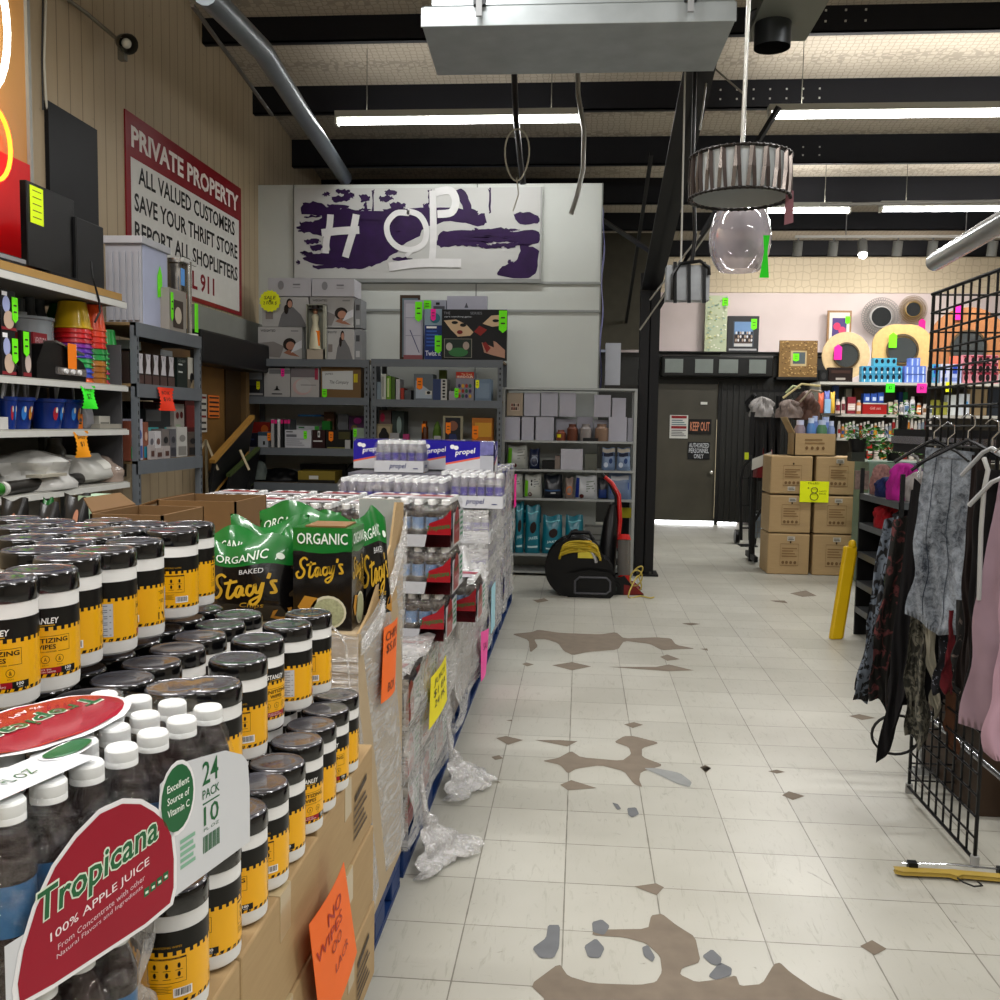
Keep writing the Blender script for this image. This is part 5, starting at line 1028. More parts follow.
mb = MB(); c = P(112, 415, X=XF - .3); mb.ball((XF - .3, c.y, S2 + .10), (.08, .17, .10), mat('#0d0d0f', .4)); tag(mb.build('dark_helmet', smooth=1), 'rounded black case at the back of the third shelf', 'case')
# fourth shelf: bags in plastic
S3 = 1.149
def lump(name, label, cat, px0, px1, pyt, x, z, d, col, rough=.3, seed=1, amp=.2, m=None):
    a, b = P(px0, pyt, X=x), P(px1, pyt, X=x); c = Vector((x - d / 2, (a.y + b.y) / 2, z)); r = Vector((d / 2, (b.y - a.y) / 2, max(.03, a.z - z))); mb = MB()
    def f(u, v):
        th = 2 * PI * u; ph = PI / 2 * v; n = 1 + amp * (math.sin(3 * th + seed) * .5 + math.sin(7 * th + 5 * v + seed * 2) * .4 + .4 * math.sin(17 * th - 9 * v) + math.sin(11 * v + seed)) * .5 * (math.sin(PI * v) if v < 1 else 0)
        return c + Vector((r.x * math.cos(th) * math.cos(ph) * n, r.y * math.sin(th) * math.cos(ph) * n, r.z * math.sin(ph)))
    mb.grid(f, 28, 12, m or mat(col, rough, coat=.3, var=.25, scale=12)); return tag(mb.build(name, smooth=.9), label, cat)
lump('plastic_bag', 'crumpled clear plastic bag over a white pack on the fourth shelf', 'plastic bag', 30, 97, 452, XF + .02, S3, .4, '#c9c9c6', .15, 2, .5)
gx('pillow_pack', 'pale pack with a green stripe in film, right of the crumpled bag', 'pack', 88, 122, 455, XF - .02, S3, .3, '#b9b9b4', dc=(('p', [(.05, .05), (.3, .95), (.45, .98), (.18, .05)], '#24503c'), ('r', .5, .5, .8, .8, '#d8d8d2')), shape='bag')
lump('plastic_bag', 'peach-tinted film bundle at the right end of the fourth shelf', 'plastic bag', 112, 131, 456, XF + .0, S3, .3, '#9a8c82', .15, 5, .3)
gx('water_jug', 'small clear jug standing behind the crumpled bag', 'jug', 59, 70, 438, XF - .25, S3, .1, '#6b6b66', shape='round')
gx('small_box', 'grey carton with a white label behind the film bundle', 'box', 115, 126, 432, XF - .22, S3, .2, '#5b5752', dc=(('r', .2, .5, .8, .9, '#a19d96'),))
t = thing('paper_roll', 'long dark roll with a white end and green wrapping lying on the fourth shelf', 'roll', (XF, 4.8, S3)); c = P(13, 486, X=XF + .04)
MB().tube([(XF - .02, c.y, S3 + .035), (XF - .1, c.y + .9, S3 + .035)], .035, mat('#2e2b28', .4), 16).build('roll_body', t, smooth=.7); MB().tube([(XF - .019, c.y - .01, S3 + .035), (XF - .021, c.y + .02, S3 + .035)], .036, '#c9c9c4', 16).build('roll_end', t); MB().tube([(XF - .02, c.y - .45, S3 + .035), (XF - .02, c.y - .02, S3 + .035)], .034, mat('#2f7a22', .4), 14).build('green_wrap', t, smooth=.7)
tag(MB().box(XF - .06, XF + .03, P(20, 480, X=XF).y + .15, P(62, 478, X=XF).y, S3 + .075, S3 + .09, '#a9a598').build('cardboard_strip'), 'pale flat strip lying along the roll on the fourth shelf', 'strip')
# dark bags standing on the floor stack in front of the shelving
for i, (a, b, y, c_, l) in enumerate(((-8, 22, 500, '#111214', 'black and green foil bag at the far left behind the wipes'), (26, 48, 505, '#2f3033', 'grey foil bag with a pale edge behind the wipes'), (46, 76, 497, '#26272a', 'black foil bag with a small photo, behind the wipes'), (20, 32, 502, '#1f6b34', 'green pointed bag corner behind the wipes'))):
    pa, pb = P(a, 545, Y=3.0), P(b, 545, Y=3.0); h = P(a, y, Y=3.0).z - 1.02
    good('foil_bag', l, 'bag', (pa.x, 3.0 + .03 * i, 1.02), UX, UY, pb.x - pa.x, .1, h, c_, dc=(('o', .62, .72, .1, .1, '#b98b76'), ('r', .3, .3, .42, .38, '#8d8d90')) if i != 3 else (), shape='bag')
gy('gift_box', 'pale green box with a dark green side at the end of the foil bags', 'box', 78, 94, 496, 3.1, 1.02, .12, '#a7bfa9', dc=(('r', .88, 0, 1, 1, '#1f5a36'),))
simple('cardboard_carton', 'low block of cartons under the foil bags left of the chips', 'carton', (-2.1, -1.62, 2.4, 3.4, .0, 1.018), CM)
# ---- doorway corner: awning box, signs, folded things
a, b = P(197, 330, X=WL + .3), P(259, 350, X=WL + .3); y0 = P(200, 345, X=WL + .28).y
mb = MB(); mb.box(WL + .06, WL + .30, y0, YW - .02, 2.02, 2.30, mat('#1a1a1d', .4)); tag(mb.build('roller_box', bevel=.02), 'long black roller housing above the plywood doorway', 'housing')
for (pa, pb, yt, yb_2, c_, lb, lines) in ((200.5, 207, 394, 432, '#c9c7c0', 'white and red sheet of notices on the plywood by the shelving', 6), (208.5, 219.5, 395, 418, '#e8883c', 'orange notice with dark lines on the plywood door', 5)):
    p0, p1 = P(pa, yt, X=WL + .075), P(pb, yb_2, X=WL + .075); mb = MB(); mb.box(WL + .07, WL + .075, p0.y, p1.y, p1.z, p0.z, c_); h = p0.z - p1.z
    for k in range(lines): mb.box(WL + .075, WL + .077, p0.y + .02, p1.y - .02, p1.z + h * (k + .3) / lines, p1.z + h * (k + .65) / lines, '#8a2a2a' if (k % 3 == 2 and pa < 205) else '#3d3a35')
    tag(mb.build('notice'), lb, 'sign')
for i, (p0, p1, c_, l, w) in enumerate((((206, 500), (246, 452), '#b08a4a', 'wooden-framed folded table leaning in the doorway', .05), ((203, 512), (240, 478), '#2c2a26', 'dark folded frame leaning low in the doorway', .04), ((222, 512), (252, 482), '#4d5a34', 'greenish folded frame at the foot of the doorway', .04))):
    A, B = P(p0[0], p0[1], Y=8.3 + .2 * i), P(p1[0], p1[1], Y=9.3 + .12 * i); t = thing('folding_table', l, 'folding table', A); up_ = Vector((.1, -.1, .35))
    MB().slab([A, B, B + up_, A + up_], (.02, .02, 0), mat('#15161a', .5)).build('table_top', t); 
    for q in (Vector((0, 0, 0)), up_): MB().bar(A + q, B + q, w, w * .7, mat(c_, .5)).build('frame_rail', t)
    MB().bar(A, A + Vector((.25, .1, -A.z + .01)), .03, .03, '#222').build('leg', t); MB().bar(B, B + Vector((.1, 0, -B.z + .01)), .03, .03, '#222').build('leg', t)
t = thing('easel', 'pale wooden stick easel leaning by the doorway', 'easel', P(212, 500, Y=8.2)); 
for (a, b) in (((199, 452), (206, 440)), ((206, 440), (218, 470)), ((240, 450), (249, 470))): MB().bar(P(a[0], a[1], Y=8.25), P(b[0], b[1], Y=8.3), .018, .018, '#c2b79c').build('stick', t)
MB().bar(P(206, 440, Y=8.25), Vector((P(206, 440, Y=8.25).x, 8.3, 0)), .02, .02, '#8a8270').build('stick', t)
# ================================================================ BACK WALL SHELVES
YS = 9.55; YK = 10.12
def rack(px0, px1, levels, label, m, Y=YS, post=.05, beam=.075, holes=True, name='riveted_shelving', back=YK):
    x0, x1 = P(px0, 420, Y=Y).x, P(px1, 420, Y=Y).x; t = thing(name, label, 'shelving', (x0, Y, 0)); top = levels[0]
    for x in (x0, x1 - post):
        for y in (Y, back - post):
            mb = MB(); mb.box(x, x + post, y, y + .03, 0, top, m)
            if holes and y == Y:
                for k in range(int(top / .055)): mb.box(x + post * .35, x + post * .65, y - .002, y, .04 + k * .055, .065 + k * .055, '#1f2123')
            mb.build('upright', t)
    for z in levels:
        MB().box(x0 + .005, x1 - .005, Y + .02, back - .01, z - .02, z, mat('#7c6c55', .7) if holes else m).build('shelf', t); MB().box(x0, x1, Y - .006, Y + .015, z - beam, z, m).build('beam', t)
    return x0, x1
def zpx(px, py, Y=YS): return P(px, py, Y=Y).z
LA = [zpx(300, 359), zpx(300, 397), zpx(300, 448), zpx(300, 483), .35]; LB = [zpx(440, 359.5), zpx(440, 400), zpx(440, 449), zpx(440, 484), .35]
rack(243, 369, LA, 'grey riveted shelving left of the middle, full of boxes and books', GREY); rack(371, 502, LB, 'grey riveted shelving behind the water packs, black game box on top', GREY)
def bx(label, px0, px1, py, z, col, dc=(), tags=(), Y=YS + .06, d=.25, name='box', cat='box', group=None, shape='box', lean=0): return gy(name, label, cat, px0, px1, py, Y, z, d, col, dc=dc, tags=tags, group=group, shape=shape, lean=lean)
# weighted blanket boxes on top
ZA = LA[0] + .001; PW = '#a9a8a6'
def blanket(label, px0, px1, pyt, z, Y, kind, d=.3):
    face = {'lie': (('t', 'WEIGHTED', .06, .85, .4, .92, '#3b3b3b', .01), ('r', .75, .86, .92, .9, '#8d8d8d'), ('p', [(0, .1), (0, .5), (.35, .55), (.6, .4), (.5, .05)], '#8f8b89'), ('o', .72, .46, .15, .2, '#2b201c'), ('o', .74, .42, .10, .13, '#b58a76'), ('p', [(.58, .2), (.74, .12), (.95, .08), (.7, .3)], '#a3745e'), ('p', [(.75, .2), (1, .35), (1, .6), (.86, .5)], '#d5d6da')),
            'sit': (('t', 'WEIGHTED', .06, .86, .4, .93, '#3b3b3b', .01), ('p', [(.35, 0), (.42, .4), (.52, .62), (.68, .66), (.85, .4), (.98, 0)], '#7a7a7c'), ('o', .60, .78, .07, .17, '#2b1d18'), ('o', .61, .76, .05, .12, '#b98f7c'), ('o', .53, .58, .05, .16, '#2b1d18'), ('r', .08, .25, .24, .5, '#8a827e')),
            'end': (('o', .3, .6, .07, .25, '#8d8d90'), ('r', .58, .6, .75, .68, '#7c7c80'), ('r', .58, .45, .75, .48, '#8d8d90'))}[kind]
    return gy('blanket_box', label, 'box', px0, px1, pyt, Y, z, d, '#b5b4b3' if kind != 'end' else '#b9b8bd', dc=face)
Yb = YS + .08; zt_a = zpx(290, 327, Yb)
blanket('printed blanket box with a lying woman, lower left on the blue-grey shelf top', 258, 302, 327, ZA, Yb, 'lie'); blanket('blanket box with a lying woman, right of the doll, upper layer', 310, 353.5, 297, zt_a + .003, Yb + .04, 'lie'); 
blanket('blanket box with a seated woman, right of the doll, lower layer', 326, 353.5, 329, ZA, Yb + .0, 'sit'); blanket('blanket box with a seated woman under the round yellow sign', 262, 308, 297, zt_a + .003, Yb, 'sit')
zt_b = zpx(300, 296, Yb) ; blanket('plain pale blanket box lying at the top left of the pile', 268, 311, 278, zt_b, Yb + .01, 'end'); blanket('plain pale blanket box lying at the top right of the pile', 312, 354.5, 279, zt_b, Yb + .01, 'end')
for i in range(2): bx('narrow side of a blanket box at the right of the pile, %s of two' % ['lower', 'upper'][i], 354.8, 361, (329, 299)[i], (ZA, zt_a + .003)[i], '#8d8f92', dc=(('r', .2, .1, .8, .3, '#b9babc'), ('r', .2, .6, .8, .8, '#4e4f52')), Y=Yb + .05)
# doll in a clear box
t = thing('boxed_doll', 'doll with a dark hat in a pale window box with an orange tag', 'doll', (P(315, 330, Y=Yb - .1).x, Yb - .1, ZA)); a, b = P(306, 304, Y=Yb - .09), P(325, 304, Y=Yb - .09); w = b.x - a.x; h = a.z - ZA; Y_ = Yb - .09
mb = MB(); mb.box(a.x, b.x, Y_, Y_ + .006, ZA, ZA + h * .18, '#b3a99b'); mb.box(a.x, b.x, Y_ + .07, Y_ + .08, ZA, ZA + h, '#8d8f84'); mb.box(a.x, a.x + .008, Y_, Y_ + .08, ZA, ZA + h, '#9fa094'); mb.box(b.x - .02, b.x, Y_, Y_ + .08, ZA, ZA + h, '#a9a99c'); mb.box(a.x, b.x, Y_, Y_ + .08, ZA + h - .01, ZA + h, '#9fa094'); mb.build('window_box', t)
cx = (a.x + b.x) / 2 - .01; mb = MB(); mb.lathe([(.0, .08), (.065, .10), (.05, .26), (.03, .36), (.04, .42), (.02, .45)], (cx, Y_ + .035, ZA), mat('#c9c4ad', .7), 12); mb.build('dress', t, smooth=.9); MB().ball((cx, Y_ + .035, ZA + .475), (.024, .022, .03), mat('#b58c72')).build('head', t, smooth=1); MB().lathe([(.075, .49), (.06, .50), (.035, .51), (.032, .54), (0, .55)], (cx, Y_ + .035, ZA), '#2b2320', 14).build('hat', t, smooth=.7)
MB().box(cx - .005, cx + .055, Y_ - .008, Y_ - .006, ZA + .13, ZA + .28, ORANGE).build('price_tag', t)
c = P(270, 301, Y=Yb - .06); mb = MB(); n = 32; mb.poly([c + Vector((.1 * (1 + .12 * (k % 2)) * math.cos(2 * PI * k / n), 0, .1 * (1 + .12 * (k % 2)) * math.sin(2 * PI * k / n))) for k in range(n)], mat('#e9ee2c', .6)); mb.box(c.x - .012, c.x + .012, c.y, Yb - .001, c.z - .01, c.z + .01, '#999')
sf = plane(c + Vector((-.1, -.003, -.1)), UX * .2, UZ * .2); mb.text(sf, 'SALE', .2, .58, .8, .75, mat('#4a4a20'), .01, .1); mb.text(sf, '2 FOR $', .15, .3, .85, .48, mat('#4a4a20'), .01, .1); tag(mb.build('starburst_sign'), 'round yellow starburst price sign on the blanket boxes', 'sign')
# row 1 left rack
z = LA[1] + .001
bx('dark photo box with a yellow tag at the left end of the first left shelf', 246, 263, 369, z, '#4a4e55', dc=(('r', 0, .05, 1, .12, '#a5a5a5'), ('r', .1, .15, .8, .4, '#23252a'), ('r', .1, .62, .95, .9, '#8c9298')), tags=((.62, .55, YELLOW),))
bx('white box with a small black lamp printed and a pink tag', 264, 290, 368, z, '#b0afae', dc=(('r', .2, .8, 1, .95, '#77787a'), ('p', [(.36, .22), (.64, .22), (.55, .28), (.52, .38), (.48, .38), (.45, .28)], '#161616'), ('r', .3, .08, .7, .12, '#55565a')), tags=((.66, .98, PINK),))
bx('white and grey box with a pink corner stripe on the first left shelf', 291, 319, 368, z, '#b3b0ae', dc=(('r', 0, .68, .85, 1, '#7c7578'), ('r', .85, .6, .97, 1, '#a03a55'), ('o', .4, .35, .34, .28, '#c2a9a6'), ('o', .45, .38, .28, .24, '#b9b8b7'), ('r', .35, .4, .9, .43, '#8b8b8b')))
bx('brown carton with a white paper stuck on it, first left shelf', 321, 361, 367, z, '#7d6441', dc=(('p', [(.03, .28), (.8, .26), (.8, .88), (.03, .85)], '#c9cbca'), ('t', 'The Company', .22, .42, .7, .56, '#2a2a2a', 0, .3), ('t', 'JAMES', .1, .72, .3, .80, '#444444'), ('r', .82, .5, .92, .78, '#c9b92a')), tags=((.03, .28, GREEN, .05, .09),))
# row 2 left rack
z = LA[2] + .001
bx('dark blue box at the left end of the second left shelf', 248, 257, 433, z, '#151a30', dc=(('r', .2, .5, .7, .6, '#33406b'),))
bx('small white and blue box with an orange tag, second left shelf', 258, 268, 432, z, '#a9aeb4', dc=(('r', 0, .75, 1, 1, '#3f5566'), ('r', .5, .15, .7, .4, '#202020')), tags=((.95, .95, ORANGE),))
bx('red and orange box lying behind the blue boxes', 252, 270, 422, z, '#8a2417', dc=(('o', .7, .7, .2, .18, '#c06a2a'),), Y=YS + .3, d=.2)
for i, (a, b, c_) in enumerate(((271, 274, '#b0b0b0'), (274.5, 277, '#33363a'), (277.5, 280, '#c9c9c9'), (280.5, 283, '#26292c'), (284, 287, '#3f4447'), (287.5, 290, '#55595c'))): bx('thin upright case with a pink tag strip, %s from the left' % ORD[i], a, b, 419, z, c_, name='binder', cat='binder', dc=(('r', 0, .84, 1, .97, '#e02f86') if i != 2 else ('r', 0, .9, 1, .97, '#e9e9e9'),), d=.22)
bx('white box with lines of print and a green tag, second left shelf', 285, 311, 430, z, '#c2c3c8', dc=(('r', .05, .86, .3, .92, '#333333'), ('l', .05, .1, .75, .55, 4, '#9a9ba2'), ('r', .05, .6, .45, .75, '#77787f')), tags=((.72, .95, GREEN),), Y=YS + .03)
bx('white box with a green edge standing behind the printed one', 290, 319, 426, z, '#b5b6ba', dc=(('r', .85, 0, 1, 1, '#3f9a3a'), ('r', .3, .9, .5, .96, '#2f7a3a')), Y=YS + .3, d=.15)
bx('blue book lying on top behind the white boxes', 298, 321, 419, z + .32, '#1d5f92', dc=(('l', .1, .2, .8, .8, 2, '#5f9ac2'),), Y=YS + .32, d=.15, name='book', cat='book'); bx('dark carton that carries the blue book', 298, 320, 426, z, '#3a3f44', Y=YS + .48, d=.08)
bx('dark red box with a white tag and black scribble', 312, 325, 430, z, '#351014', dc=(('r', .1, .35, .8, .42, '#cfcfcf'), ('r', .45, .6, .62, .95, '#d5d5d5'), ('o', .53, .78, .05, .1, '#222222')))
bx('bright green pack standing behind the dark red box', 322, 330, 421, z, '#1f7a2a', Y=YS + .33, d=.1); bx('brown box with a portrait on the second left shelf', 324, 334, 412, z, '#6a4a33', dc=(('o', .5, .65, .3, .16, '#a3705a'), ('r', .2, .1, .8, .35, '#8c2f2a')), Y=YS + .44, d=.08)
bx('black box with an orange tag, right part of the second left shelf', 326, 351, 430, z, '#17160f', dc=(('r', .5, .5, .95, .9, '#4d4a26'), ('r', .05, 0, .9, .06, '#8d8b55')), tags=((.12, .9, ORANGE, .045, .1),), Y=YS + .05)
bx('grey paperback leaning at the back of the second left shelf', 338, 348, 414, z, '#6b6d70', Y=YS + .35, d=.05, name='book', cat='book'); bx('purple floral packet at the back of the second left shelf', 348, 364, 416, z, '#5a3a5c', dc=(('o', .6, .85, .25, .1, '#b03a8c'), ('o', .4, .6, .2, .12, '#7a6a3a')), Y=YS + .4, d=.04)
bx('small white card box in front of the black one', 345, 350, 440, z, '#a9a9a9', Y=YS + .02, d=.02); bx('pale green box with a bright tag at the right end', 353, 364, 428, z, '#93a193', tags=((.05, .95, GREEN),), dc=(('r', .2, .3, .9, .5, '#b9c4b9'),))
# row 3 left rack: cap, black bags, yellow case
z = LA[3] + .001
def heap(name, label, cat, px0, px1, pyt, Y, z, d, col, seed=1, rough=.7, m=None, amp=.25):
    a, b = P(px0, pyt, Y=Y), P(px1, pyt, Y=Y); c = Vector(((a.x + b.x) / 2, Y + d / 2, z)); r = Vector(((b.x - a.x) / 2, d / 2, max(.03, a.z - z))); mb = MB()
    def f(u, v):
        th = 2 * PI * u; ph = PI / 2 * v; n = 1 + amp * (math.sin(3 * th + seed) * .5 + math.sin(7 * th + 5 * v + seed * 2) * .5 + .5 * math.sin(15 * th - 13 * v + seed) + .6 * math.sin(9 * v + 2 * th + seed)) * .5 * (math.sin(PI * v) if v < 1 else 0)
        return c + Vector((r.x * math.cos(th) * math.cos(ph) * n, r.y * math.sin(th) * math.cos(ph) * n, r.z * math.sin(ph)))
    mb.grid(f, 48, 18, m or mat(col, rough, var=.35, scale=16)); return tag(mb.build(name, smooth=.9), label, cat)
heap('cap', 'grey-green cap lying at the left end of the third left shelf', 'cap', 247, 264, 460, YS + .05, z + .02, .2, '#6f7874', 2); heap('duffel_bag', 'black bag slumped on the third left shelf', 'bag', 250, 300, 468, YS + .1, z, .35, '#0c0d10', 4, .5)
bx('yellow flat case on the third left shelf', 298, 335, 471, z + .0, '#8a7a33', dc=(('r', .3, .3, .55, .6, '#cfcfca'), ('r', 0, 0, 1, .25, '#2a2620')), Y=YS + .06, d=.3, name='case', cat='case'); bx('black carton behind the yellow case', 300, 345, 464, z, '#1b1613', Y=YS + .4, d=.1)
heap('duffel_bag', 'black soft bag at the right end of the third left shelf', 'bag', 341, 363, 462, YS + .08, z, .3, '#121214', 7, .5)
# top of right rack: frame, games
ZB = LB[0] + .001
bx('tall brown frame leaning behind the white framed print', 400, 420, 295, ZB, '#4c3a2a', dc=(('r', .12, .05, .9, .95, '#6d8088'),), Y=YS + .2, d=.03, name='framed_picture', cat='picture'); 
bx('white boxed print showing a diagonal stand, green tag', 404, 423, 300, ZB, '#a5a5b2', dc=(('r', .1, .08, .9, .94, '#b9b9c4'), ('p', [(.3, .5), (.36, .5), (.85, .12), (.8, .12)], '#5d5f80'), ('r', 0, 0, 1, .08, '#8f5a60'), ('r', .1, .7, .9, .71, '#8f90a0'), ('r', .1, .4, .9, .41, '#8f90a0')), tags=((.6, .97, GREEN, .07, .2),), Y=YS + .1, d=.05)
bx('blue game box with white lettering and a green tag', 425, 442, 309, ZB, '#1b3a7a', dc=(('r', 0, .68, 1, 1, '#8fa3b0'), ('o', .6, .82, .3, .1, '#3f7a8a'), ('t', 'Twist it', .05, .08, .95, .18, '#e0e4f0', .01), ('l', .1, .25, .8, .6, 5, '#3f66b0'), ('r', .1, .62, .7, .66, '#e9e9e9')), tags=((.6, .48, GREEN, .07, .18), (.35, 1.0, PINK, .05, .12)), Y=YS + .08, d=.1)
bx('pale printed box behind the game boxes with a green tag', 421, 446, 300, ZB, '#9da0ab', dc=(('r', .5, .85, .95, .9, '#55565e'), ('r', .6, .92, .75, .96, '#2a2a2a')), tags=((.1, .99, GREEN, .08, .1),), Y=YS + .24, d=.1)
bx('white long box lying highest behind the card game box', 447, 487, 296, ZB, '#a9aab6', dc=(('p', [(.44, .82), (.54, .82), (.49, .9)], '#55565e'), ('r', .05, .7, .9, .72, '#77788a')), Y=YS + .26, d=.1)
bx('black card game box with a diamond card and a hand holding cards', 442, 507, 309.5, ZB, '#0d1016', dc=(('p', [(.03, .78), (.22, .80), (.38, .70), (.49, .55), (.44, .48), (.25, .46), (.14, .60)], '#c9b193'), ('o', .2, .74, .05, .03, '#101010'), ('o', .33, .69, .05, .035, '#101010'), ('o', .28, .55, .045, .04, '#7a2422'), ('p', [(.5, .56), (.58, .68), (.70, .60), (.60, .48)], '#8e2b26'), ('p', [(.63, .72), (.76, .88), (.92, .9), (.9, .68), (.78, .66)], '#c9b193'), ('o', .83, .78, .05, .03, '#101010'),
  ('p', [(.62, .35), (.66, .15), (.78, .10), (.98, .04), (.98, .20), (.84, .36), (.80, .38), (.81, .25), (.72, .30)], '#b48f7c'), ('p', [(.63, .33), (.70, .14), (.76, .24), (.68, .36)], '#8e2b26'), ('r', .04, .04, .47, .42, '#8d8a80'), ('r', .05, .05, .46, .41, '#2b3830'), ('o', .26, .15, .15, .09, '#3f7a4a'), ('o', .12, .26, .05, .08, '#b9b0a8'), ('o', .38, .28, .05, .08, '#a89a90'), ('t', 'THE', .03, .90, .13, .95, '#8d9096'), ('t', 'SERIES', .44, .90, .62, .95, '#8d9096'), ('t', 'card matching game', .04, .83, .46, .87, '#cfd4da')), tags=((.88, .98, GREEN, .08, .22),), Y=YS + .04, d=.1, name='game_box', cat='game')
# rows on right rack
z = LB[1] + .001
row = ((375, 381, 382, '#8a97a0', ()), (381.5, 386, 374, '#c4c6bd', (('r', .2, .1, .5, .9, '#8d908a'),)), (386.5, 391, 376, '#6f9a2a', (('r', .2, .1, .6, .9, '#c3cf9a'),)), (391.5, 395, 377, '#4d6a24', ()), (396, 400, 379, '#b5b5b8', ()), (400.5, 404, 388, '#a03a2a', ()), (404.5, 411, 390, '#55585c', ()))
nm = ('pale blue box', 'tall white book', 'lime green book', 'dark green book', 'white book', 'low red book', 'grey low box')
for i, (a, b, y, c_, d_) in enumerate(row): bx('%s standing at the left of the upper right-hand shelf' % nm[i], a, b, y, z, c_, dc=d_, name='book', cat='book', d=.2)
bx('grey box with a diagonal white corner and an orange arrow tag', 414, 433, 374, z, '#6a7278', dc=(('p', [(.1, .05), (.95, .05), (.95, .3), (.1, .75)], '#a9b4be'), ('r', .6, .2, .95, .35, '#c9c9c0'), ('o', .78, .28, .1, .06, '#202020')), tags=((.15, .85, ORANGE, .06, .12),))
bx('blue book lying half hidden beside the domino-like box', 433, 441, 379, z, '#3a4a72', d=.15, name='book', cat='book'); bx('narrow white box with black dots beside the blue book', 441, 447, 379, z, '#bdbdb8', dc=tuple(('o', .5, .15 + .15 * k, .25, .05, '#222222') for k in range(6)))
bx('olive carton rising behind the dotted box', 439, 446, 370, z, '#6a7a2a', Y=YS + .3, d=.1); bx('small white box with a green tag', 449, 456, 391, z, '#a5a3a6', tags=((.8, 1.3, GREEN, .04, .1),)); bx('red and white box with many round faces printed', 456, 474, 372, z, '#8b8a94', dc=(('r', 0, .78, 1, 1, '#b23a20'), ('t', 'The Great', .3, .88, .9, .96, '#e9c9a0'), ('t', 'MANDOLIN', .05, .79, .95, .87, '#f0e9d9', .01)) + tuple(('o', .2 + .2 * (k % 4), .15 + .18 * (k // 4), .08, .07, ['#a33a30', '#c9a040', '#4a3a6a', '#3a6a50'][(k * 3 + k // 4) % 4]) for k in range(12)), name='game_box', cat='game')
bx('pale blue frosted box with a lime tag at the right end', 475, 491, 379, z, '#75879a', tags=((.05, .95, YELLOW),), dc=(('r', .1, .1, .9, .8, '#8596a8'),))
z = LB[2] + .001
bx('pinkish game box at the left end of the lower right-hand shelf', 379, 391, 410, z, '#77605c', dc=(('o', .3, .8, .2, .12, '#b02a50'), ('o', .6, .4, .3, .2, '#5a6a4a')), Y=YS + .25); bx('dark teal box with a pale figure', 392, 404, 411, z, '#3d4a46', dc=(('o', .6, .6, .2, .25, '#8fa09a'), ('r', .3, .1, .9, .2, '#55655f')), Y=YS + .25)
bx('framed small picture with a dark hat shape', 376, 392, 424, z, '#8a8066', dc=(('r', .1, .1, .9, .9, '#a09478'), ('o', .5, .5, .33, .22, '#1a1612'), ('o', .5, .65, .2, .2, '#1a1612')), d=.03, name='framed_picture', cat='picture'); bx('small white carton beside the hat picture', 390, 399, 433, z, '#9b9c9e', Y=YS + .03, d=.05); bx('tiny pink gift box', 403, 409, 434, z, '#a53a70', Y=YS + .03, d=.05)
bx('small brown bottle with an orange tag', 421, 428, 421, z, '#5a3416', tags=((.1, .9, ORANGE, .04, .1),), shape='round', name='bottle', cat='bottle'); heap('toy_figure', 'small green and yellow toy figure on the lower right-hand shelf', 'toy', 432, 441, 421, YS + .1, z, .12, '#5f7a35', 3); bx('white card lying at the toy figure', 434, 441, 436, z, '#a9a9a9', Y=YS + .03, d=.03)
bx('framed picture of two dark figures with an orange tag', 443, 463, 416, z, '#97927c', dc=(('r', .12, .05, .88, .95, '#2a2b30'), ('o', .5, .7, .25, .15, '#8a5f4c'), ('p', [(.2, .05), (.35, .45), (.65, .45), (.85, .05)], '#2f3a66')), tags=((.15, .8, ORANGE, .05, .12),), d=.03, name='framed_picture', cat='picture')
bx('orange and yellow box with an orange tag at the right end', 472, 492, 418, z, '#b0732a', dc=(('r', .15, .4, .98, .85, '#c99a3a'), ('r', 0, .15, 1, .25, '#8f3a1c')), tags=((.03, .75, ORANGE, .06, .14),))
z = LB[3] + .001; bx('dark carton low behind the water packs', 375, 430, 462, z, '#26221f', Y=YS + .1); bx('second dark carton low behind the water packs', 432, 495, 460, z, '#2b2b33', Y=YS + .1)
# ---- painted board on the white wall
t = thing('painted_board', 'white board smeared with purple paint, big white letters H and O', 'board', (P(295, 280, Y=YW).x, YW - .03, P(295, 281, Y=YW).z))
A, B_ = P(294, 185, Y=YW - .04), P(541, 281, Y=YW - .04); w, h = B_.x - A.x, P(541, 187, Y=YW - .04).z - B_.z; zb_ = B_.z
MB().box(A.x, B_.x, YW - .035, YW - .02, zb_, zb_ + h, mat('#bebfbd', .5, var=.05, scale=4)).build('panel', t)
mb = MB(); mb.box(A.x, B_.x, YW - .05, YW - .035, zb_ - .02, zb_ + .02, '#8f9290'); mb.box(B_.x - .02, B_.x, YW - .045, YW - .035, zb_, zb_ + h, '#a5a7a5'); mb.build('frame_strip', t)
def bu(px, py): return ((px - 294) / 247., 1 - (py - 187 + .0 * px) / 95.)
sfb = plane((A.x, YW - .0365, zb_), UX * w, UZ * h); PU = mat('#35174d', .5, var=.5, scale=7); mb = MB(); rnd = random.Random(3)
SK = [0]
def smear(pts, m, off=0):
    SK[0] += 1; off = .00003 * SK[0]
    q = smooth_pts([bu(*p) for p in pts] + [bu(*pts[0])], 4)[:-1]; s = plane((A.x, YW - .0365 - off, zb_), UX * w, UZ * h); mb.poly([s(a + rnd.uniform(-.004, .004), b + rnd.uniform(-.012, .012)) for a, b in q], m)
smear([(303, 202), (318, 201), (330, 207), (350, 208), (352, 212), (420, 207), (440, 208), (470, 209), (478, 212), (474, 221), (450, 222), (428, 226), (420, 236), (404, 245), (398, 252), (384, 262), (370, 268), (356, 270), (338, 268), (310, 263), (303, 258), (320, 254), (330, 250), (326, 240), (308, 232), (296, 226), (312, 222), (322, 216), (302, 213)], PU)
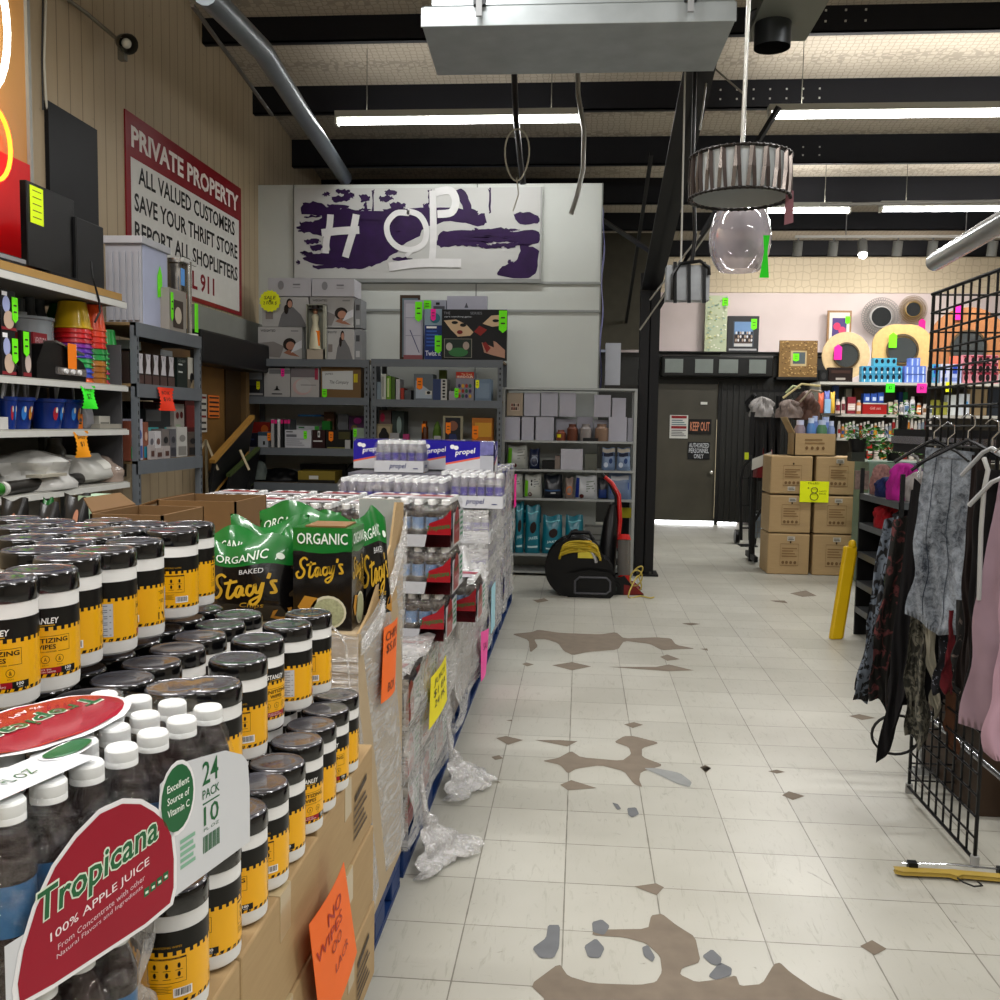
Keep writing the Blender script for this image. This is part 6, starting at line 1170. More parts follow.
smear([(440, 232), (462, 230), (500, 228), (512, 232), (536, 230), (538, 243), (528, 246), (538, 252), (536, 272), (528, 278), (499, 277), (502, 267), (516, 262), (520, 248), (514, 241), (480, 243), (450, 247), (438, 246)], PU)
smear([(455, 190), (464, 190), (470, 203), (474, 214), (484, 214), (486, 224), (476, 226), (464, 220), (462, 206)], PU); smear([(512, 214), (522, 212), (536, 215), (537, 223), (520, 224)], PU)
for (x, y, ww, hh_) in ((336, 189, 14, 3), (332, 196, 18, 4), (328, 204, 22, 3), (344, 192, 10, 5), (322, 192, 8, 2), (360, 195, 10, 5), (364, 203, 4, 8), (372, 190, 3, 20), (385, 190, 12, 4), (380, 196, 14, 4), (390, 203, 16, 4), (384, 209, 18, 3), (428, 190, 4, 12), (424, 204, 6, 10), (488, 189, 3, 22), (300, 222, 14, 3), (298, 230, 20, 2), (304, 240, 16, 3), (300, 252, 8, 2), (310, 246, 14, 4), (376, 245, 24, 5), (396, 226, 10, 4), (508, 262, 6, 3), (500, 270, 8, 4), (296, 262, 4, 3), (313, 267, 30, 2)):
    smear([(x, y), (x + ww * .5, y - 1), (x + ww, y + .5), (x + ww * .9, y + hh_), (x + ww * .4, y + hh_ + 1), (x + 1, y + hh_)], PU)

for q in range(90):
    x = rnd.uniform(300, 400) if q % 2 else rnd.uniform(455, 508); y = (rnd.uniform(203, 262) if q % 2 else rnd.uniform(229, 247)); ww = rnd.uniform(6, 26); smear([(x, y), (x + ww * .5, y - .8), (x + ww, y + .4), (x + ww * .9, y + 1.8), (x + 2, y + 1.6)], PU)
mb.build('purple_paint', t); SK[0] = 40; mb = MB(); WP_ = mat('#d6d6d6', .45, var=.12, scale=9)
def stroke(pts, wd, off):
    SK[0] += 1; off = .0048 + .0003 * (SK[0] - 40) 
    s = plane((A.x, YW - .0365 - off, zb_), UX * w, UZ * h); ribs = smooth_pts([bu(*p) for p in pts], 5); L_, R_ = [], []
    for i, p in enumerate(ribs):
        a = ribs[max(0, i - 1)]; b = ribs[min(len(ribs) - 1, i + 1)]; dx, dy = (b[0] - a[0]) * w, (b[1] - a[1]) * h; l = math.hypot(dx, dy) or 1; L_.append((p[0] - dy / l * wd / 2 / w, p[1] + dx / l * wd / 2 / h)); R_.append((p[0] + dy / l * wd / 2 / w, p[1] - dx / l * wd / 2 / h))
    for i in range(len(ribs) - 1): mb.poly([s(*L_[i]), s(*R_[i]), s(*R_[i + 1]), s(*L_[i + 1])], WP_)
stroke([(331, 214), (330, 226), (327, 240), (326, 254)], .07, .002); stroke([(357, 214), (354, 230), (350, 244), (346, 258)], .075, .002); stroke([(322, 233), (340, 231), (360, 230)], .08, .003)
mb.build('white_letter', t); mb = MB(); stroke([(410, 213), (397, 213), (388, 224), (390, 238), (400, 248), (414, 250), (425, 243), (427, 228), (420, 215), (408, 211)], .06, .002); stroke([(414, 250), (407, 257)], .04, .002)
mb.build('white_letter', t); mb = MB(); stroke([(433, 190), (434, 220), (434, 245), (433, 262)], .07, .003); stroke([(436, 192), (450, 190), (456, 200), (452, 212), (438, 214)], .08, .002); mb.build('white_letter', t); mb = MB(); stroke([(390, 268), (420, 264), (462, 264)], .09, .002)
mb.build('white_smear', t)
# ---- chrome shelf with white boxes
rx0, rx1 = rack(502, 637, [zpx(570, 388, 9.7), zpx(570, 441, 9.7), zpx(570, 470, 9.7), zpx(570, 499, 9.7), zpx(570, 555, 9.7), zpx(570, 572, 9.7)], 'light steel shelving at the partition end with white boxes and treat bags', mat('#a2a5a4', .4, metal=.4), Y=9.7, post=.03, beam=.02, holes=False, name='steel_shelving')
ZS = [zpx(570, q, 9.7) + .001 for q in (441, 470, 499, 555)]
WBX = '#b3b3be'
for i, (a, b, y) in enumerate(((505, 520, 417), (522, 534, 417), (536, 554, 417), (609, 627, 417))): bx('plain pale grey box in the lower layer of the top bay, %s from the left' % ORD[i], a, b, y, ZS[0], WBX, Y=9.78, name='white_box', group='plain pale boxes on the steel shelving', d=.2)
bx('pale box behind the treat jars, leftmost', 556, 576, 419, ZS[0], '#a9a9b3', Y=9.9, d=.08, name='white_box'); bx('pale box behind the treat jars, middle', 577, 593, 417, ZS[0], '#a5a5b0', Y=9.9, d=.08, name='white_box'); bx('pale box behind the treat jars, rightmost', 594, 608, 420, ZS[0], '#a5a5ae', Y=9.9, d=.08, name='white_box'); bx('narrow pale box at the right end of the top bay', 628, 633, 418, ZS[0], '#a0a0a8', Y=9.85, d=.1, name='white_box')
zu = ZS[0] + zpx(520, 417, 9.78) - zpx(520, 441, 9.7) + .002
bx('cream box with a red and black photo in the upper layer of the top bay', 507, 523, 393, zu, '#a89b8b', Y=9.79, d=.15, name='palette_box', dc=(('r', .25, .22, .8, .56, '#c9b9a8'),) + tuple(('r', .28 + .13 * k, .25 + .16 * j, .38 + .13 * k, .38 + .16 * j, ['#5a1c18', '#7a2a20', '#2a1512', '#a89a90'][(k + j) % 4]) for k in range(4) for j in range(2)))
for i, (a, b, y) in enumerate(((524.5, 540, 393), (541.5, 558, 392), (560, 576, 393), (594.5, 611, 395), (612.5, 626, 398))): bx('plain pale grey box in the upper layer of the top bay, %s from the left' % ORD[i], a, b, y, zu if i < 3 else zu + .0, WBX, Y=9.79, name='white_box', group='plain pale boxes on the steel shelving', d=.2)
for i, (a, b, c_) in enumerate(((556, 566, '#7a4a3a'), (567, 578, '#6a4334'), (580, 592, '#8f8a88'), (595, 609, '#8a7464'))): bx('small clear jar of dry treats, %s from the left' % ORD[i], a, b, 424 + (6 if i == 0 else 0), ZS[0], c_, Y=9.72, shape='round', name='treat_jar', cat='jar', dc=(('r', .1, .3, .5, .6, '#d9d22a'),) if i == 0 else ())
bx('tangled black cord lying at the shelf edge under the jars', 583, 598, 438, ZS[0], '#1a1a1c', Y=9.705, d=.015, name='cord_bundle', cat='cord')
bx('green and white treat bag at the left end of the second bay', 507, 528, 446, ZS[1], '#a5a8a2', Y=9.76, shape='bag', d=.1, name='treat_bag', cat='bag', dc=(('r', .02, .05, .22, .9, '#6fae2a'), ('o', .38, .15, .1, .1, '#5a2420'), ('l', .5, .4, .9, .9, 4, '#8a8d88')))
bx('dark blue and silver bag of chews in the second bay', 529, 540, 449, ZS[1], '#1f2a4a', Y=9.76, shape='bag', d=.1, name='treat_bag', cat='bag', dc=(('o', .5, .4, .35, .25, '#8e97a8'),)); bx('low black box in the second bay', 542, 555, 461, ZS[1], '#101216', Y=9.76)
bx('white tilted carton in the second bay', 561, 583, 449, ZS[1], '#b9b9c2', Y=9.74, d=.18, name='white_box', lean=.06); bx('narrow beige box left of the tilted carton', 555, 560, 456, ZS[1], '#8a7f78', Y=9.76); bx('grey-green carton right of the tilted one', 585, 597, 454, ZS[1], '#6d6f66', Y=9.8)
for i in range(2): bx('white and navy patterned bag, %s of the pair' % ['left', 'right'][i], 602 + i * 15, 616 + i * 15, 448, ZS[1], '#7f93b0', Y=9.75, shape='bag', d=.1, name='treat_bag', cat='bag', dc=(('r', .02, .62, .98, .78, '#1b2540'), ('r', .02, .8, .98, .96, '#b9b3a8'), ('o', .65, .42, .14, .12, '#2f4a7a'), ('o', .3, .25, .16, .12, '#c9d4e2')))
for i, (a, b) in enumerate(((505, 523), (524, 542))): bx('green and white dental treat bag, %s of the pair in the third bay' % ['left', 'right'][i], a, b, 475, ZS[2], '#b5b7b2', Y=9.75, shape='bag', d=.12, name='treat_bag', cat='bag', dc=(('r', .03, .05, .22, .75, '#78c02a'), ('o', .35, .15, .11, .1, '#5a2420'), ('l', .55, .45, .9, .85, 4, '#85898a'), ('o', .42, .6, .05, .06, '#33302c'), ('o', .42, .75, .05, .06, '#33302c')))
bx('black and navy treat bag in the third bay', 543, 563, 475, ZS[2], '#141a26', Y=9.75, shape='bag', d=.12, name='treat_bag', cat='bag', dc=(('r', .1, .3, .9, .36, '#3b5f8a'), ('r', .4, .2, .65, .25, '#c9c9c9'), ('o', .5, .75, .2, .1, '#3a4048'))); bx('clear bag of orange chews in the third bay', 565, 574, 478, ZS[2], '#8d7f78', Y=9.75, shape='bag', d=.1, name='treat_bag', cat='bag', dc=(('o', .5, .4, .35, .22, '#c9783a'),))
bx('blue and white slanted treat bag in the third bay', 575, 598, 476, ZS[2], '#b9bcc0', Y=9.73, shape='bag', d=.12, name='treat_bag', cat='bag', dc=(('r', .02, .05, .18, .9, '#1f3a8a'), ('o', .3, .12, .1, .1, '#5a2420'), ('l', .5, .3, .9, .8, 5, '#7f8a7f')))
bx('dark bag with blue foot right of the slanted one', 598, 608, 478, ZS[2], '#1b1e28', Y=9.76, shape='bag', d=.1, name='treat_bag', cat='bag', dc=(('r', .1, .05, .9, .45, '#24407a'),)); bx('blue and white bag behind the vacuum cleaner', 608, 632, 472, ZS[2], '#6d7f9c', Y=9.78, shape='bag', d=.1, name='treat_bag', cat='bag', dc=(('p', [(.1, .2), (.9, .35), (.9, .6), (.1, .45)], '#2a4fa0'), ('r', .1, .7, .9, .85, '#b9bdc4')))
TEAL = '#12798a'
for i, (a, b, y, z_) in enumerate(((504, 514, 520, 3), (515, 524, 503, 3), (525, 540.5, 506, 3), (542, 563, 516, 3), (565, 584, 516, 3))): bx('teal bag of dog treats, %s from the left in the lowest bay' % ORD[i], a, b, y, ZS[3], TEAL, Y=9.73, shape='bag', d=.14, name='treat_bag', cat='bag', dc=(('o', .55, .55, .22, .12, '#2a1712'), ('t', 'JAKES', .25, .28, .85, .36, '#cfe6e9', .01), ('r', .15, .84, .9, .87, '#7fc4cf'), ('r', .2, .12, .85, .16, '#cfe6e9')))
for i in range(3): bx('teal bag lying folded on the others, %s of three' % ['leftmost', 'middle', 'rightmost'][i], 503 + i * 13, 515 + i * 13, 504 + i * 1.5, ZS[3] + .30, '#0f6273', Y=9.88, shape='box', d=.12, name='treat_bag', cat='bag', dc=(('r', .1, .6, .9, .75, '#6fb4be'), ('r', .1, .2, .9, .28, '#1f8a9a')))
bx('grey slatted box in the lowest bay behind the vacuum cleaner', 585, 607, 527, ZS[3], '#7c7d7a', Y=9.8, dc=tuple(('r', .0, .1 + .2 * k, 1, .14 + .2 * k, '#55564f') for k in range(4)))
bx('white upright box standing on a ledge beyond the partition wall', 606, 621, 343, zpx(612, 385, 10.25), '#b9bcc2', Y=10.35, d=.2, name='white_box'); simple('wall_ledge', 'narrow dark ledge at the partition corner that carries a white box', 'ledge', (P(600, 385, Y=10.3).x + .05, P(640, 385, Y=10.3).x, 10.22, 10.6, zpx(612, 385, 10.25) - .04, zpx(612, 385, 10.25) - .002), '#3a3835')
# printed cloth edge on partition corner
a, b = P(603, 205, Y=YW), P(603, 390, Y=YW); mb = MB(); mb.grid(lambda u, v: Vector((xw + .008 + .02 * u + .012 * math.sin(18 * v), YW + .02 + .3 * u, b.z + (a.z - b.z) * v)), 6, 24, mat('#5a5f8c', .6, var=.8, scale=8)); tag(mb.build('printed_cloth', smooth=1), 'blue and purple printed cloth hanging on the edge of the partition wall', 'cloth')
# ---- blower and vacuum cleaner
c0 = P(548, 596, Z=0); Yb_ = c0.y; xl, xr_ = P(547, 560, Y=Yb_).x, P(600, 560, Y=Yb_).x; rr = (P(560, 540, Y=Yb_).z - 0) / 2; cx = xl + rr
t = thing('floor_blower', 'black drum-shaped floor blower with a coiled yellow cord on top', 'blower', (cx, Yb_, 0)); BM = mat('#08080a', .35, var=.2)
mb = MB(); n = 30
def snail(a): return rr * (1 + .08 * a / (2 * PI))
ring = [(cx + rr * math.cos(2 * PI * k / n), rr + rr * math.sin(2 * PI * k / n)) for k in range(n)]
prof = ring
mb.slab([(x, Yb_ + .02, z) for x, z in prof], (0, .34, 0), BM); mb.build('drum', t, smooth=.6, bevel=.02)
MB().tube([(cx + rr * .8, Yb_ + .03, rr * .85), (cx + rr * .8, Yb_ + .36, rr * .85)], rr * .55, BM, 20).build('side_hub', t, smooth=.6)
xo = P(614, 585, Y=Yb_).x; mb = MB(); ol = [(cx - rr * .2, .005), (xo - .05, .005), (xo, .05), (xo, .17), (xo - .05, .22), (cx + rr * .5, .24), (cx - rr * .2, .2)]; mb.slab([(x, Yb_ - .03, z) for x, z in ol], (0, .36, 0), BM); mb.build('outlet', t, bevel=.015)
il = [(cx, .04), (xo - .07, .04), (xo - .035, .07), (xo - .035, .15), (xo - .07, .185), (cx + .04, .185), (cx, .15)]; MB().poly([(x, Yb_ - .032, z) for x, z in il], mat('#030303', .6)).build('outlet_opening', t); 
MB().tube([(x, Yb_ - .036, z) for x, z in il + [il[0]]], .010, mat('#58585c', .3), 8).build('outlet_rim', t, smooth=1)
for k in range(6):
    pts = [(cx + rr * (.15 + .72 * math.sin(a) * (1 - .03 * k)), Yb_ - .0 + .012 * math.sin(k * 2 + a * 3) - .0, rr * (1.62 - .42 * (1 - math.cos(a)) * .62 + .07 * k)) for a in [(-PI / 2 + PI * q / 12) * 1.1 for q in range(13)]]
    MB().tube(pts, .011, mat('#b09a2a', .45), 7).build('yellow_cord', t, smooth=1)
MB().box(cx + .02, cx + .17, Yb_ - .0, Yb_ + .015, rr * 1.38, rr * 1.38 + .085, '#c9bb4a').build('warning_sticker', t); MB().box(cx + .06, cx + .14, Yb_ + .0, Yb_ + .016, rr * 1.72, rr * 1.72 + .07, '#d9b21c').build('warning_sticker', t)
MB().tube([(cx + rr * .75 * math.cos(a), Yb_ + .005, rr + rr * .93 * math.sin(a)) for a in [0.25 + .08 * q for q in range(9)]], .016, mat('#c9c9cc', .2, metal=.7), 8).build('chrome_band', t, smooth=1); MB().tube([(cx - .08, Yb_ + .2, rr * 1.95), (cx - .04, Yb_ + .2, rr * 2.2), (cx + .12, Yb_ + .2, rr * 2.2), (cx + .16, Yb_ + .2, rr * 1.93)], .018, '#141416', 8).build('carry_handle', t, smooth=1)
# upright vacuum
Yv = P(625, 594, Z=0).y; t = thing('vacuum_cleaner', 'black and red upright vacuum cleaner leaning at the steel shelving', 'vacuum cleaner', (P(620, 590, Y=Yv).x, Yv, 0)); v = lambda px, py, dy=0: P(px, py, Y=Yv + dy); VB = mat('#0e0e10', .35); VR = mat('#b3201c', .3, coat=.4)
MB().tube([v(607, 585, .15), v(608, 548, .2), v(611, 520, .25), v(613, 505, .28)], [.07, .085, .07, .035], VB, 14).build('motor_column', t, smooth=1)
MB().tube([v(617, 548, .2), v(620, 520, .25), v(619, 495, .28), v(612, 483, .3), v(605, 477, .32)], [.022, .022, .02, .02, .018], VR, 10).build('handle', t, smooth=1); MB().tube([v(615, 545, .22), v(616.5, 520, .27), v(616, 496, .3), v(609, 482, .32), v(602, 474, .34)], .016, '#101012', 8).build('handle_grip', t, smooth=1)
p0, p1 = v(624, 575, .08), v(624, 540, .12); MB().tube([p0, p1], .062, mat('#6d6a66', .12, coat=.5, alpha=.85), 18).build('dust_bin', t, smooth=.7); MB().tube([p1, p1 + Vector((0, .01, .05))], [.066, .05], VR, 16).build('bin_lid', t, smooth=.7); MB().tube([p0 - Vector((0, 0, .01)), p0 - Vector((-.01, .03, .08))], [.06, .045], VR, 14).build('bin_latch', t, smooth=.7)
a, b = v(610, 595, -.02), v(640, 595, -.02); mb = MB(); mb.slab([(a.x, Yv - .05, .01), (a.x, Yv - .05, .12), (a.x + .12, Yv - .05, .16), (b.x - .08, Yv - .05, .07), (b.x, Yv - .05, .01)], (0, .30, 0), VB); mb.build('floor_head', t, bevel=.015)
mb = MB(); mb.slab([(b.x - .14, Yv - .055, .012), (b.x - .14, Yv - .055, .085), (b.x - .05, Yv - .055, .07), (b.x + .01, Yv - .055, .02)], (0, .31, 0), mat('#7c2b28', .35)); mb.build('red_nose', t, bevel=.01)
MB().tube([(a.x + .03, Yv - .09, .06), (a.x + .03, Yv - .06, .06)], .058, '#0b0b0c', 18).build('wheel', t); MB().tube([(a.x + .03, Yv - .095, .06), (a.x + .03, Yv - .088, .06)], .03, '#2c3a36', 14).build('wheel_hub', t)
cs = [v(634, 575), v(640, 568), v(636, 562), v(630, 566), v(634, 574), v(641, 571), v(643, 565)]; pts = []
for k in range(26): a_ = k * .62; pts.append(P(636 + 7 * math.sin(a_) * (1 - .01 * k), 574 + 9 * math.cos(a_ * .9 + 1) + k * .35, Y=Yv + .1 - .006 * k))
pts += [P(628, 597, Z=.012), P(640, 596, Z=.012), P(650, 598, Z=.012), P(654, 597, Z=.012)]; tag(MB().tube([tuple(q) for q in smooth_pts([tuple(p) for p in pts], 3)], .007, mat('#b5a55a', .4), 6).build('extension_cord', smooth=1), 'tangled pale yellow cord at the foot of the black column', 'cord')
tag(MB().box(P(617, 520, Y=10.0).x + .02, P(634, 520, Y=10.0).x, 10.02, 10.05, P(625, 518, Y=10).z, P(625, 508, Y=10).z, '#b9b02a').build('yellow_label'), 'yellow label low behind the vacuum cleaner', 'label')
# ================================================================ DOOR SIGNS AND BACK WALL
def flat_sign(px0, py0, px1, py1, Y, col, label, marks, name='door_sign'):
    a, b = P(px0, py0, Y=Y), P(px1, py1, Y=Y); w, h = b.x - a.x, a.z - b.z; mb = MB(); mb.box(a.x, b.x, Y - .012, Y, b.z, a.z, mat(col, .5)); sf = plane((a.x, Y - .014, b.z), UX * w, UZ * h); deco(mb, sf, marks, 1, -UY)
    return tag(mb.build(name), label, 'sign')
flat_sign(670, 415, 687.5, 438.5, YD, '#c3c3be', 'white and red warning notice on the black door', (('r', .08, .86, .92, .97, '#8a1f28'), ('l', .1, .55, .9, .82, 3, '#5f7a80'), ('r', .08, .42, .92, .53, '#8a1f28'), ('l', .1, .08, .9, .38, 4, '#66666a')))
flat_sign(688.5, 419, 711, 434.5, YD, '#191512', 'black KEEP OUT sign with red letters on the black door', (('t', 'KEEP OUT', .08, .22, .92, .82, '#c2876a', .01),))
flat_sign(688, 442, 709.5, 459.5, YD, '#1a1c20', 'AUTHORIZED PERSONNEL ONLY sign on the black door', (('t', 'AUTHORIZED', .05, .68, .95, .95, '#b9bcc0', .01), ('t', 'PERSONNEL', .05, .37, .95, .64, '#b9bcc0', .01), ('t', 'ONLY', .28, .05, .72, .32, '#b9bcc0', .01)))
a, b = P(661, 358, Y=15.1), P(772, 378, Y=15.1)
t = thing('roller_housing', 'long black corrugated housing mounted above the black door', 'housing', (a.x, 15.1, b.z)); MB().box(a.x, b.x, 14.98, YD, b.z, a.z + .04, mat('#1c1d1c', .35)).build('casing', t, bevel=.03)
for q0, q1 in ((665, 683), (695, 713), (719, 738), (749, 766)): c0, c1 = P(q0, 368, Y=14.97), P(q1, 368, Y=14.97); MB().box(c0.x, c1.x, 14.965, 14.985, b.z + .06, a.z - .02, mat('#7d8480', .3, metal=.4)).build('metal_panel', t)
simple('wall_ledge', 'black ledge board along the back wall that carries the framed pictures', 'ledge', (P(655, 357, Y=15.3).x, P(833, 357, Y=15.3).x, 15.22, WB, 2.682, 2.70), mat('#1a1a19', .5))
ZL = 2.702
def wallthing(name, label, cat, px0, px1, pyt, col, dc, Y=15.45, z=ZL, d=.05, tags=()): return gy(name, label, cat, px0, px1, pyt, Y, z, d, col, dc=dc, tags=tags)
rnd = random.Random(11)
wallthing('canvas_print', 'tall canvas with a pale green speckled pattern on the back wall ledge', 'canvas', 706, 728, 295.5, '#c2cbb0', tuple(('o', rnd.uniform(.06, .94), rnd.uniform(.03, .97), .045, .012, ['#9fae7a', '#d9d6a5', '#8fb0a8', '#e4e6d8'][k % 4]) for k in range(70)), tags=((.75, .96, GREEN, .09, .14),))
wallthing('framed_picture', 'dark framed team photo leaning on the back wall ledge', 'picture', 728, 759.5, 316, '#3a3b3e', (('r', .18, .16, .84, .86, '#4d5560'), ('r', .22, .5, .8, .84, '#7a9ac0'), ('r', .22, .24, .8, .5, '#5a4c48'), ('r', .22, .17, .8, .25, '#c9c9c9'), ('r', .06, .06, .94, .11, '#b0b0b2')) + tuple(('o', .28 + .07 * (k % 8), .34 + .10 * (k // 8), .028, .04, ['#b9a89a', '#d9d9dd', '#2d3038'][k % 3]) for k in range(24)), tags=((.74, .92, GREEN, .09, .17),))
simple('mirror_ledge', 'low black ledge that carries the rattan mirror', 'ledge', (P(776, 377, Y=15.1).x, P(822, 377, Y=15.1).x, 15.05, 15.29, P(800, 377, Y=15.1).z - .04, P(800, 377, Y=15.1).z - .002), '#1a1a19')
wallthing('rattan_mirror', 'square woven rattan framed mirror on the back wall ledge', 'mirror', 780, 818, 340.5, '#8a6f45', (('r', .3, .3, .72, .72, '#b9a882'), ('r', .36, .36, .68, .68, '#5a6468')) + tuple(('o', rnd.choice([rnd.uniform(.03, .27), rnd.uniform(.75, .97)]) if k % 2 else rnd.uniform(.03, .97), rnd.uniform(.03, .97) if k % 2 else rnd.choice([rnd.uniform(.03, .27), rnd.uniform(.75, .97)]), .022, .014, ['#a98c5a', '#6a5230', '#c2a571'][k % 3]) for k in range(130)), tags=((.36, .64, GREEN, .09, .12),), Y=15.1, z=P(800, 377, Y=15.1).z)
YF = 12.6; a = P(820, 382, Y=YF); ZT2 = a.z
# white retail shelving
x0 = a.x; t = thing('retail_shelving', 'white metal retail shelving along the back, full of toiletries', 'shelving', (x0, YF, 0)); x1 = 7.0
for py, nm in ((382, 'top'), (414, 'a'), (438, 'b'), (459, 'c')):
    z = P(860, py, Y=YF).z; xx = x0 if py < 400 else (P(833, 414, Y=YF).x if py == 414 else x0 + .1); MB().box(xx, x1, YF, YF + .55, z - .035, z, mat('#b7b5ae' if py > 382 else '#c2c0b8', .45)).build('shelf', t)
MB().box(x0, x1, YF + .56, YF + .6, 0, ZT2, mat('#6b675f', .6)).build('back_panel', t)
for x in (x0, x0 + 1.22, x0 + 2.44, x1 - .03): MB().box(x, x + .03, YF + .5, YF + .56, 0, ZT2, '#8a8880').build('upright', t)
MB().box(x0, x0 + .02, YF + .02, YF + .55, P(830, 400, Y=YF).z, ZT2 - .03, mat('#a8a69e')).build('end_bracket', t); MB().box(x0 + .1, x1, YF, YF + .5, 0, .15, '#55524c').build('kick_plate', t)
def ring_mirror(name, label, pxc, pyc, pr, Y, fcol, rin, style='plain', tg=None, sq=0):
    c = P(pxc, pyc, Y=Y); r = abs(P(pxc + pr, pyc, Y=Y).x - c.x); t = thing(name, label, 'mirror', c); n = 48; mb = MB()
    def rad(k): return r * (1 + (.10 * abs(math.sin(4 * PI * k / n)) if style == 'scallop' else 0))
    if style in ('plain', 'scallop'): mb.slab([(c.x + rad(k) * math.cos(2 * PI * k / n), Y, c.z + rad(k) * (1 - sq) * math.sin(2 * PI * k / n)) for k in range(n)], (0, .03, 0), mat(fcol, .5, var=.22, scale=22))
    else:
        for k in range(n):
            a0 = 2 * PI * k / n
            for q in range(3): rr_ = r * (.62 + .15 * q); ctr = (c.x + rr_ * math.cos(a0 + .06 * q), Y, c.z + rr_ * math.sin(a0 + .06 * q)); s = r * .075; mb.tube([(ctr[0] + s * math.cos(g), Y, ctr[2] + s * math.sin(g)) for g in [j * PI / 3 for j in range(7)]], r * .014, mat(fcol, .4, metal=.3), 4, caps=False)
        mb.tube([(c.x + r * .55 * math.cos(2 * PI * k / n), Y, c.z + r * .55 * math.sin(2 * PI * k / n)) for k in range(n + 1)], r * .04, mat(fcol, .4, metal=.3), 6)
    mb.build('frame', t, smooth=.6 if style == 'lace' else None)
    MB().lathe([(r * rin * 1.06, 0), (r * rin * 1.12, .014), (r * rin * .98, .018)], (0, 0, 0), mat('#5a4c38' if style != 'lace' else fcol, .4), 40).build('inner_ring', t); ir = bpy.data.objects[-1] if False else t.children[-1]; ir.rotation_euler = (PI / 2, 0, 0); ir.location = (0, -.005, 0)
    for v in ir.data.vertices: v.co += ORG[t.name_full]
    g = MB(); g.disc((c.x, Y - .012, c.z), r * rin, mat('#8e979c' if style != 'lace' else '#7c8288', .06, metal=.9, var=.05), 40, ry=r * rin * (1 - sq * 1.1)); g.build('mirror_glass', t)
    if tg: px, py, col = tg; q = P(px, py, Y=Y - .03); MB().slab([(q.x - .05, Y - .03, q.z - .1), (q.x + .05, Y - .03, q.z - .1), (q.x + .05, Y - .03, q.z + .06), (q.x, Y - .03, q.z + .1), (q.x - .05, Y - .03, q.z + .06)], (0, .003, 0), col).build('price_tag', t)
    return t
ring_mirror('round_mirror', 'round mirror in a wide wood ring with a pink tag, on the white shelving', 846, 355.5, 24, 13.0, '#c9b28c', .50, tg=(838, 352, PINK))
ring_mirror('scalloped_mirror', 'large scalloped blond-wood mirror with a yellow-green tag', 902, 350, 29.5, 13.08, '#c9ab76', .50, 'scallop', (893, 340, GREEN), .12)
ring_mirror('lace_mirror', 'round mirror in a silver lacework frame high on the back wall', 881, 317, 20, 15.4, '#9c9a98', .5, 'lace'); ring_mirror('lace_mirror', 'small round gold openwork mirror high on the back wall', 913, 309.5, 14.5, 15.4, '#8a744a', .5, 'lace', (922, 325, PINK))
ring_mirror('cork_mirror', 'very large cork-brown round mirror behind the wire grid', 968, 348, 42, 13.1, '#a5754f', .40, tg=(959, 312, PINK))
wallthing('framed_picture', 'small wooden framed flower picture above the round wood mirror', 'picture', 828, 852, 310.5, '#a38462', (('r', .08, .06, .92, .95, '#dcd8cf'), ('r', .2, .18, .8, .82, '#5d4d86'), ('o', .4, .62, .15, .09, '#d84a72'), ('o', .62, .52, .15, .09, '#e0567a'), ('p', [(.2, .18), (.8, .18), (.8, .4), (.2, .32)], '#c2a83a')), z=P(840, 352, Y=15.45).z, d=.04, tags=((.74, .86, GREEN, .07, .12),))
def sx(label, px0, px1, py, z, col, dc=(), d=.12, Y=YF + .03, **k): return gy(k.pop('name', 'box'), label, k.pop('cat', 'box'), px0, px1, py, Y, z, d, col, dc=dc, **k)
z0 = ZT2 + .002; hb = (P(880, 366, Y=YF).z - z0) / 2
for r_ in range(2):
    for i in range(7): a0 = 862 + i * 5.8; sx('small blue tissue box, row %s, %s from the left' % (ORD[r_], ORD[i]), a0, a0 + 5.5, 373.5 if r_ == 0 else 366, z0 + (hb + .002) * r_, '#4fa0c2', (('o', .5, .6, .3, .28, '#12283a'), ('r', .42, .1, .58, .4, '#cfe4ea')), Y=YF + .06, name='tissue_box', group='small blue tissue boxes on the white shelving')
for i in range(4): a0 = 874 + i * 5.8; sx('small blue tissue box on the top row, %s from the left' % ORD[i], a0, a0 + 5.5, 358, z0 + 2 * (hb + .002), '#5ab0cc', (('o', .5, .6, .3, .28, '#12283a'),), Y=YF + .06, name='tissue_box', group='small blue tissue boxes on the white shelving')
for r_ in range(3):
    for i in range(4 if r_ < 2 else 2): a0 = 905 + i * 5.3 + (5 if r_ == 2 else 0); sx('periwinkle box in the pyramid, row %s, %s from the left' % (ORD[r_], ORD[i]), a0, a0 + 5.1, (374, 366, 358)[r_], z0 + (hb + .002) * r_, '#6a86d0', (('r', .35, .1, .65, .9, '#b9c9ee'),), Y=YF + .05, name='soap_box', group='periwinkle boxes stacked on the white shelving')
sx('dark brown leather case on the white shelving top at the left', 829, 853, 367.5, z0, '#2b1c17', (('r', .1, .6, .9, .8, '#4a332a'), ('r', .3, .15, .7, .3, '#a9a29a')), name='case', cat='case'); sx('small black clock beside the leather case', 820, 828, 370, z0, '#151515', (('o', .5, .5, .3, .3, '#3a3a3a'),), name='clock', cat='clock')
sx('black narrow bottle beside the periwinkle boxes', 928, 931, 367, z0, '#1a1a1c', name='bottle', cat='bottle', shape='round')
for i, (a0, b0, c_) in enumerate(((933, 939, '#4aa0c4'), (941, 950, '#c4c9dc'), (951, 962, '#b4bede'))): sx('%s pack with blue print behind the wire grid' % ['turquoise', 'pale', 'pale blue'][i], a0, b0, 364, z0, c_, (('r', .2, .5, .6, .9, '#2f4fb0'), ('r', .1, .1, .8, .3, '#7f90c9')), name='pack', cat='pack')
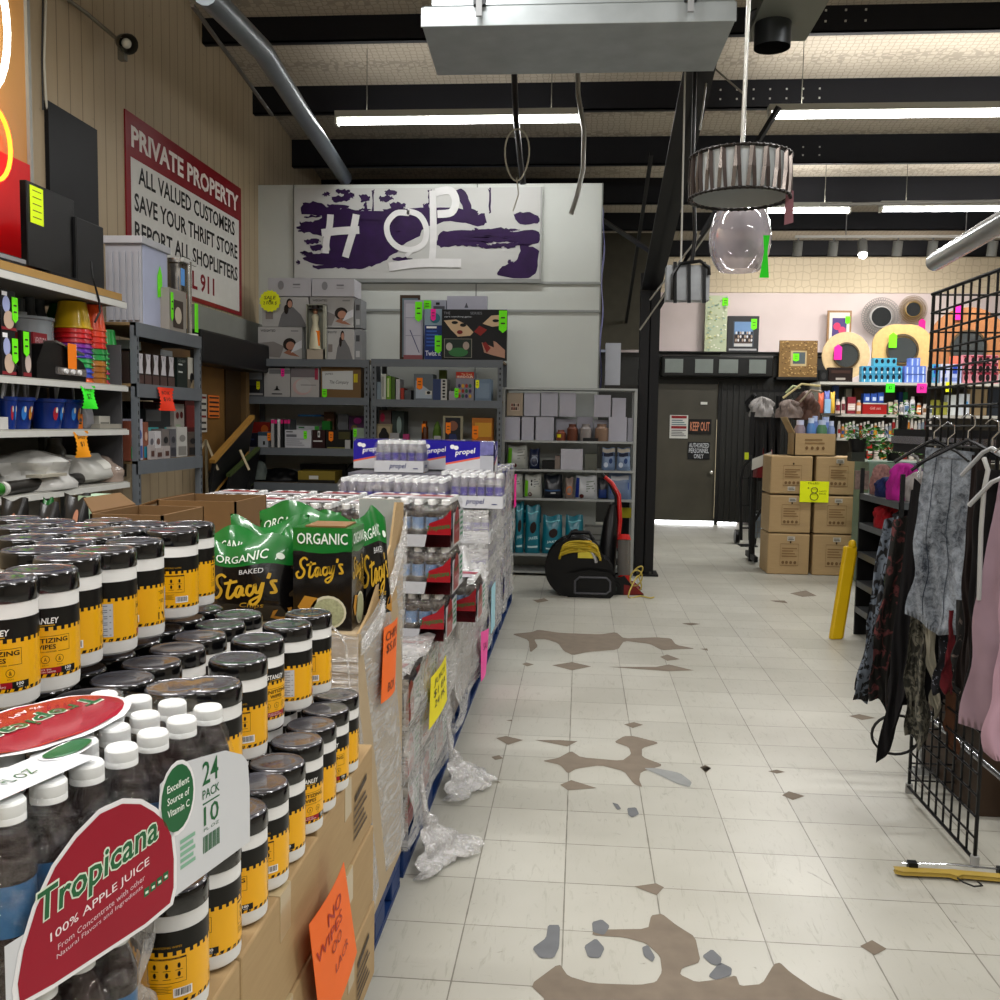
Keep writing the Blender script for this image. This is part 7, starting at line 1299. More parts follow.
for r_ in range(3):
    for i in range(5): sx('pink and black pack behind the wire grid, row %s, %s from the left' % (ORD[r_], ORD[i]), 963 + i * 7.2, 969.8 + i * 7.2, (371.5, 363, 355)[r_], z0 + r_ * .118, '#c98a94', (('o', .5, .5, .3, .3, '#1c1214'), ('r', .1, .75, .9, .9, '#8f2f42')), Y=YF + .05, name='cosmetics_pack', cat='pack', group='pink and black packs behind the wire grid')
sx('small coral pack behind the wire grid', 953, 959, 356, z0 + .12, '#e07a62', Y=YF + .2, name='pack', cat='pack')
def price_card(px0, px1, pyt, pyb, Y, col, label): a, b = P(px0, pyt, Y=Y), P(px1, pyb, Y=Y); mb = MB(); mb.box(a.x, b.x, Y - .004, Y, b.z, a.z, mat(col, .6)); sf = plane((a.x, Y - .006, b.z), UX * (b.x - a.x), UZ * (a.z - b.z)); mb.text(sf, '$2', .3, .35, .7, .7, mat('#33421a')); return tag(mb.build('price_card'), label, 'sign')
price_card(886, 894.5, 383.5, 392.5, YF - .01, '#52f23a', 'bright green price card on the white shelf edge'); price_card(917, 926.5, 383.5, 393, YF - .01, '#ff3fb0', 'bright pink price card on the white shelf edge'); price_card(946, 951.5, 382, 392, YF - .01, '#eaf52c', 'yellow price card on the shelf edge behind the wire grid')
zA = P(870, 414, Y=YF).z + .002
its = ((836, 841, 399, '#c9b9b0', '#8a2a3a', 'r'), (842, 846, 397, '#d0c4bd', '#7a3a44', 'r'), (848, 856, 397, '#8a2f3c', '#d9c8c0', 'b'), (857, 862, 400, '#c48a62', '#d9d0c8', 'r'), (889, 893, 402, '#c9c2b0', '#7adf2a', 'b'), (894.5, 899, 400, '#b59a84', '#d9d0c8', 'r'), (900, 904.5, 402, '#d5d0cc', '#8a8a90', 'r'), (905, 910, 400, '#c4c9cf', '#6a86a8', 'r'), (911, 916, 396.5, '#d5d5d5', '#9aa0aa', 'r'), (917.5, 922, 403, '#c9763a', '#f0e0d0', 'r'), (923.5, 928, 404, '#d5cfc8', '#8a6a4a', 'r'), (929, 933, 405, '#c9c9c4', '#55606a', 'r'))
for i, (a0, b0, y, c1, c2, s_) in enumerate(its): sx('%s toiletry on the second white shelf, %s from the left' % ('boxed' if s_ == 'b' else 'bottled', ORD[i]), a0, b0, y, zA, c1, (('r', .05, .2, .95, .6, c2), ('l', .1, .25, .9, .5, 2, '#e9e4e0')), shape='box' if s_ == 'b' else 'round', name='toiletry_bottle' if s_ == 'r' else 'toiletry_box', cat='toiletry', d=.08, top='#b9b5b0' if s_ == 'r' else None)
sx('wide red box in the middle of the second white shelf', 863, 887, 403, zA, '#a8231f', (('t', 'Gift set', .3, .4, .75, .65, '#e0b0a8', 0, .2), ('r', .0, .9, 1, 1, '#d0cfc9'))); zR = P(875, 403, Y=YF).z
for i in range(3): sx('blue and white pack lying on the wide red box, %s of three' % ['left', 'middle', 'right'][i], 864 + i * 7, 870 + i * 7, 393.5 - (i == 2), zR + .006, '#3a5fae', (('r', .3, .2, .9, .6, '#c2d0ea'),), name='pack', cat='pack')
for i, (a0, b0, y, c1) in enumerate(((834, 839, 385, '#5a6fa8'), (846, 852, 389, '#a9a99c'), (855, 863.5, 388, '#7a5a3c'), (899, 903, 392, '#24468a'), (903.5, 908, 392, '#2f8a5a'), (918, 923, 396, '#4a2f24'))): sx('%s standing at the back of the second white shelf' % ['small blue and white carton', 'grey-green tin', 'brown carton', 'dark blue bottle', 'green bottle', 'dark brown bottle'][i], a0, b0, y, zA, c1, Y=YF + .35, d=.1, name='toiletry_box', cat='toiletry')
for i, (a0, b0, y, c1) in enumerate(((819, 825, 393, '#d06a4a'), (825, 831, 391, '#6a78b8'), (831, 836, 392, '#e0b84a'))): sx('%s bag hanging at the left end of the white shelving' % ['orange and pink', 'blue and white', 'yellow'][i], a0, b0, y, zA - .0, c1, Y=YF - .15, d=.08, shape='bag', name='snack_bag', cat='bag') 
simple('display_post', 'black post with a yellow top at the left end of the white shelving', 'post', (P(831, 410, Y=YF - .05).x, P(835, 410, Y=YF - .05).x, YF - .07, YF - .01, 0, P(832, 395, Y=YF).z), mat('#111')); simple('bag_rail', 'low bracket that carries the hanging bags at the shelving end', 'bracket', (P(818, 410, Y=YF).x, P(838, 410, Y=YF).x, YF - .17, YF - .005, zA - .03, zA - .004), mat('#55524c'))
sx('pale blue packet low at the left end of the white shelving', 825, 831, 399, zA, '#a0c4e4', Y=YF - .16, d=.04, name='packet', cat='packet')
zB2 = P(870, 438, Y=YF).z + .002
for i in range(26):
    a0 = 838 + i * 3.65
    if a0 > 932: break
    c1 = ['#c9c4c0', '#d4d0cc', '#b9bcc4', '#a82c30', '#cfcfd2', '#c98a3a', '#d9d4ce', '#8e9aa8', '#c2bfb8'][(i * 5) % 9]; sx('upright tube or can on the third white shelf, %s from the left' % (ORD + ['seventeenth', 'eighteenth', 'nineteenth', 'twentieth', 'twenty-first', 'twenty-second', 'twenty-third', 'twenty-fourth', 'twenty-fifth', 'twenty-sixth'])[i], a0, a0 + 3.3, 421 + (i * 7) % 4 - (3 if i > 14 else 0), zB2, c1, (('r', .1, .25, .9, .5, ['#a83038', '#4a5a8a', '#d8a030', '#5a8a4a'][i % 4]),), shape='round', name='spray_can', cat='can', Y=YF + .04, top='#d9d6d0', group='tubes and cans on the third white shelf')
zC2 = P(870, 459, Y=YF).z + .002
for i in range(7): sx('tube on the lowest visible white shelf, %s from the left' % ORD[i], 868 + i * 7, 873.5 + i * 7, 443, zC2, ['#c2362e', '#c9c4bc', '#d08a4a', '#b9433a', '#cfcac4', '#8e3a36', '#c9c4bc'][i], (('r', .1, .3, .9, .6, '#e4ddd4'),), shape='round', name='lotion_tube', cat='tube', group='tubes on the lowest visible shelf')
# behind the grid: cartons and olive folders
for i, (a0, b0, y, c1, z_, lb) in enumerate(((931, 940, 400, '#8a8a3a', zA, 'olive folder standing behind the wire grid, left one'), (941, 948, 402, '#9a9a4a', zA, 'olive folder behind the wire grid, right one'), (948, 959, 395, '#c4c9c9', zA, 'white carton with a pale blue square behind the wire grid'), (959.5, 970, 394, '#bfc4c9', zA, 'second white carton behind the wire grid'), (971, 988, 384, '#84745a', zA, 'tan carton behind the wire grid'), (989, 1008, 388, '#2a3038', zA, 'dark stacked box behind the wire grid'))): sx(lb, a0, b0, y, z_, c1, (('r', .5, .4, .85, .65, '#5fa0d0'),) if i == 3 else (), Y=YF + .05)
# ---- brown boxes with yellow 8 sign
Yx = 10.25; cols = ((766, 808.5), (812, 855)); rows = ((572, 534), (533.5, 495.5), (494.5, 456))
for c in range(2):
    for r_ in range(3):
        px0, px1 = cols[c]; a, b = P(px0 + (1 - c) * 1, 570, Y=Yx), P(px1, 570, Y=Yx); z0_ = 0 if r_ == 0 else P(810, rows[r_][0], Y=Yx).z; z1_ = P(810, rows[r_][1], Y=Yx).z - .004
        if r_ == 0: z0_ = .0
        bxx = thing('shipping_carton', '%s brown shipping carton in the %s column of the boxes with the yellow sign' % (['bottom', 'middle', 'top'][r_], ['left', 'right'][c]), 'carton', (a.x, Yx, z0_), group='brown shipping cartons by the yellow sign')
        mb = MB(); mb.box(a.x, b.x, Yx, Yx + .45, z0_ + .002, z1_, CM); mb.build('carton_body', bxx, bevel=.012); w, h = b.x - a.x, z1_ - z0_
        sf = plane((a.x, Yx - .002, z0_), UX * w, UZ * h); mb = MB(); ln = '#7a6040'; deco(mb, sf, (('r', .30, .75, .74, .76, ln), ('r', .30, .22, .74, .23, ln), ('r', .30, .22, .305, .76, ln), ('r', .735, .22, .74, .76, ln), ('l', .34, .42, .70, .68, 4, '#8f7450'), ('o', .37, .30, .035, .04, ln), ('o', .46, .30, .035, .04, ln), ('o', .56, .30, .035, .04, ln), ('o', .66, .30, .035, .04, ln), ('o', .54, .80, .02, .03, '#4a3820')), 1, -UY); mb.build('printing', bxx)
        q = ((.46, .10) if (c == 0 and r_ == 2) else (.5, .84)); mb = MB(); deco(mb, sf, (('r', q[0] - .04, q[1] - .01, q[0] + .14, q[1] + .1, '#b9b5ab'), ('l', q[0] - .02, q[1] + .01, q[0] + .12, q[1] + .08, 2, '#6a665c')), 1, -UY * 3); mb.build('shipping_label', bxx)
a, b = P(800, 481, Y=Yx - .01), P(828, 502.5, Y=Yx - .01); mb = MB(); mb.box(a.x, b.x, Yx - .022, Yx - .018, b.z, a.z, mat('#e6f01a', .6)); sf = plane((a.x, Yx - .0235, b.z), UX * (b.x - a.x), UZ * (a.z - b.z)); w_, h_ = b.x - a.x, a.z - b.z
mb.text(sf, 'FILLED', .28, .87, .66, .95, mat('#4a4a14')); 
for (cu, cv, ru, rv) in ((.5, .58, .11, .13), (.5, .27, .14, .17)):
    pts = [(a.x + w_ * (cu + ru * math.cos(k * .4)), Yx - .024, b.z + h_ * (cv + rv * math.sin(k * .4))) for k in range(17)]; mb.tube(pts, .004, '#6a6a1a', 4)
mb.text(sf, 'CARTS', .66, .5, .92, .57, mat('#4a4a14')); mb.text(sf, 'EACH', .68, .38, .9, .45, mat('#4a4a14')); mb.text(sf, '$', .26, .62, .32, .72, mat('#4a4a14')); tag(mb.build('price_sign'), 'yellow handwritten sign with a big 8 on the brown cartons', 'sign')
# open carton on top with jars
zt3 = P(810, 456, Y=Yx).z; a, b = P(794, 452, Y=Yx + .02), P(836, 452, Y=Yx + .02)
t = thing('open_carton', 'open brown carton of plastic jars on top of the left brown cartons', 'carton', (a.x, Yx + .02, zt3)); zt4 = P(810, 433.5, Y=Yx).z; mb = MB(); mb.box(a.x, b.x, Yx + .02, Yx + .03, zt3, zt4, CM); mb.box(a.x, b.x, Yx + .34, Yx + .35, zt3, zt4, CM); mb.box(a.x, a.x + .01, Yx + .02, Yx + .35, zt3, zt4, CM); mb.box(b.x - .01, b.x, Yx + .02, Yx + .35, zt3, zt4, CM); mb.box(a.x, b.x, Yx + .02, Yx + .35, zt3, zt3 + .01, CM); mb.build('carton_body', t)
MB().slab([(a.x, Yx + .02, zt4), (a.x, Yx + .35, zt4), (a.x - .09, Yx + .35, zt4 + .17), (a.x - .09, Yx + .02, zt4 + .17)], (.006, 0, 0), CM).build('flap', t); sf = plane((a.x, Yx + .018, zt3), UX * (b.x - a.x), UZ * (zt4 - zt3)); mb = MB(); deco(mb, sf, (('l', .25, .5, .72, .8, 2, '#8f7450'),) + tuple(('o', .3 + .13 * k, .35, .035, .08, '#7a6040') for k in range(4)), 1, -UY); mb.build('printing', t)
for i, (p0, p1, y, c1, c2) in enumerate(((796, 807, 420, '#8a7f88', '#c4c9e0'), (808, 817, 418, '#5f86b8', '#c4d0e6'), (818, 829, 420, '#5a7f62', '#b9c4dc'), (829, 836, 421, '#7f92b8', '#c2cce4'))): gy('plastic_jar', 'lidded plastic jar in the open carton, %s from the left' % ORD[i], 'jar', p0, p1, y, Yx + .05, zt3 + .06, .1, c1, shape='round', top=c2)
for i, (p0, p1, y) in enumerate(((812, 820, 416), (822, 832, 417))): gy('plastic_jar', 'bluish lidded jar in the back row of the open carton, %s one' % ['left', 'right'][i], 'jar', p0, p1, y, Yx + .2, zt3 + .06, .1, '#6f82b4', shape='round', top='#aebad8')
# hats, bags and straps on a black rack left of the cartons
t = thing('coat_rack', 'black rack left of the brown cartons with hats and bags hung on it', 'rack', P(779, 545, Z=0)); yq = 11.2
for px in (757, 779): p = P(px, 400, Y=yq); MB().tube([(p.x, yq, 0), (p.x, yq, P(px, 396, Y=yq).z)], .035, '#101114', 10).build('post', t, smooth=1)
MB().bar(P(750, 391, Y=yq), P(800, 391, Y=yq), .03, .03, '#101114').build('rail', t); MB().bar(P(752, 525, Y=yq), P(785, 470, Y=yq), .03, .03, '#15161a').build('brace', t); MB().bar((P(757, 400, Y=yq).x, yq - .3, .06), (P(757, 400, Y=yq).x, yq + .3, .06), .04, .06, '#101114').build('foot', t)
heap('sun_hat', 'grey and white hats piled at the left end of the black rack', 'hat', 752, 777, 396, 11.0, P(764, 417, Y=11).z, .3, '#8f8c8a', 3, .8, amp=.6); heap('baseball_cap', 'black cap at the very left end of the rack', 'cap', 749, 764, 393, 11.15, P(756, 412, Y=11.1).z, .25, '#16161a', 5, .8, amp=.5)
heap('handbag', 'brown leather bag hanging on the black rack', 'bag', 797, 823, 390, 10.9, P(806, 420, Y=11).z, .25, '#5a4238', 6, .5, amp=.5); heap('folded_fabric', 'grey-brown folded fabric drooping from the black rack', 'fabric', 778, 805, 399, 10.85, P(790, 418, Y=11).z, .25, '#7c706a', 8, .8, amp=.6)
for i, (p0, y0_, p1, y1_, c_) in enumerate(((783, 398, 820, 386, '#c2b68a'), (786, 393, 800, 388, '#a8b08a'), (800, 402, 822, 392, '#8a7f6f'))): tag(MB().tube([P(p0, y0_, Y=10.8), P((p0 + p1) / 2, min(y0_, y1_) - 2, Y=10.78), P(p1, y1_, Y=10.8)], .014, mat(c_, .6), 6).build('plastic_hanger', smooth=1), ['pale yellow hanger lying across the top of the black rack', 'greenish hanger end at the top of the black rack', 'grey hanger arm right of the brown bag'][i], 'hanger')
for i in range(7): px = 753 + i * 4.2; a = P(px, 412 + (i % 3) * 3, Y=11.05); b = P(px - 2 + (i % 2) * 3, 455 + (i * 13) % 30, Y=11.05); tag(MB().bar(a, b, .05, .015, mat('#141417', .6)).build('belt'), 'dark belt or strap hanging from the black rack, %s from the left' % ORD[i], 'belt', 'dark straps on the black rack')
heap('red_bag', 'red bag squeezed between the rack and the brown cartons', 'bag', 756, 781, 447, 11.0, P(768, 478, Y=11).z, .25, '#6a141a', 9, .5); good('magazine', 'white curled magazine below the red bag', 'magazine', P(752, 470, Y=10.8), Vector((.8, -.2, .35)), UY, .22, .02, .12, '#b9b8b0')
simple('rack_tag', 'small yellow-green tag on the black rack', 'tag', (P(744.5, 460, Y=10.95).x, P(748.5, 460, Y=10.95).x, 10.95, 10.955, P(746, 459.5, Y=10.95).z, P(746, 452.5, Y=10.95).z), mat('#b9c42a'))
# hand truck
t = thing('hand_truck', 'black tubular hand truck standing left of the brown cartons', 'hand truck', P(748, 548, Z=0)); yh = P(748, 545, Z=0).y; T_ = mat('#121316', .35)
for dx in (0, 9): MB().tube([P(741 + dx, 540, Y=yh), P(741 + dx, 480, Y=yh), P(744 + dx, 466, Y=yh), P(751 + dx, 458, Y=yh)], .022, T_, 8).build('side_tube', t, smooth=1)
for py in (478, 505, 528): MB().bar(P(741, py, Y=yh), P(750, py, Y=yh), .02, .02, T_).build('cross_bar', t)
p = P(752, 541, Y=yh); MB().tube([(p.x - .03, yh, .10), (p.x + .04, yh, .10)], .10, T_, 16).build('wheel', t); p = P(738, 541, Y=yh); MB().tube([(p.x - .03, yh + .1, .10), (p.x + .03, yh + .1, .10)], .09, T_, 16).build('wheel', t); MB().box(P(738, 540, Y=yh).x, P(755, 540, Y=yh).x, yh - .22, yh, .0, .012, T_).build('toe_plate', t)
t = thing('wire_cart', 'grey wire cart with a pale bag left of the brown cartons', 'cart', P(760, 560, Z=0)); yc = P(760, 560, Z=0).y
for px in (754, 764): MB().bar(P(px, 512, Y=yc), (P(px, 560, Y=yc).x, yc, 0.01), .015, .015, '#8a8c8c').build('leg', t)
a, b = P(753, 511, Y=yc), P(765, 538, Y=yc); mb = MB()
for k in range(6): z = b.z + (a.z - b.z) * k / 5; mb.bar((a.x, yc, z), (b.x, yc, z), .008, .008, '#8a8c8c')
for k in range(6): x = a.x + (b.x - a.x) * k / 5; mb.bar((x, yc, a.z), (x, yc, b.z), .008, .008, '#8a8c8c')
mb.build('wire_basket', t); gy('grocery_bag', 'pale blue-grey bag in the wire cart', 'bag', 755, 763, 514, yc + .03, b.z + .0, .12, '#8a96a0', shape='bag')
# ---- yellow floor sign
p = P(838, 640, Z=0); t = thing('floor_sign', 'folded yellow wet-floor sign leaning against the clothes rack', 'floor sign', p); q = P(853, 548, Y=p.y + .15); YS_ = mat('#c9a912', .45)
U_ = (q - p).normalized(); MB().obox(p + Vector((-.05, 0, 0)), Vector((.10, .02, 0)).normalized(), Vector((-.2, 1, 0)).normalized(), .09, .05, .70, YS_, U_).build('leaf', t, bevel=.01); MB().obox(p + Vector((-.0, .05, 0)), Vector((.10, .02, 0)).normalized(), Vector((-.2, 1, 0)).normalized(), .06, .03, .66, YS_, U_).build('leaf', t, bevel=.01); MB().ball(p + U_ * .71 + Vector((.0, .03, 0)), (.03, .03, .04), YS_).build('handle', t, smooth=1)
# ---- green counter, plants, low shelf with folded clothes
Yg = 9.6; a, b = P(869, 462, Y=Yg), P(905, 462, Y=Yg); simple('green_cabinet', 'pale green cabinet between the brown cartons and the clothes', 'cabinet', (a.x, b.x + .3, Yg, Yg + .5, 0, a.z), mat('#7c9184', .5), bevel=.01)
simple('photo_frame', 'small framed flower photo leaning on the pale green cabinet', 'picture', (P(860, 480, Y=9.4).x, P(874, 480, Y=9.4).x, 9.56, 9.59, P(866, 490, Y=9.5).z, P(866, 471, Y=9.5).z), mat('#7a6a66', .5, var=.9, scale=30)); bpy.data.objects['photo_frame'].name = 'framed_photo'
def plant(name, label, pxc, pyb, Y, pot_r, pot_h, spread, n, seed, pot=True):
    c = P(pxc, pyb, Y=Y); t = thing(name, label, 'plant', c); rn = random.Random(seed)
    if pot: MB().lathe([(0, 0), (pot_r * .75, 0), (pot_r, pot_h), (pot_r * .85, pot_h)], c, mat('#17181a', .5), 16).build('pot', t, smooth=.6)
    mb = MB(); mt = [mat('#3f7a2a', .45, var=.3), mat('#58963a', .45, var=.3), mat('#2f5f22', .45, var=.3)]
    for k in range(n):
        th = rn.uniform(0, 2 * PI); el = rn.uniform(-.3, 1.2); r = spread * rn.uniform(.3, 1); e = c + Vector((r * math.cos(th) * math.cos(el), r * .7 * math.sin(th) * math.cos(el), pot_h + r * math.sin(el) * .9)); L_ = spread * rn.uniform(.18, .3); d1 = Vector((math.cos(th), math.sin(th), rn.uniform(-.6, .4))).normalized(); s1 = d1.cross(Vector((rn.uniform(-1, 1), rn.uniform(-1, 1), 1))).normalized() * L_ * .38
        mb.add([e, e + d1 * L_ * .45 + s1, e + d1 * L_, e + d1 * L_ * .45 - s1], [(0, 1, 2, 3)], mt[k % 3])
        if k % 4 == 0: mb.tube([c + UZ * pot_h * .8, e], .003, mt[2], 4, caps=False)
    mb.build('foliage', t); return t
plant('potted_plant', 'leafy green plant in a black pot beside the open carton of jars', 857, 452, 9.7, .09, .13, .19, 110, 1); bpy.data.objects['potted_plant']
simple('plant_stand', 'dark stand under the potted plant on the green cabinet', 'stand', (P(851, 452, Y=9.66).x, P(864, 452, Y=9.66).x, 9.62, 9.78, a.z + .002, P(857, 452, Y=9.7).z - .001), mat('#3a3f3a'))
plant('trailing_plant', 'trailing plant spreading over the green cabinet', 893, 461, 9.7, .07, .08, .30, 130, 2); plant('trailing_plant', 'small yellow-green plant by the chrome arm', 902, 445, 9.95, .05, .3, .18, 60, 5, True)
t = thing('utility_cart', 'black open shelf unit stuffed with folded clothes beside the clothes rack', 'shelving', P(862, 590, Z=0)); 
Yt = 7.35; xL = P(857, 560, Y=Yt).x
for y in (Yt, Yt - .9):
    for x in (xL, xL + .5): MB().box(x, x + .025, y - .0125, y + .0125, 0, P(860, 468, Y=Yt).z, '#1a1b1c').build('post', t)
for py in (493, 522, 551, 580, 606): z = P(862, py, Y=Yt).z; MB().box(xL, xL + .52, Yt - .91, Yt + .01, z - .045, z, mat('#55585a', .4)).build('shelf', t)
MB().box(xL + .47, xL + .49, Yt - .9, Yt, 0, P(860, 495, Y=Yt).z, '#0e0e10').build('back_panel', t); MB().box(xL + .02, xL + .47, Yt - .01, Yt, 0, P(860, 495, Y=Yt).z, '#0e0e10').build('end_panel', t)  # black panels added so the gaps between the shelves read dark
zs = [P(862, q, Y=Yt).z + .002 for q in (493, 522, 551, 580)]
def cloth(label, c, r, col, seed, z, cat='clothing', name='folded_clothes', var=.3, scale=14):
    mb = MB(); m = mat(col, .9, var=var, scale=scale)
    def f(u, v):
        th = 2 * PI * u; ph = PI / 2 * v; n = 1 + .2 * (math.sin(3 * th + seed) * .6 + math.sin(7 * th + 6 * v + seed * 2) * .5 + .5 * math.sin(17 * th - 12 * v + seed) + .5 * math.sin(13 * v + 3 * th + seed)) * (math.sin(PI * v) if v < 1 else 0)
        return Vector((c[0] + r[0] * math.cos(th) * math.cos(ph) ** .6 * n, c[1] + r[1] * math.sin(th) * math.cos(ph) ** .6 * n, z + r[2] * math.sin(ph)))
    mb.grid(f, 54, 20, m); return tag(mb.build(name, smooth=1), label, cat)
cloth('magenta folded garment on top of the black shelf unit', (xL + .10, 6.72, 0), (.10, .12, .25), '#96207a', 3, zs[0]); cloth('grey garment right of the magenta one', (xL + .17, 6.58, 0), (.09, .09, .2), '#8e8a88', 5, zs[0]); cloth('dark blue garment left of the magenta one', (xL + .11, 7.0, 0), (.10, .12, .14), '#1b2650', 7, zs[0]); cloth('purple-grey garment behind the blue one', (xL + .26, 7.05, 0), (.10, .1, .24), '#5d5468', 8, zs[0]); cloth('white knitted garment at the right front of the shelf unit', (xL + .24, 6.47, 0), (.07, .08, .16), '#c9c6c2', 9, zs[0])
cloth('dark red garment on the second shelf of the black unit', (xL + .11, 6.95, 0), (.11, .16, .17), '#8a1420', 11, zs[1]); cloth('black patterned garment on the second shelf', (xL + .14, 6.6, 0), (.11, .14, .17), '#2d2a30', 12, zs[1], var=.9, scale=30); cloth('black garment on the third shelf of the black unit', (xL + .28, 6.95, 0), (.2, .2, .11), '#101012', 13, zs[2]); cloth('black garment on the fourth shelf of the black unit', (xL + .28, 6.95, 0), (.2, .2, .1), '#1a1417', 14, zs[3]); cloth('printed red and white garment behind on the cart top', (xL + .12, 7.25, 0), (.08, .06, .22), '#8a6a66', 15, zs[0], var=.9, scale=40)
# ================================================================ CLOTHES RACK AND GRID
XG = 1.43; yg0, yg1 = P(975, 855, X=XG).y, P(909, 788, X=XG).y; zg = P(938, 293, X=XG).z; BKW = mat('#0c0d10', .35)
t = thing('wire_grid_panel', 'tall black wire grid panel standing at the right of the aisle', 'grid panel', (XG, yg0, 0)); mb = MB(); n = 9
for k in range(n + 1): y = yg0 + (yg1 - yg0) * k / n; mb.tube([(XG, y, .03), (XG, y, zg)], .0045 if 0 < k < n else .007, BKW, 6)
nz = 27
for k in range(nz + 1): z = .03 + (zg - .03) * k / nz; mb.tube([(XG - .006, yg0, z), (XG - .006, yg1, z)], .0045 if 0 < k < nz else .007, BKW, 6)
mb.v = mb.v; mb.build('wire_mesh', t, smooth=1)
for y in (yg0, yg1): MB().tube([(XG, y, 0), (XG, y, .04)], .015, '#9a9a98', 10).build('foot', t)
mb = MB(); 
for k in range(4): y = yg1 + .01; x = XG + .06 * k; mb.tube([(x, yg1 + .01, .05), (x, yg1 + .01, zg)], .004, BKW, 6)
for k in range(nz + 1): z = .05 + (zg - .05) * k / nz; mb.tube([(XG, yg1 + .012, z), (XG + .3, yg1 + .012, z)], .004, BKW, 6)
mb.build('side_mesh', t, smooth=1)
CH = mat('#b9bcc0', .18, metal=.9)
t = thing('clothes_rack', 'chrome clothes rack at the right edge with garments hung on it', 'clothes rack', (1.55, 3.6, 0)); zr_ = P(975, 444, X=1.45).z; XR = 1.42
for y in (3.02, 4.32): MB().tube([(XR + .12, y, .02), (XR + .12, y, zr_ + .02)], .016, CH, 10).build('upright', t, smooth=1); MB().bar((XR + .09, y, .03), (XR + .5, y, .03), .03, .03, CH).build('foot_bar', t)
MB().bar((XR + .12, 2.6, zr_), (XR + .12, 4.9, zr_), .022, .035, CH).build('hanging_rail', t); MB().tube([(XR + .12, 3.02, .3), (XR + .12, 4.32, .3)], .012, CH, 8).build('lower_bar', t, smooth=1)
MB().box(XR + .12, XR + .16, 3.45, 4.9, zr_ - .06, zr_ + .05, mat('#17181b', .5)).build('backing_bar', t)
def garment(name, label, pts_top, pts_bot, col, x_of=0, var=.35, scale=12, fold=9, amp=.018, cat='clothing', thick=.02, m=None, seed=0, rough=.9):
    """pts: (px, py, Y) left and right at top and bottom; a double-sided folded cloth between them"""
    A, B = [P(a, b, Y=y) for a, b, y in pts_top]; C, D_ = [P(a, b, Y=y) for a, b, y in pts_bot]; mm = m or mat(col, rough, var=var, scale=scale)
    nrm = ((B - A).cross(C - A)).normalized(); nrm = -nrm if nrm.y > 0 else nrm
    def f(u, v, s):
        p = (A * (1 - u) + B * u) * (1 - v) + (C * (1 - u) + D_ * u) * v; w = amp * (.25 + v) * math.sin(fold * u * 2 + 2.2 * v + seed) + amp * .5 * math.sin(fold * 3.1 * u + 4 * v + seed * 2) + amp * .35 * math.sin(19 * u - 13 * v + seed) * v; e = math.sin(PI * min(1, max(0, u))) ** .5
        return p + nrm * (w + s * thick * .5 * e) + UZ * (.016 * math.sin(6 * u + seed) * v) + (B - A).normalized() * (.012 * math.sin(8 * v + seed) + .008 * math.sin(19 * v + 5 * u)) * v
    mb = MB(); mb.grid(lambda u, v: f(u, v, 1), 40, 26, mm); mb.grid(lambda u, v: f(1 - u, v, -1), 40, 26, mm); mb.poly([f(k / 20, 1, 1) for k in range(21)] + [f(1 - k / 20, 1, -1) for k in range(21)], mm)
    o = mb.build(name, smooth=1.2); return tag(o, label, cat), f
def denim():
    m, N, L, b = nodes('acid_wash_denim'); tc = N.new('ShaderNodeTexCoord').outputs['Object']; n1 = noise(N, L, tc, 38, 8, .75, .6); n2 = noise(N, L, mapping(N, L, tc, (6, 6, 1.2)), 3, 3); s = math_n(N, L, 'ADD', math_n(N, L, 'MULTIPLY', n1, .6), math_n(N, L, 'MULTIPLY', n2, .5)); c = mixc(N, L, ramp(N, L, s, .42, .66), lin('#2d343e'), lin('#99a0a9')); L.new(c, b.inputs['Base Color']); b.inputs['Roughness'].default_value = .9; return m
def pattern(name, c1, c2, sc, th=.5, w=.04):
    m, N, L, b = nodes(name); tc = N.new('ShaderNodeTexCoord').outputs['Object']; n1 = noise(N, L, tc, sc, 3, .5, 1.2); c = mixc(N, L, ramp(N, L, n1, th - w, th + w), lin(c1), lin(c2)); L.new(c, b.inputs['Base Color']); b.inputs['Roughness'].default_value = .9; return m
DN = denim()
o, f = garment('denim_garment', 'grey-blue acid-wash denim garment clipped to a hanger on the rack', ((926, 447, 3.72), (974, 452, 3.60)), ((905, 618, 3.72), (966, 640, 3.60)), '', m=DN, fold=2.6, amp=.02, seed=1.7)
mb = MB(); 
for k in range(2): u0 = .25 + .35 * k; mb.grid(lambda u, v, q=u0: f(q - .006 + .012 * u, .05 + .9 * v, 1.25), 1, 20, mat('#2b3442', .9))
mb.build('seam', o); MB().grid(lambda u, v: f(u, .0 + .045 * v, 1.5), 16, 2, DN).build('waistband', o)
garment('pink_shirt', 'dusty pink long shirt hanging at the right edge of the photo', ((1003, 470, 3.02), (1060, 470, 2.9)), ((956, 727, 3.05), (1060, 770, 2.85)), '#94808a', fold=3.5, amp=.02, var=.15, seed=1)
garment('pink_sleeve', 'paler pink sleeve of a second shirt, hanging lowest at the right edge', ((1004, 560, 2.86), (1050, 560, 2.8)), ((985, 748, 2.86), (1050, 772, 2.8)), '#a78c98', fold=3, amp=.016, var=.12, seed=4)
garment('black_dress', 'plain black long garment with a pointed hem left of the denim', ((914, 478, 3.95), (934, 500, 3.9)), ((876, 768, 3.95), (904, 722, 3.9)), '#121014', fold=2.2, amp=.02, var=.2, seed=2)
garment('black_dress', 'second black garment right behind the pointed one', ((924, 470, 4.1), (945, 480, 4.05)), ((886, 700, 4.1), (910, 690, 4.05)), '#17120f', fold=3, amp=.02, var=.3, seed=5)
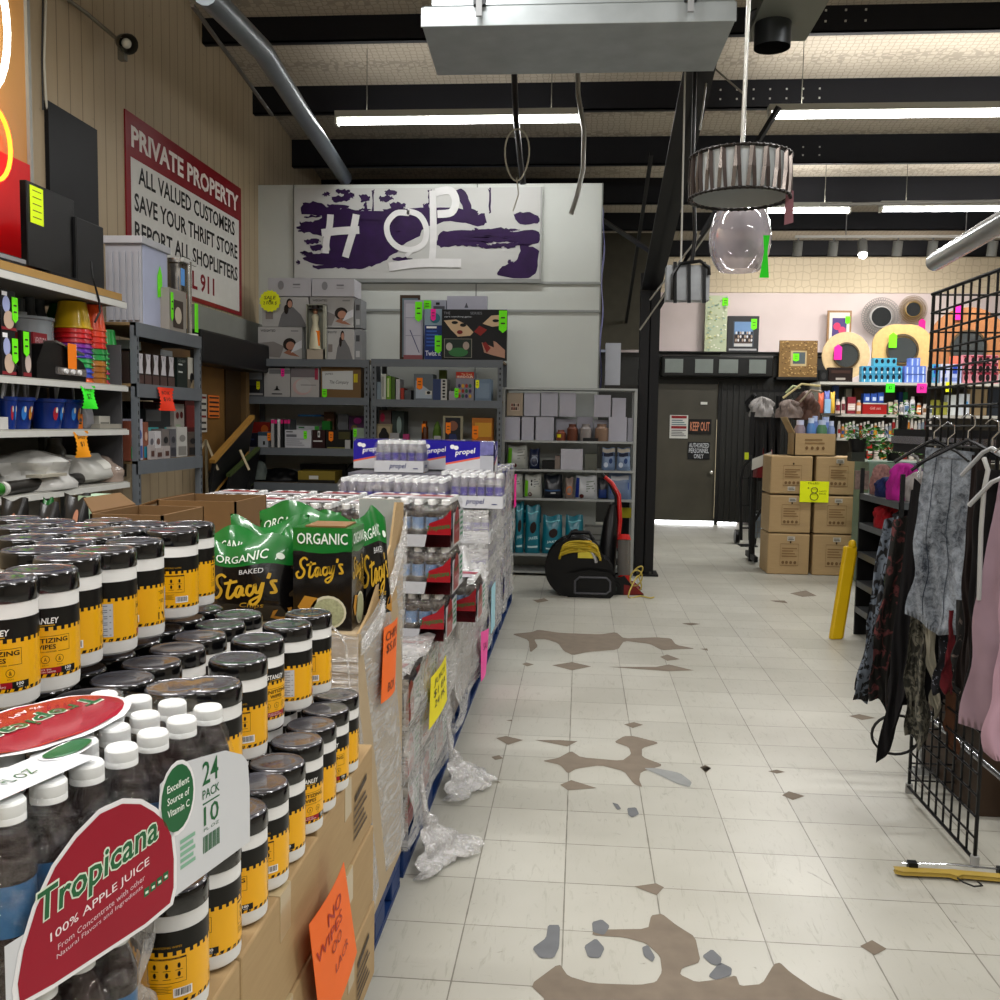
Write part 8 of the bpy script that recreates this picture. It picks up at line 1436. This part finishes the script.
garment('patterned_dress', 'black, grey and white paisley dress at the left end of the clothes rack', ((884, 520, 4.35), (901, 515, 4.3)), ((853, 690, 4.35), (868, 706, 4.3)), '', m=pattern('paisley', '#15161a', '#6f7884', 24), fold=2.5, amp=.025, seed=3)
garment('floral_dress', 'dark floral dress with red and green flowers behind the paisley one', ((893, 520, 4.22), (912, 515, 4.2)), ((866, 700, 4.22), (892, 714, 4.2)), '', m=pattern('floral', '#16140f', '#6b3a3c', 16, .56, .03), fold=2.5, amp=.025, seed=6)
garment('olive_top', 'olive-green top peeking beside the paisley dress', ((889, 560, 4.29), (896, 560, 4.27)), ((876, 630, 4.29), (886, 650, 4.27)), '#4d5a33', fold=2, amp=.01, seed=9, var=.5)
garment('grey_scarf', 'grey-green ruffled scarf hanging below the denim', ((912, 600, 3.86), (926, 600, 3.84)), ((902, 738, 3.86), (926, 745, 3.84)), '', m=pattern('ruffle', '#3a3a34', '#77756a', 30), fold=4, amp=.035, seed=7)
garment('brown_dress', 'dark brown dress right of the denim', ((972, 455, 3.45), (992, 460, 3.40)), ((955, 690, 3.45), (970, 700, 3.40)), '#1f1412', fold=3, amp=.018, seed=8)
garment('dotted_top', 'navy top with white dots hanging below the denim', ((938, 600, 3.7), (950, 600, 3.66)), ((936, 690, 3.7), (946, 694, 3.66)), '', m=pattern('dots', '#10131f', '#8e92a0', 60, .66, .02), fold=3, amp=.012, seed=10)
garment('red_scarf', 'dark red cloth strip hanging among the dark garments', ((947, 610, 3.62), (955, 610, 3.6)), ((945, 690, 3.62), (953, 692, 3.6)), '#5d1520', fold=2, amp=.01, seed=11)
garment('chain_belt_dress', 'black garment with a pale chain-like trim', ((956, 600, 3.52), (972, 600, 3.5)), ((953, 690, 3.52), (968, 700, 3.5)), '', m=pattern('chain', '#120f10', '#6a5f5a', 26, .62, .02), fold=3, amp=.014, seed=12)
garment('brown_bag', 'brown flat leather strap bag hanging low among the garments', ((945, 690, 3.75), (956, 690, 3.73)), ((946, 752, 3.75), (957, 758, 3.73)), '#4a2f1c', fold=1, amp=.006, seed=13, var=.2)
garment('white_scarf', 'thin white scarf edge hanging below the denim', ((925, 610, 3.78), (934, 612, 3.76)), ((929, 708, 3.78), (938, 722, 3.76)), '#8f8c80', fold=2, amp=.02, seed=14, var=.5)
garment('dark_clothes', 'dark garments crowding the right part of the rack', ((975, 470, 3.3), (1010, 470, 3.15)), ((965, 700, 3.35), (1010, 700, 3.15)), '#141214', fold=5, amp=.03, seed=15)
garment('dark_clothes', 'dark garments behind the denim and scarf on the rack', ((912, 490, 4.0), (980, 480, 3.75)), ((888, 700, 4.05), (965, 705, 3.8)), '#17161a', fold=7, amp=.03, seed=16)
tag(MB().tube([P(881, 741, Y=4.12) + Vector((.1 * math.cos(a) + .06, 0, .085 * math.sin(a) + .03)) for a in [k * .2618 for k in range(25)]], .006, '#2b2b2a', 6, caps=False).build('purse_handle', smooth=1), 'round wire handle hanging low beside the grid panel', 'handle')
def hanger(label, px, py, Y, col, w=.2, ang=0):
    c = P(px, py, Y=Y); dr = Vector((math.cos(ang), math.sin(ang), 0)); t = thing('hanger', label, 'hanger', c, group=None); m = mat(col, .3); MB().tube([c + dr * (-w) - UZ * .09, c - dr * .03 - UZ * .015, c, c + dr * .03 - UZ * .015, c + dr * w - UZ * .09], .007, m, 6).build('arms', t, smooth=1)
    MB().tube([c, c + UZ * .03, c + UZ * .05 + dr * .02, c + UZ * .08 + dr * .018, c + UZ * .09 - dr * .005, c + UZ * .075 - dr * .025], .003, CH, 6).build('hook', t, smooth=1); return t
hanger('black plastic hanger holding the denim garment', 948, 447, 3.64, '#121216', .12, -.3); hanger('grey plastic hanger above the pink shirt', 992, 448, 3.08, '#9a9c9e', .10, -1.0); hanger('black hanger behind the denim, left', 934, 440, 3.85, '#17171a', .14, -.2); hanger('dark hanger beside the brown dress', 968, 440, 3.45, '#222226', .16, -.3); hanger('pale grey hanger at the right edge', 1001, 478, 2.95, '#a4a6a8', .10, -1.0)
tag(MB().tube([P(984, 458, Y=3.0), P(988, 470, Y=2.98), P(984, 490, Y=3.0), P(981, 530, Y=3.02), P(979, 600, Y=3.03)], .007, mat('#a8a9a8', .4), 8).build('measuring_strap', smooth=1), 'pale grey strap hanging beside the pink shirt', 'strap')
# long metal strips above the clothes and the wooden hanger on the floor
tag(MB().tube([P(905, 452, Y=5.2), P(917, 457, Y=5.1), P(920, 468, Y=5.05), P(919, 478, Y=5.0)], .008, CH, 8).build('display_hook', smooth=1), 'bent chrome display arm above the folded clothes', 'rack arm')
hf0, hf1 = P(895, 872, Z=.01), P(1015, 880, Z=.01); t = thing('wooden_hanger', 'yellow wooden trouser hanger with black clips lying on the floor', 'hanger', hf0); WD = mat('#a8924a', .4, var=.15); U_ = (hf1 - hf0); L_ = U_.length; U_.normalize(); V_ = Vector((-U_.y, U_.x, 0))
mb = MB(); ol = [(0, -.012), (.02, -.02), (L_ * .45, -.012), (L_ * .5, -.028), (L_ * .55, -.012), (L_ - .02, -.02), (L_, -.012), (L_, .008), (L_ * .55, .016), (L_ * .5, .02), (L_ * .45, .016), (0, .012)]; mb.slab([hf0 + U_ * a + V_ * b for a, b in ol], (0, 0, .014), WD); mb.build('wooden_bar', t, bevel=.003)
MB().tube([hf0 + U_ * .03 + V_ * .03 + UZ * .02, hf0 + U_ * (L_ * .45) + V_ * .025 + UZ * .03, hf0 + U_ * L_ + V_ * .03 + UZ * .02], .003, CH, 6).build('clip_rod', t)
for q in (.05, L_ * .88): MB().obox(hf0 + U_ * q + V_ * .012 + UZ * .004, U_, V_, .03, .03, .025, '#141416').build('clip', t)
hk = hf0 + U_ * (L_ * .5) - V_ * .028 + UZ * .006; MB().tube([hk, hk - V_ * .03 + U_ * .01, hk - V_ * .055 + U_ * .035, hk - V_ * .045 + U_ * .065, hk - V_ * .015 + U_ * .06], .003, '#2b2b2b', 6).build('hook', t, smooth=1)
# boxes low behind the grid
simple('storage_box', 'brown box standing on the floor behind the wire grid', 'box', (1.62, 2.05, 3.9, 4.5, 0, .42), mat('#4a3b2e', .6)); simple('storage_box', 'dark red-brown box under the pink shirt at the right edge', 'box', (1.75, 2.4, 3.5, 3.85, 0, .35), mat('#3a231b', .6)); simple('low_shelf', 'dark shelf behind the clothes rack at the right edge', 'shelf', (2.1, 2.5, 3.9, 6.0, 0, 1.2), mat('#15151a', .6))
# ================================================================ UNDER THE ROOF
G = mat('#aab0b2', .45, metal=.5, var=.22, scale=7)
Zd = 3.55; c = [P(422, 24, Z=Zd), P(733, 24, Z=Zd), P(712, 73, Z=Zd), P(437, 73, Z=Zd)]
t = thing('sheet_metal_duct', 'wide galvanized sheet-metal duct box hanging at the top of the photo', 'duct', c[0]); x0_, x1_ = min(c[0].x, c[3].x) + .0, max(c[1].x, c[2].x) - .0; y0_, y1_ = (c[0].y + c[1].y) / 2, (c[2].y + c[3].y) / 2
mb = MB(); mb.slab([(c[0].x, y0_, Zd), (c[1].x, y0_, Zd), (c[2].x, y1_, Zd), (c[3].x, y1_, Zd)], (0, 0, .10), G); mb.box(c[0].x - .01, c[1].x + .01, y0_ - .012, y0_, Zd - .005, Zd + .09, G); mb.build('lower_pan', t, bevel=.004)
MB().box(x0_ + .05, x1_ - .05, y0_ + .10, y1_ - .02, Zd + .1, Zd + .5, G).build('upper_box', t, bevel=.01)
for px in (480, 690): p = P(px, 5, Y=y0_); MB().box(p.x - .03, p.x + .03, y0_ - .04, y0_ - .0, Zd + .09, Zd + .2, '#55575a').build('bracket', t); MB().box(p.x - .015, p.x + .015, y0_ - .05, y0_ - .035, Zd + .03, Zd + .16, '#9a9c9e').build('bolt', t)
for x in (x0_ + .1, x1_ - .1): MB().tube([(x, (y0_ + y1_) / 2, Zd + .5), (x, (y0_ + y1_) / 2, hc(5.2))], .01, '#6a6c6e', 6).build('hanger_rod', t)
t = thing('air_duct', 'second galvanized duct with a round collar right of the wide one', 'duct', P(772, 40, Z=3.7)); q0, q1 = P(742, 42, Z=3.78), P(806, 40, Z=3.78); MB().box(q0.x + .02, q1.x, q0.y - 1.2, q0.y, 3.78, 4.15, mat('#84877f', .5, metal=.5)).build('duct_body', t); cc = P(772, 48, Y=q0.y - .25)
MB().lathe([(.10, cc.z - .0), (.10, cc.z + .16), (.15, cc.z + .165), (.15, cc.z + .175)], (cc.x, cc.y, 0), mat('#4a4d4f', .4, metal=.6), 24).build('round_collar', t, smooth=.5); MB().lathe([(.098, cc.z + .17), (.098, cc.z - .0)], (cc.x, cc.y, 0), '#17181a', 24).build('collar_liner', t, smooth=.5)
MB().tube([(cc.x, cc.y - .4, 4.15), (cc.x, cc.y - .4, hc(4.5))], .01, '#6a6c6e', 6).build('hanger_rod', t)
# drum pendant and glass globe
c = P(739, 206, Y=4.0); r = (P(788, 190, Y=4).x - P(690, 190, Y=4).x) / 2; zt = P(739, 163, Y=4).z + .02; zb = P(739, 199, Y=4).z; DK = mat('#4a403c', .3, metal=.6, var=.3)
t = thing('drum_pendant', 'round pendant with a drum shade of dark metal rods and a pink ribbon', 'pendant lamp', (c.x, 4.0, zb)); mb = MB(); n = 44
for k in range(n):
    a = 2 * PI * k / n; b = a + .06 * (1 if k % 2 else -1); p0 = Vector((c.x + r * math.cos(a), 4 + r * math.sin(a), zb)); p1 = Vector((c.x + r * 1.0 * math.cos(b), 4 + r * math.sin(b), zt)); pm = (p0 + p1) / 2 + Vector((math.cos(a), math.sin(a), 0)) * (.004); mb.bar(p0, pm, .014, .005, mat('#8d8580', .2, metal=.8) if k % 2 else DK); mb.bar(pm, p1, .014, .005, mat('#8d8580', .2, metal=.8) if k % 2 else DK)
mb.build('rods', t)
for z in (zb, zt):
    mb = MB(); mb.tube([(c.x + r * 1.01 * math.cos(k * PI / 20), 4 + r * 1.01 * math.sin(k * PI / 20), z) for k in range(41)], .006, mat('#2b2725', .4, metal=.5), 6)
    for k in range(n): a = 2 * PI * k / n; mb.ball((c.x + r * 1.02 * math.cos(a), 4 + r * 1.02 * math.sin(a), z), .008, mat('#2b2725', .4, metal=.5), 6, 4)
    mb.build('bead_ring', t, smooth=1)
MB().lathe([(r * .95, zb + .005), (r * .95, zt - .005)], (c.x, 4, 0), mat('#b9bec0', .45, var=.15), 40).build('inner_shade', t, smooth=1); MB().lathe([(r * .95, zt - .004), (0, zt - .004)], (c.x, 4, 0), mat('#4c4a48', .5), 40).build('top_plate', t)
MB().tube([(c.x + .005, 4, zt), (c.x + .03, 4.0, hc(4))], .009, mat('#b9b9b4', .25, metal=.6), 8).build('stem', t, smooth=1); p = P(784, 203, Y=4.0); MB().slab([(p.x - .0, 3.97, p.z + .05), (p.x + .03, 3.97, p.z + .04), (p.x + .035, 3.98, p.z - .08), (p.x + .0, 3.98, p.z - .09)], (0, .003, 0), mat('#9a6f78', .7)).build('ribbon', t)
gc = P(740, 239, Y=4.5); gr = (P(771, 240, Y=4.5).x - P(709, 240, Y=4.5).x) / 2; zg1 = P(740, 205, Y=4.5).z; zg0 = P(740, 271, Y=4.5).z
t = thing('glass_pendant', 'smoky glass globe pendant hanging just behind the drum shade, green ribbon', 'pendant lamp', (gc.x, 4.5, zg0)); H_ = zg1 - zg0
gm = bpy.data.materials.new('smoked_glass'); gm.use_nodes = True; N_ = gm.node_tree.nodes; Lk = gm.node_tree.links; N_.remove(N_['Principled BSDF']); o_ = N_['Material Output']; g1 = N_.new('ShaderNodeBsdfGlossy'); g1.inputs['Roughness'].default_value = .04; t1 = N_.new('ShaderNodeBsdfTransparent'); t1.inputs['Color'].default_value = (.80, .78, .82, 1); d1_ = N_.new('ShaderNodeBsdfDiffuse'); d1_.inputs['Color'].default_value = (.62, .58, .64, 1); lw = N_.new('ShaderNodeLayerWeight'); lw.inputs['Blend'].default_value = .35; ms = N_.new('ShaderNodeMixShader'); m2_ = N_.new('ShaderNodeMixShader'); m2_.inputs[0].default_value = .42; Lk.new(t1.outputs[0], m2_.inputs[1]); Lk.new(d1_.outputs[0], m2_.inputs[2]); Lk.new(lw.outputs['Facing'], ms.inputs[0]); Lk.new(m2_.outputs[0], ms.inputs[1]); Lk.new(g1.outputs[0], ms.inputs[2]); Lk.new(ms.outputs[0], o_.inputs['Surface'])
prof = [(.03, 1.0), (.35, 1.0), (.62, .97), (.86, .84), (.98, .62), (1, .48), (.95, .28), (.80, .10), (.64, 0)]; prof2 = smooth_pts(prof, 4)
MB().lathe([(gr * a, zg0 + H_ * b) for a, b in prof2], (gc.x, 4.5, 0), gm, 36).build('glass_globe', t, smooth=1.5); MB().tube([(gc.x, 4.5, zg0 + H_ * .98), (gc.x + .01, 4.5, hc(4.5))], .006, mat('#c4c4be', .3), 6).build('cord', t, smooth=1); MB().tube([(gc.x, 4.5, zg0 + H_ * .80), (gc.x, 4.5, zg0 + H_ * .98)], .004, '#333', 6).build('socket_stem', t); MB().tube([(gc.x, 4.5, zg0 + H_ * .68), (gc.x, 4.5, zg0 + H_ * .80)], .013, '#3a3a3c', 10).build('socket', t)
p = P(766, 240, Y=4.3); MB().slab([(p.x - .012, 4.3, p.z + .02), (p.x + .015, 4.3, p.z + .02), (p.x + .008, 4.3, p.z - .05), (p.x + .018, 4.3, p.z - .16), (p.x - .022, 4.3, p.z - .16), (p.x - .006, 4.3, p.z - .05)], (0, .003, 0), mat('#35e02a', .6)).build('green_ribbon', t)
# lantern-like metal frame by the column, cables, hanging pipe and wires
t = thing('metal_sconce', 'black and silver metal bracket lamp hanging beside the column', 'lamp', P(685, 300, Y=6.0)); yv = 6.0
a, b = P(667, 265, Y=yv), P(709, 304, Y=yv); MB().box(a.x + .0, b.x, yv, yv + .12, P(680, 300, Y=yv).z, a.z, mat('#9a9da0', .3, metal=.7, var=.4)).build('metal_body', t)
mb = MB(); 
for px in (675, 689, 704): q = P(px, 262, Y=yv - .02); mb.bar(q, P(px, 303, Y=yv - .02), .02, .02, BKW)
mb.tube([P(672, 300, Y=yv - .03), P(673, 275, Y=yv - .03), P(680, 264, Y=yv - .03), P(700, 261, Y=yv - .03), P(709, 268, Y=yv - .03), P(709, 275, Y=yv - .03)], .012, BKW, 6); mb.build('black_frame', t, smooth=.8); MB().tube([P(692, 262, Y=yv), P(695, 235, Y=yv), P(694, 200, Y=yv), P(693, 150, Y=yv), (P(693, 100, Y=yv).x, yv, hc(yv))], .012, mat('#1a1a1c', .4), 8).build('hanging_arm', t, smooth=1)
MB().tube([P(681, 262, Y=yv), (P(682, 100, Y=yv).x, yv, hc(yv))], .006, '#b9b9b4', 6).build('suspension_wire', t)
t = thing('hanging_vent_pipe', 'dark pipe hanging from the roof with a looped wire round it', 'pipe', P(518, 180, Y=9.0)); MB().tube([(P(512, 60, Y=9.0).x, 9.0, hc(9)), P(516, 120, Y=9.0), P(523, 184, Y=9.0)], .028, mat('#3a3a3c', .4, metal=.4), 8).build('pipe', t, smooth=1); cc = P(517, 155, Y=8.95)
MB().tube([cc + Vector((.11 * math.sin(k * .2618) * (1 + .15 * math.cos(k * .2618)), 0, .23 * math.cos(k * .2618))) for k in range(25)], .008, mat('#b9b6a8', .4), 6).build('looped_wire', t, smooth=1); MB().tube([cc - UZ * .2, cc + Vector((.02, 0, -.35)), cc + Vector((-.03, 0, -.5))], .006, '#b9b6a8', 6).build('loose_wire', t, smooth=1)
tag(MB().tube([(P(576, 70, Y=8.8).x, 8.8, hc(8.8)), P(578, 95, Y=8.8), P(584, 130, Y=8.8), P(583, 170, Y=8.8), P(577, 196, Y=8.8), P(571, 214, Y=8.8)], .022, mat('#a5a5a0', .3, metal=.6), 8).build('flexible_conduit', smooth=1), 'curved grey flexible conduit hanging down in front of the white wall', 'conduit')
for i, (p0, p1) in enumerate((((670, 30), (745, 95)), ((700, 130), (712, 42)), ((640, 330), (720, 215)), ((650, 300), (700, 235)))): tag(MB().tube([P(p0[0], p0[1], Y=6.4), P(p1[0], p1[1], Y=6.2)], .006, mat('#8f8d85', .4), 5).build('guy_wire'), ['thin wire from the duct towards the drum pendant stem', 'thin wire beside the rafter under the duct', 'long slanting wire in front of the column', 'short slanting wire left of the bracket lamp'][i], 'wire')
# track of spot lamps in front of the back wall, big white pipe
yt = 13.9; zt_ = P(860, 238, Y=yt).z; t = thing('lighting_track', 'white lighting track with spot heads in front of the back wall', 'track light', (3, yt, zt_)); MB().box(P(795, 240, Y=yt).x, 7.2, yt - .02, yt + .02, zt_, zt_ + .035, mat('#c4c2bc')).build('track', t)
for x in (3.6, 5.2, 6.8): MB().tube([(x, yt, zt_), (x, yt, hc(yt))], .008, '#888', 5).build('hanger_rod', t)
for i, px in enumerate((798, 833.5, 862, 898, 933, 955, 993)):
    lit = px in (862, 955); p = P(px, 247, Y=yt); mb = MB(); d = Vector((.0 if not lit else -.02, -.35 if lit else .25, -1)).normalized(); mb.tube([p + UZ * .08, p + UZ * .08 + d * .2], .065, mat('#7a7a76', .4), 16); mb.tube([p + UZ * .08, (p.x, yt, zt_)], .012, '#888', 6); s_ = mb.build('spot_head', t, smooth=.6)
    if lit: MB().ball(p + UZ * .08 + d * .2, .062, mat('#fff6e8', emit=14), 16, 10).build('bulb', s_, smooth=1)
tag(MB().tube([P(935, 262, Y=9.5), P(1030, 205, Y=7.2)], .085, mat('#aeb0b0', .25, metal=.5), 18).build('metal_pipe', smooth=.8), 'thick pale pipe slanting down at the right edge under the roof', 'pipe')
tag(MB().tube([(P(820, 205, Y=11.2).x, 11.2, P(820, 205, Y=11.2).z), (7.2, 11.2, P(820, 205, Y=11.2).z + .08)], .02, '#8c8a84', 8).build('roof_conduit', smooth=.8), 'long thin conduit under the roof on the right', 'pipe')
# black bin by the column and the dark passage behind
a = P(641, 470, Y=10.6); tag(MB().lathe([(0, 0), (.17, 0), (.22, .85), (.23, .86), (.23, .92), (0, .95)], (P(652, 520, Y=10.6).x - .24, 10.7, 0), mat('#1b1c20', .4), 20).build('waste_bin', smooth=.5), 'tall black bin half hidden behind the steel column', 'bin')
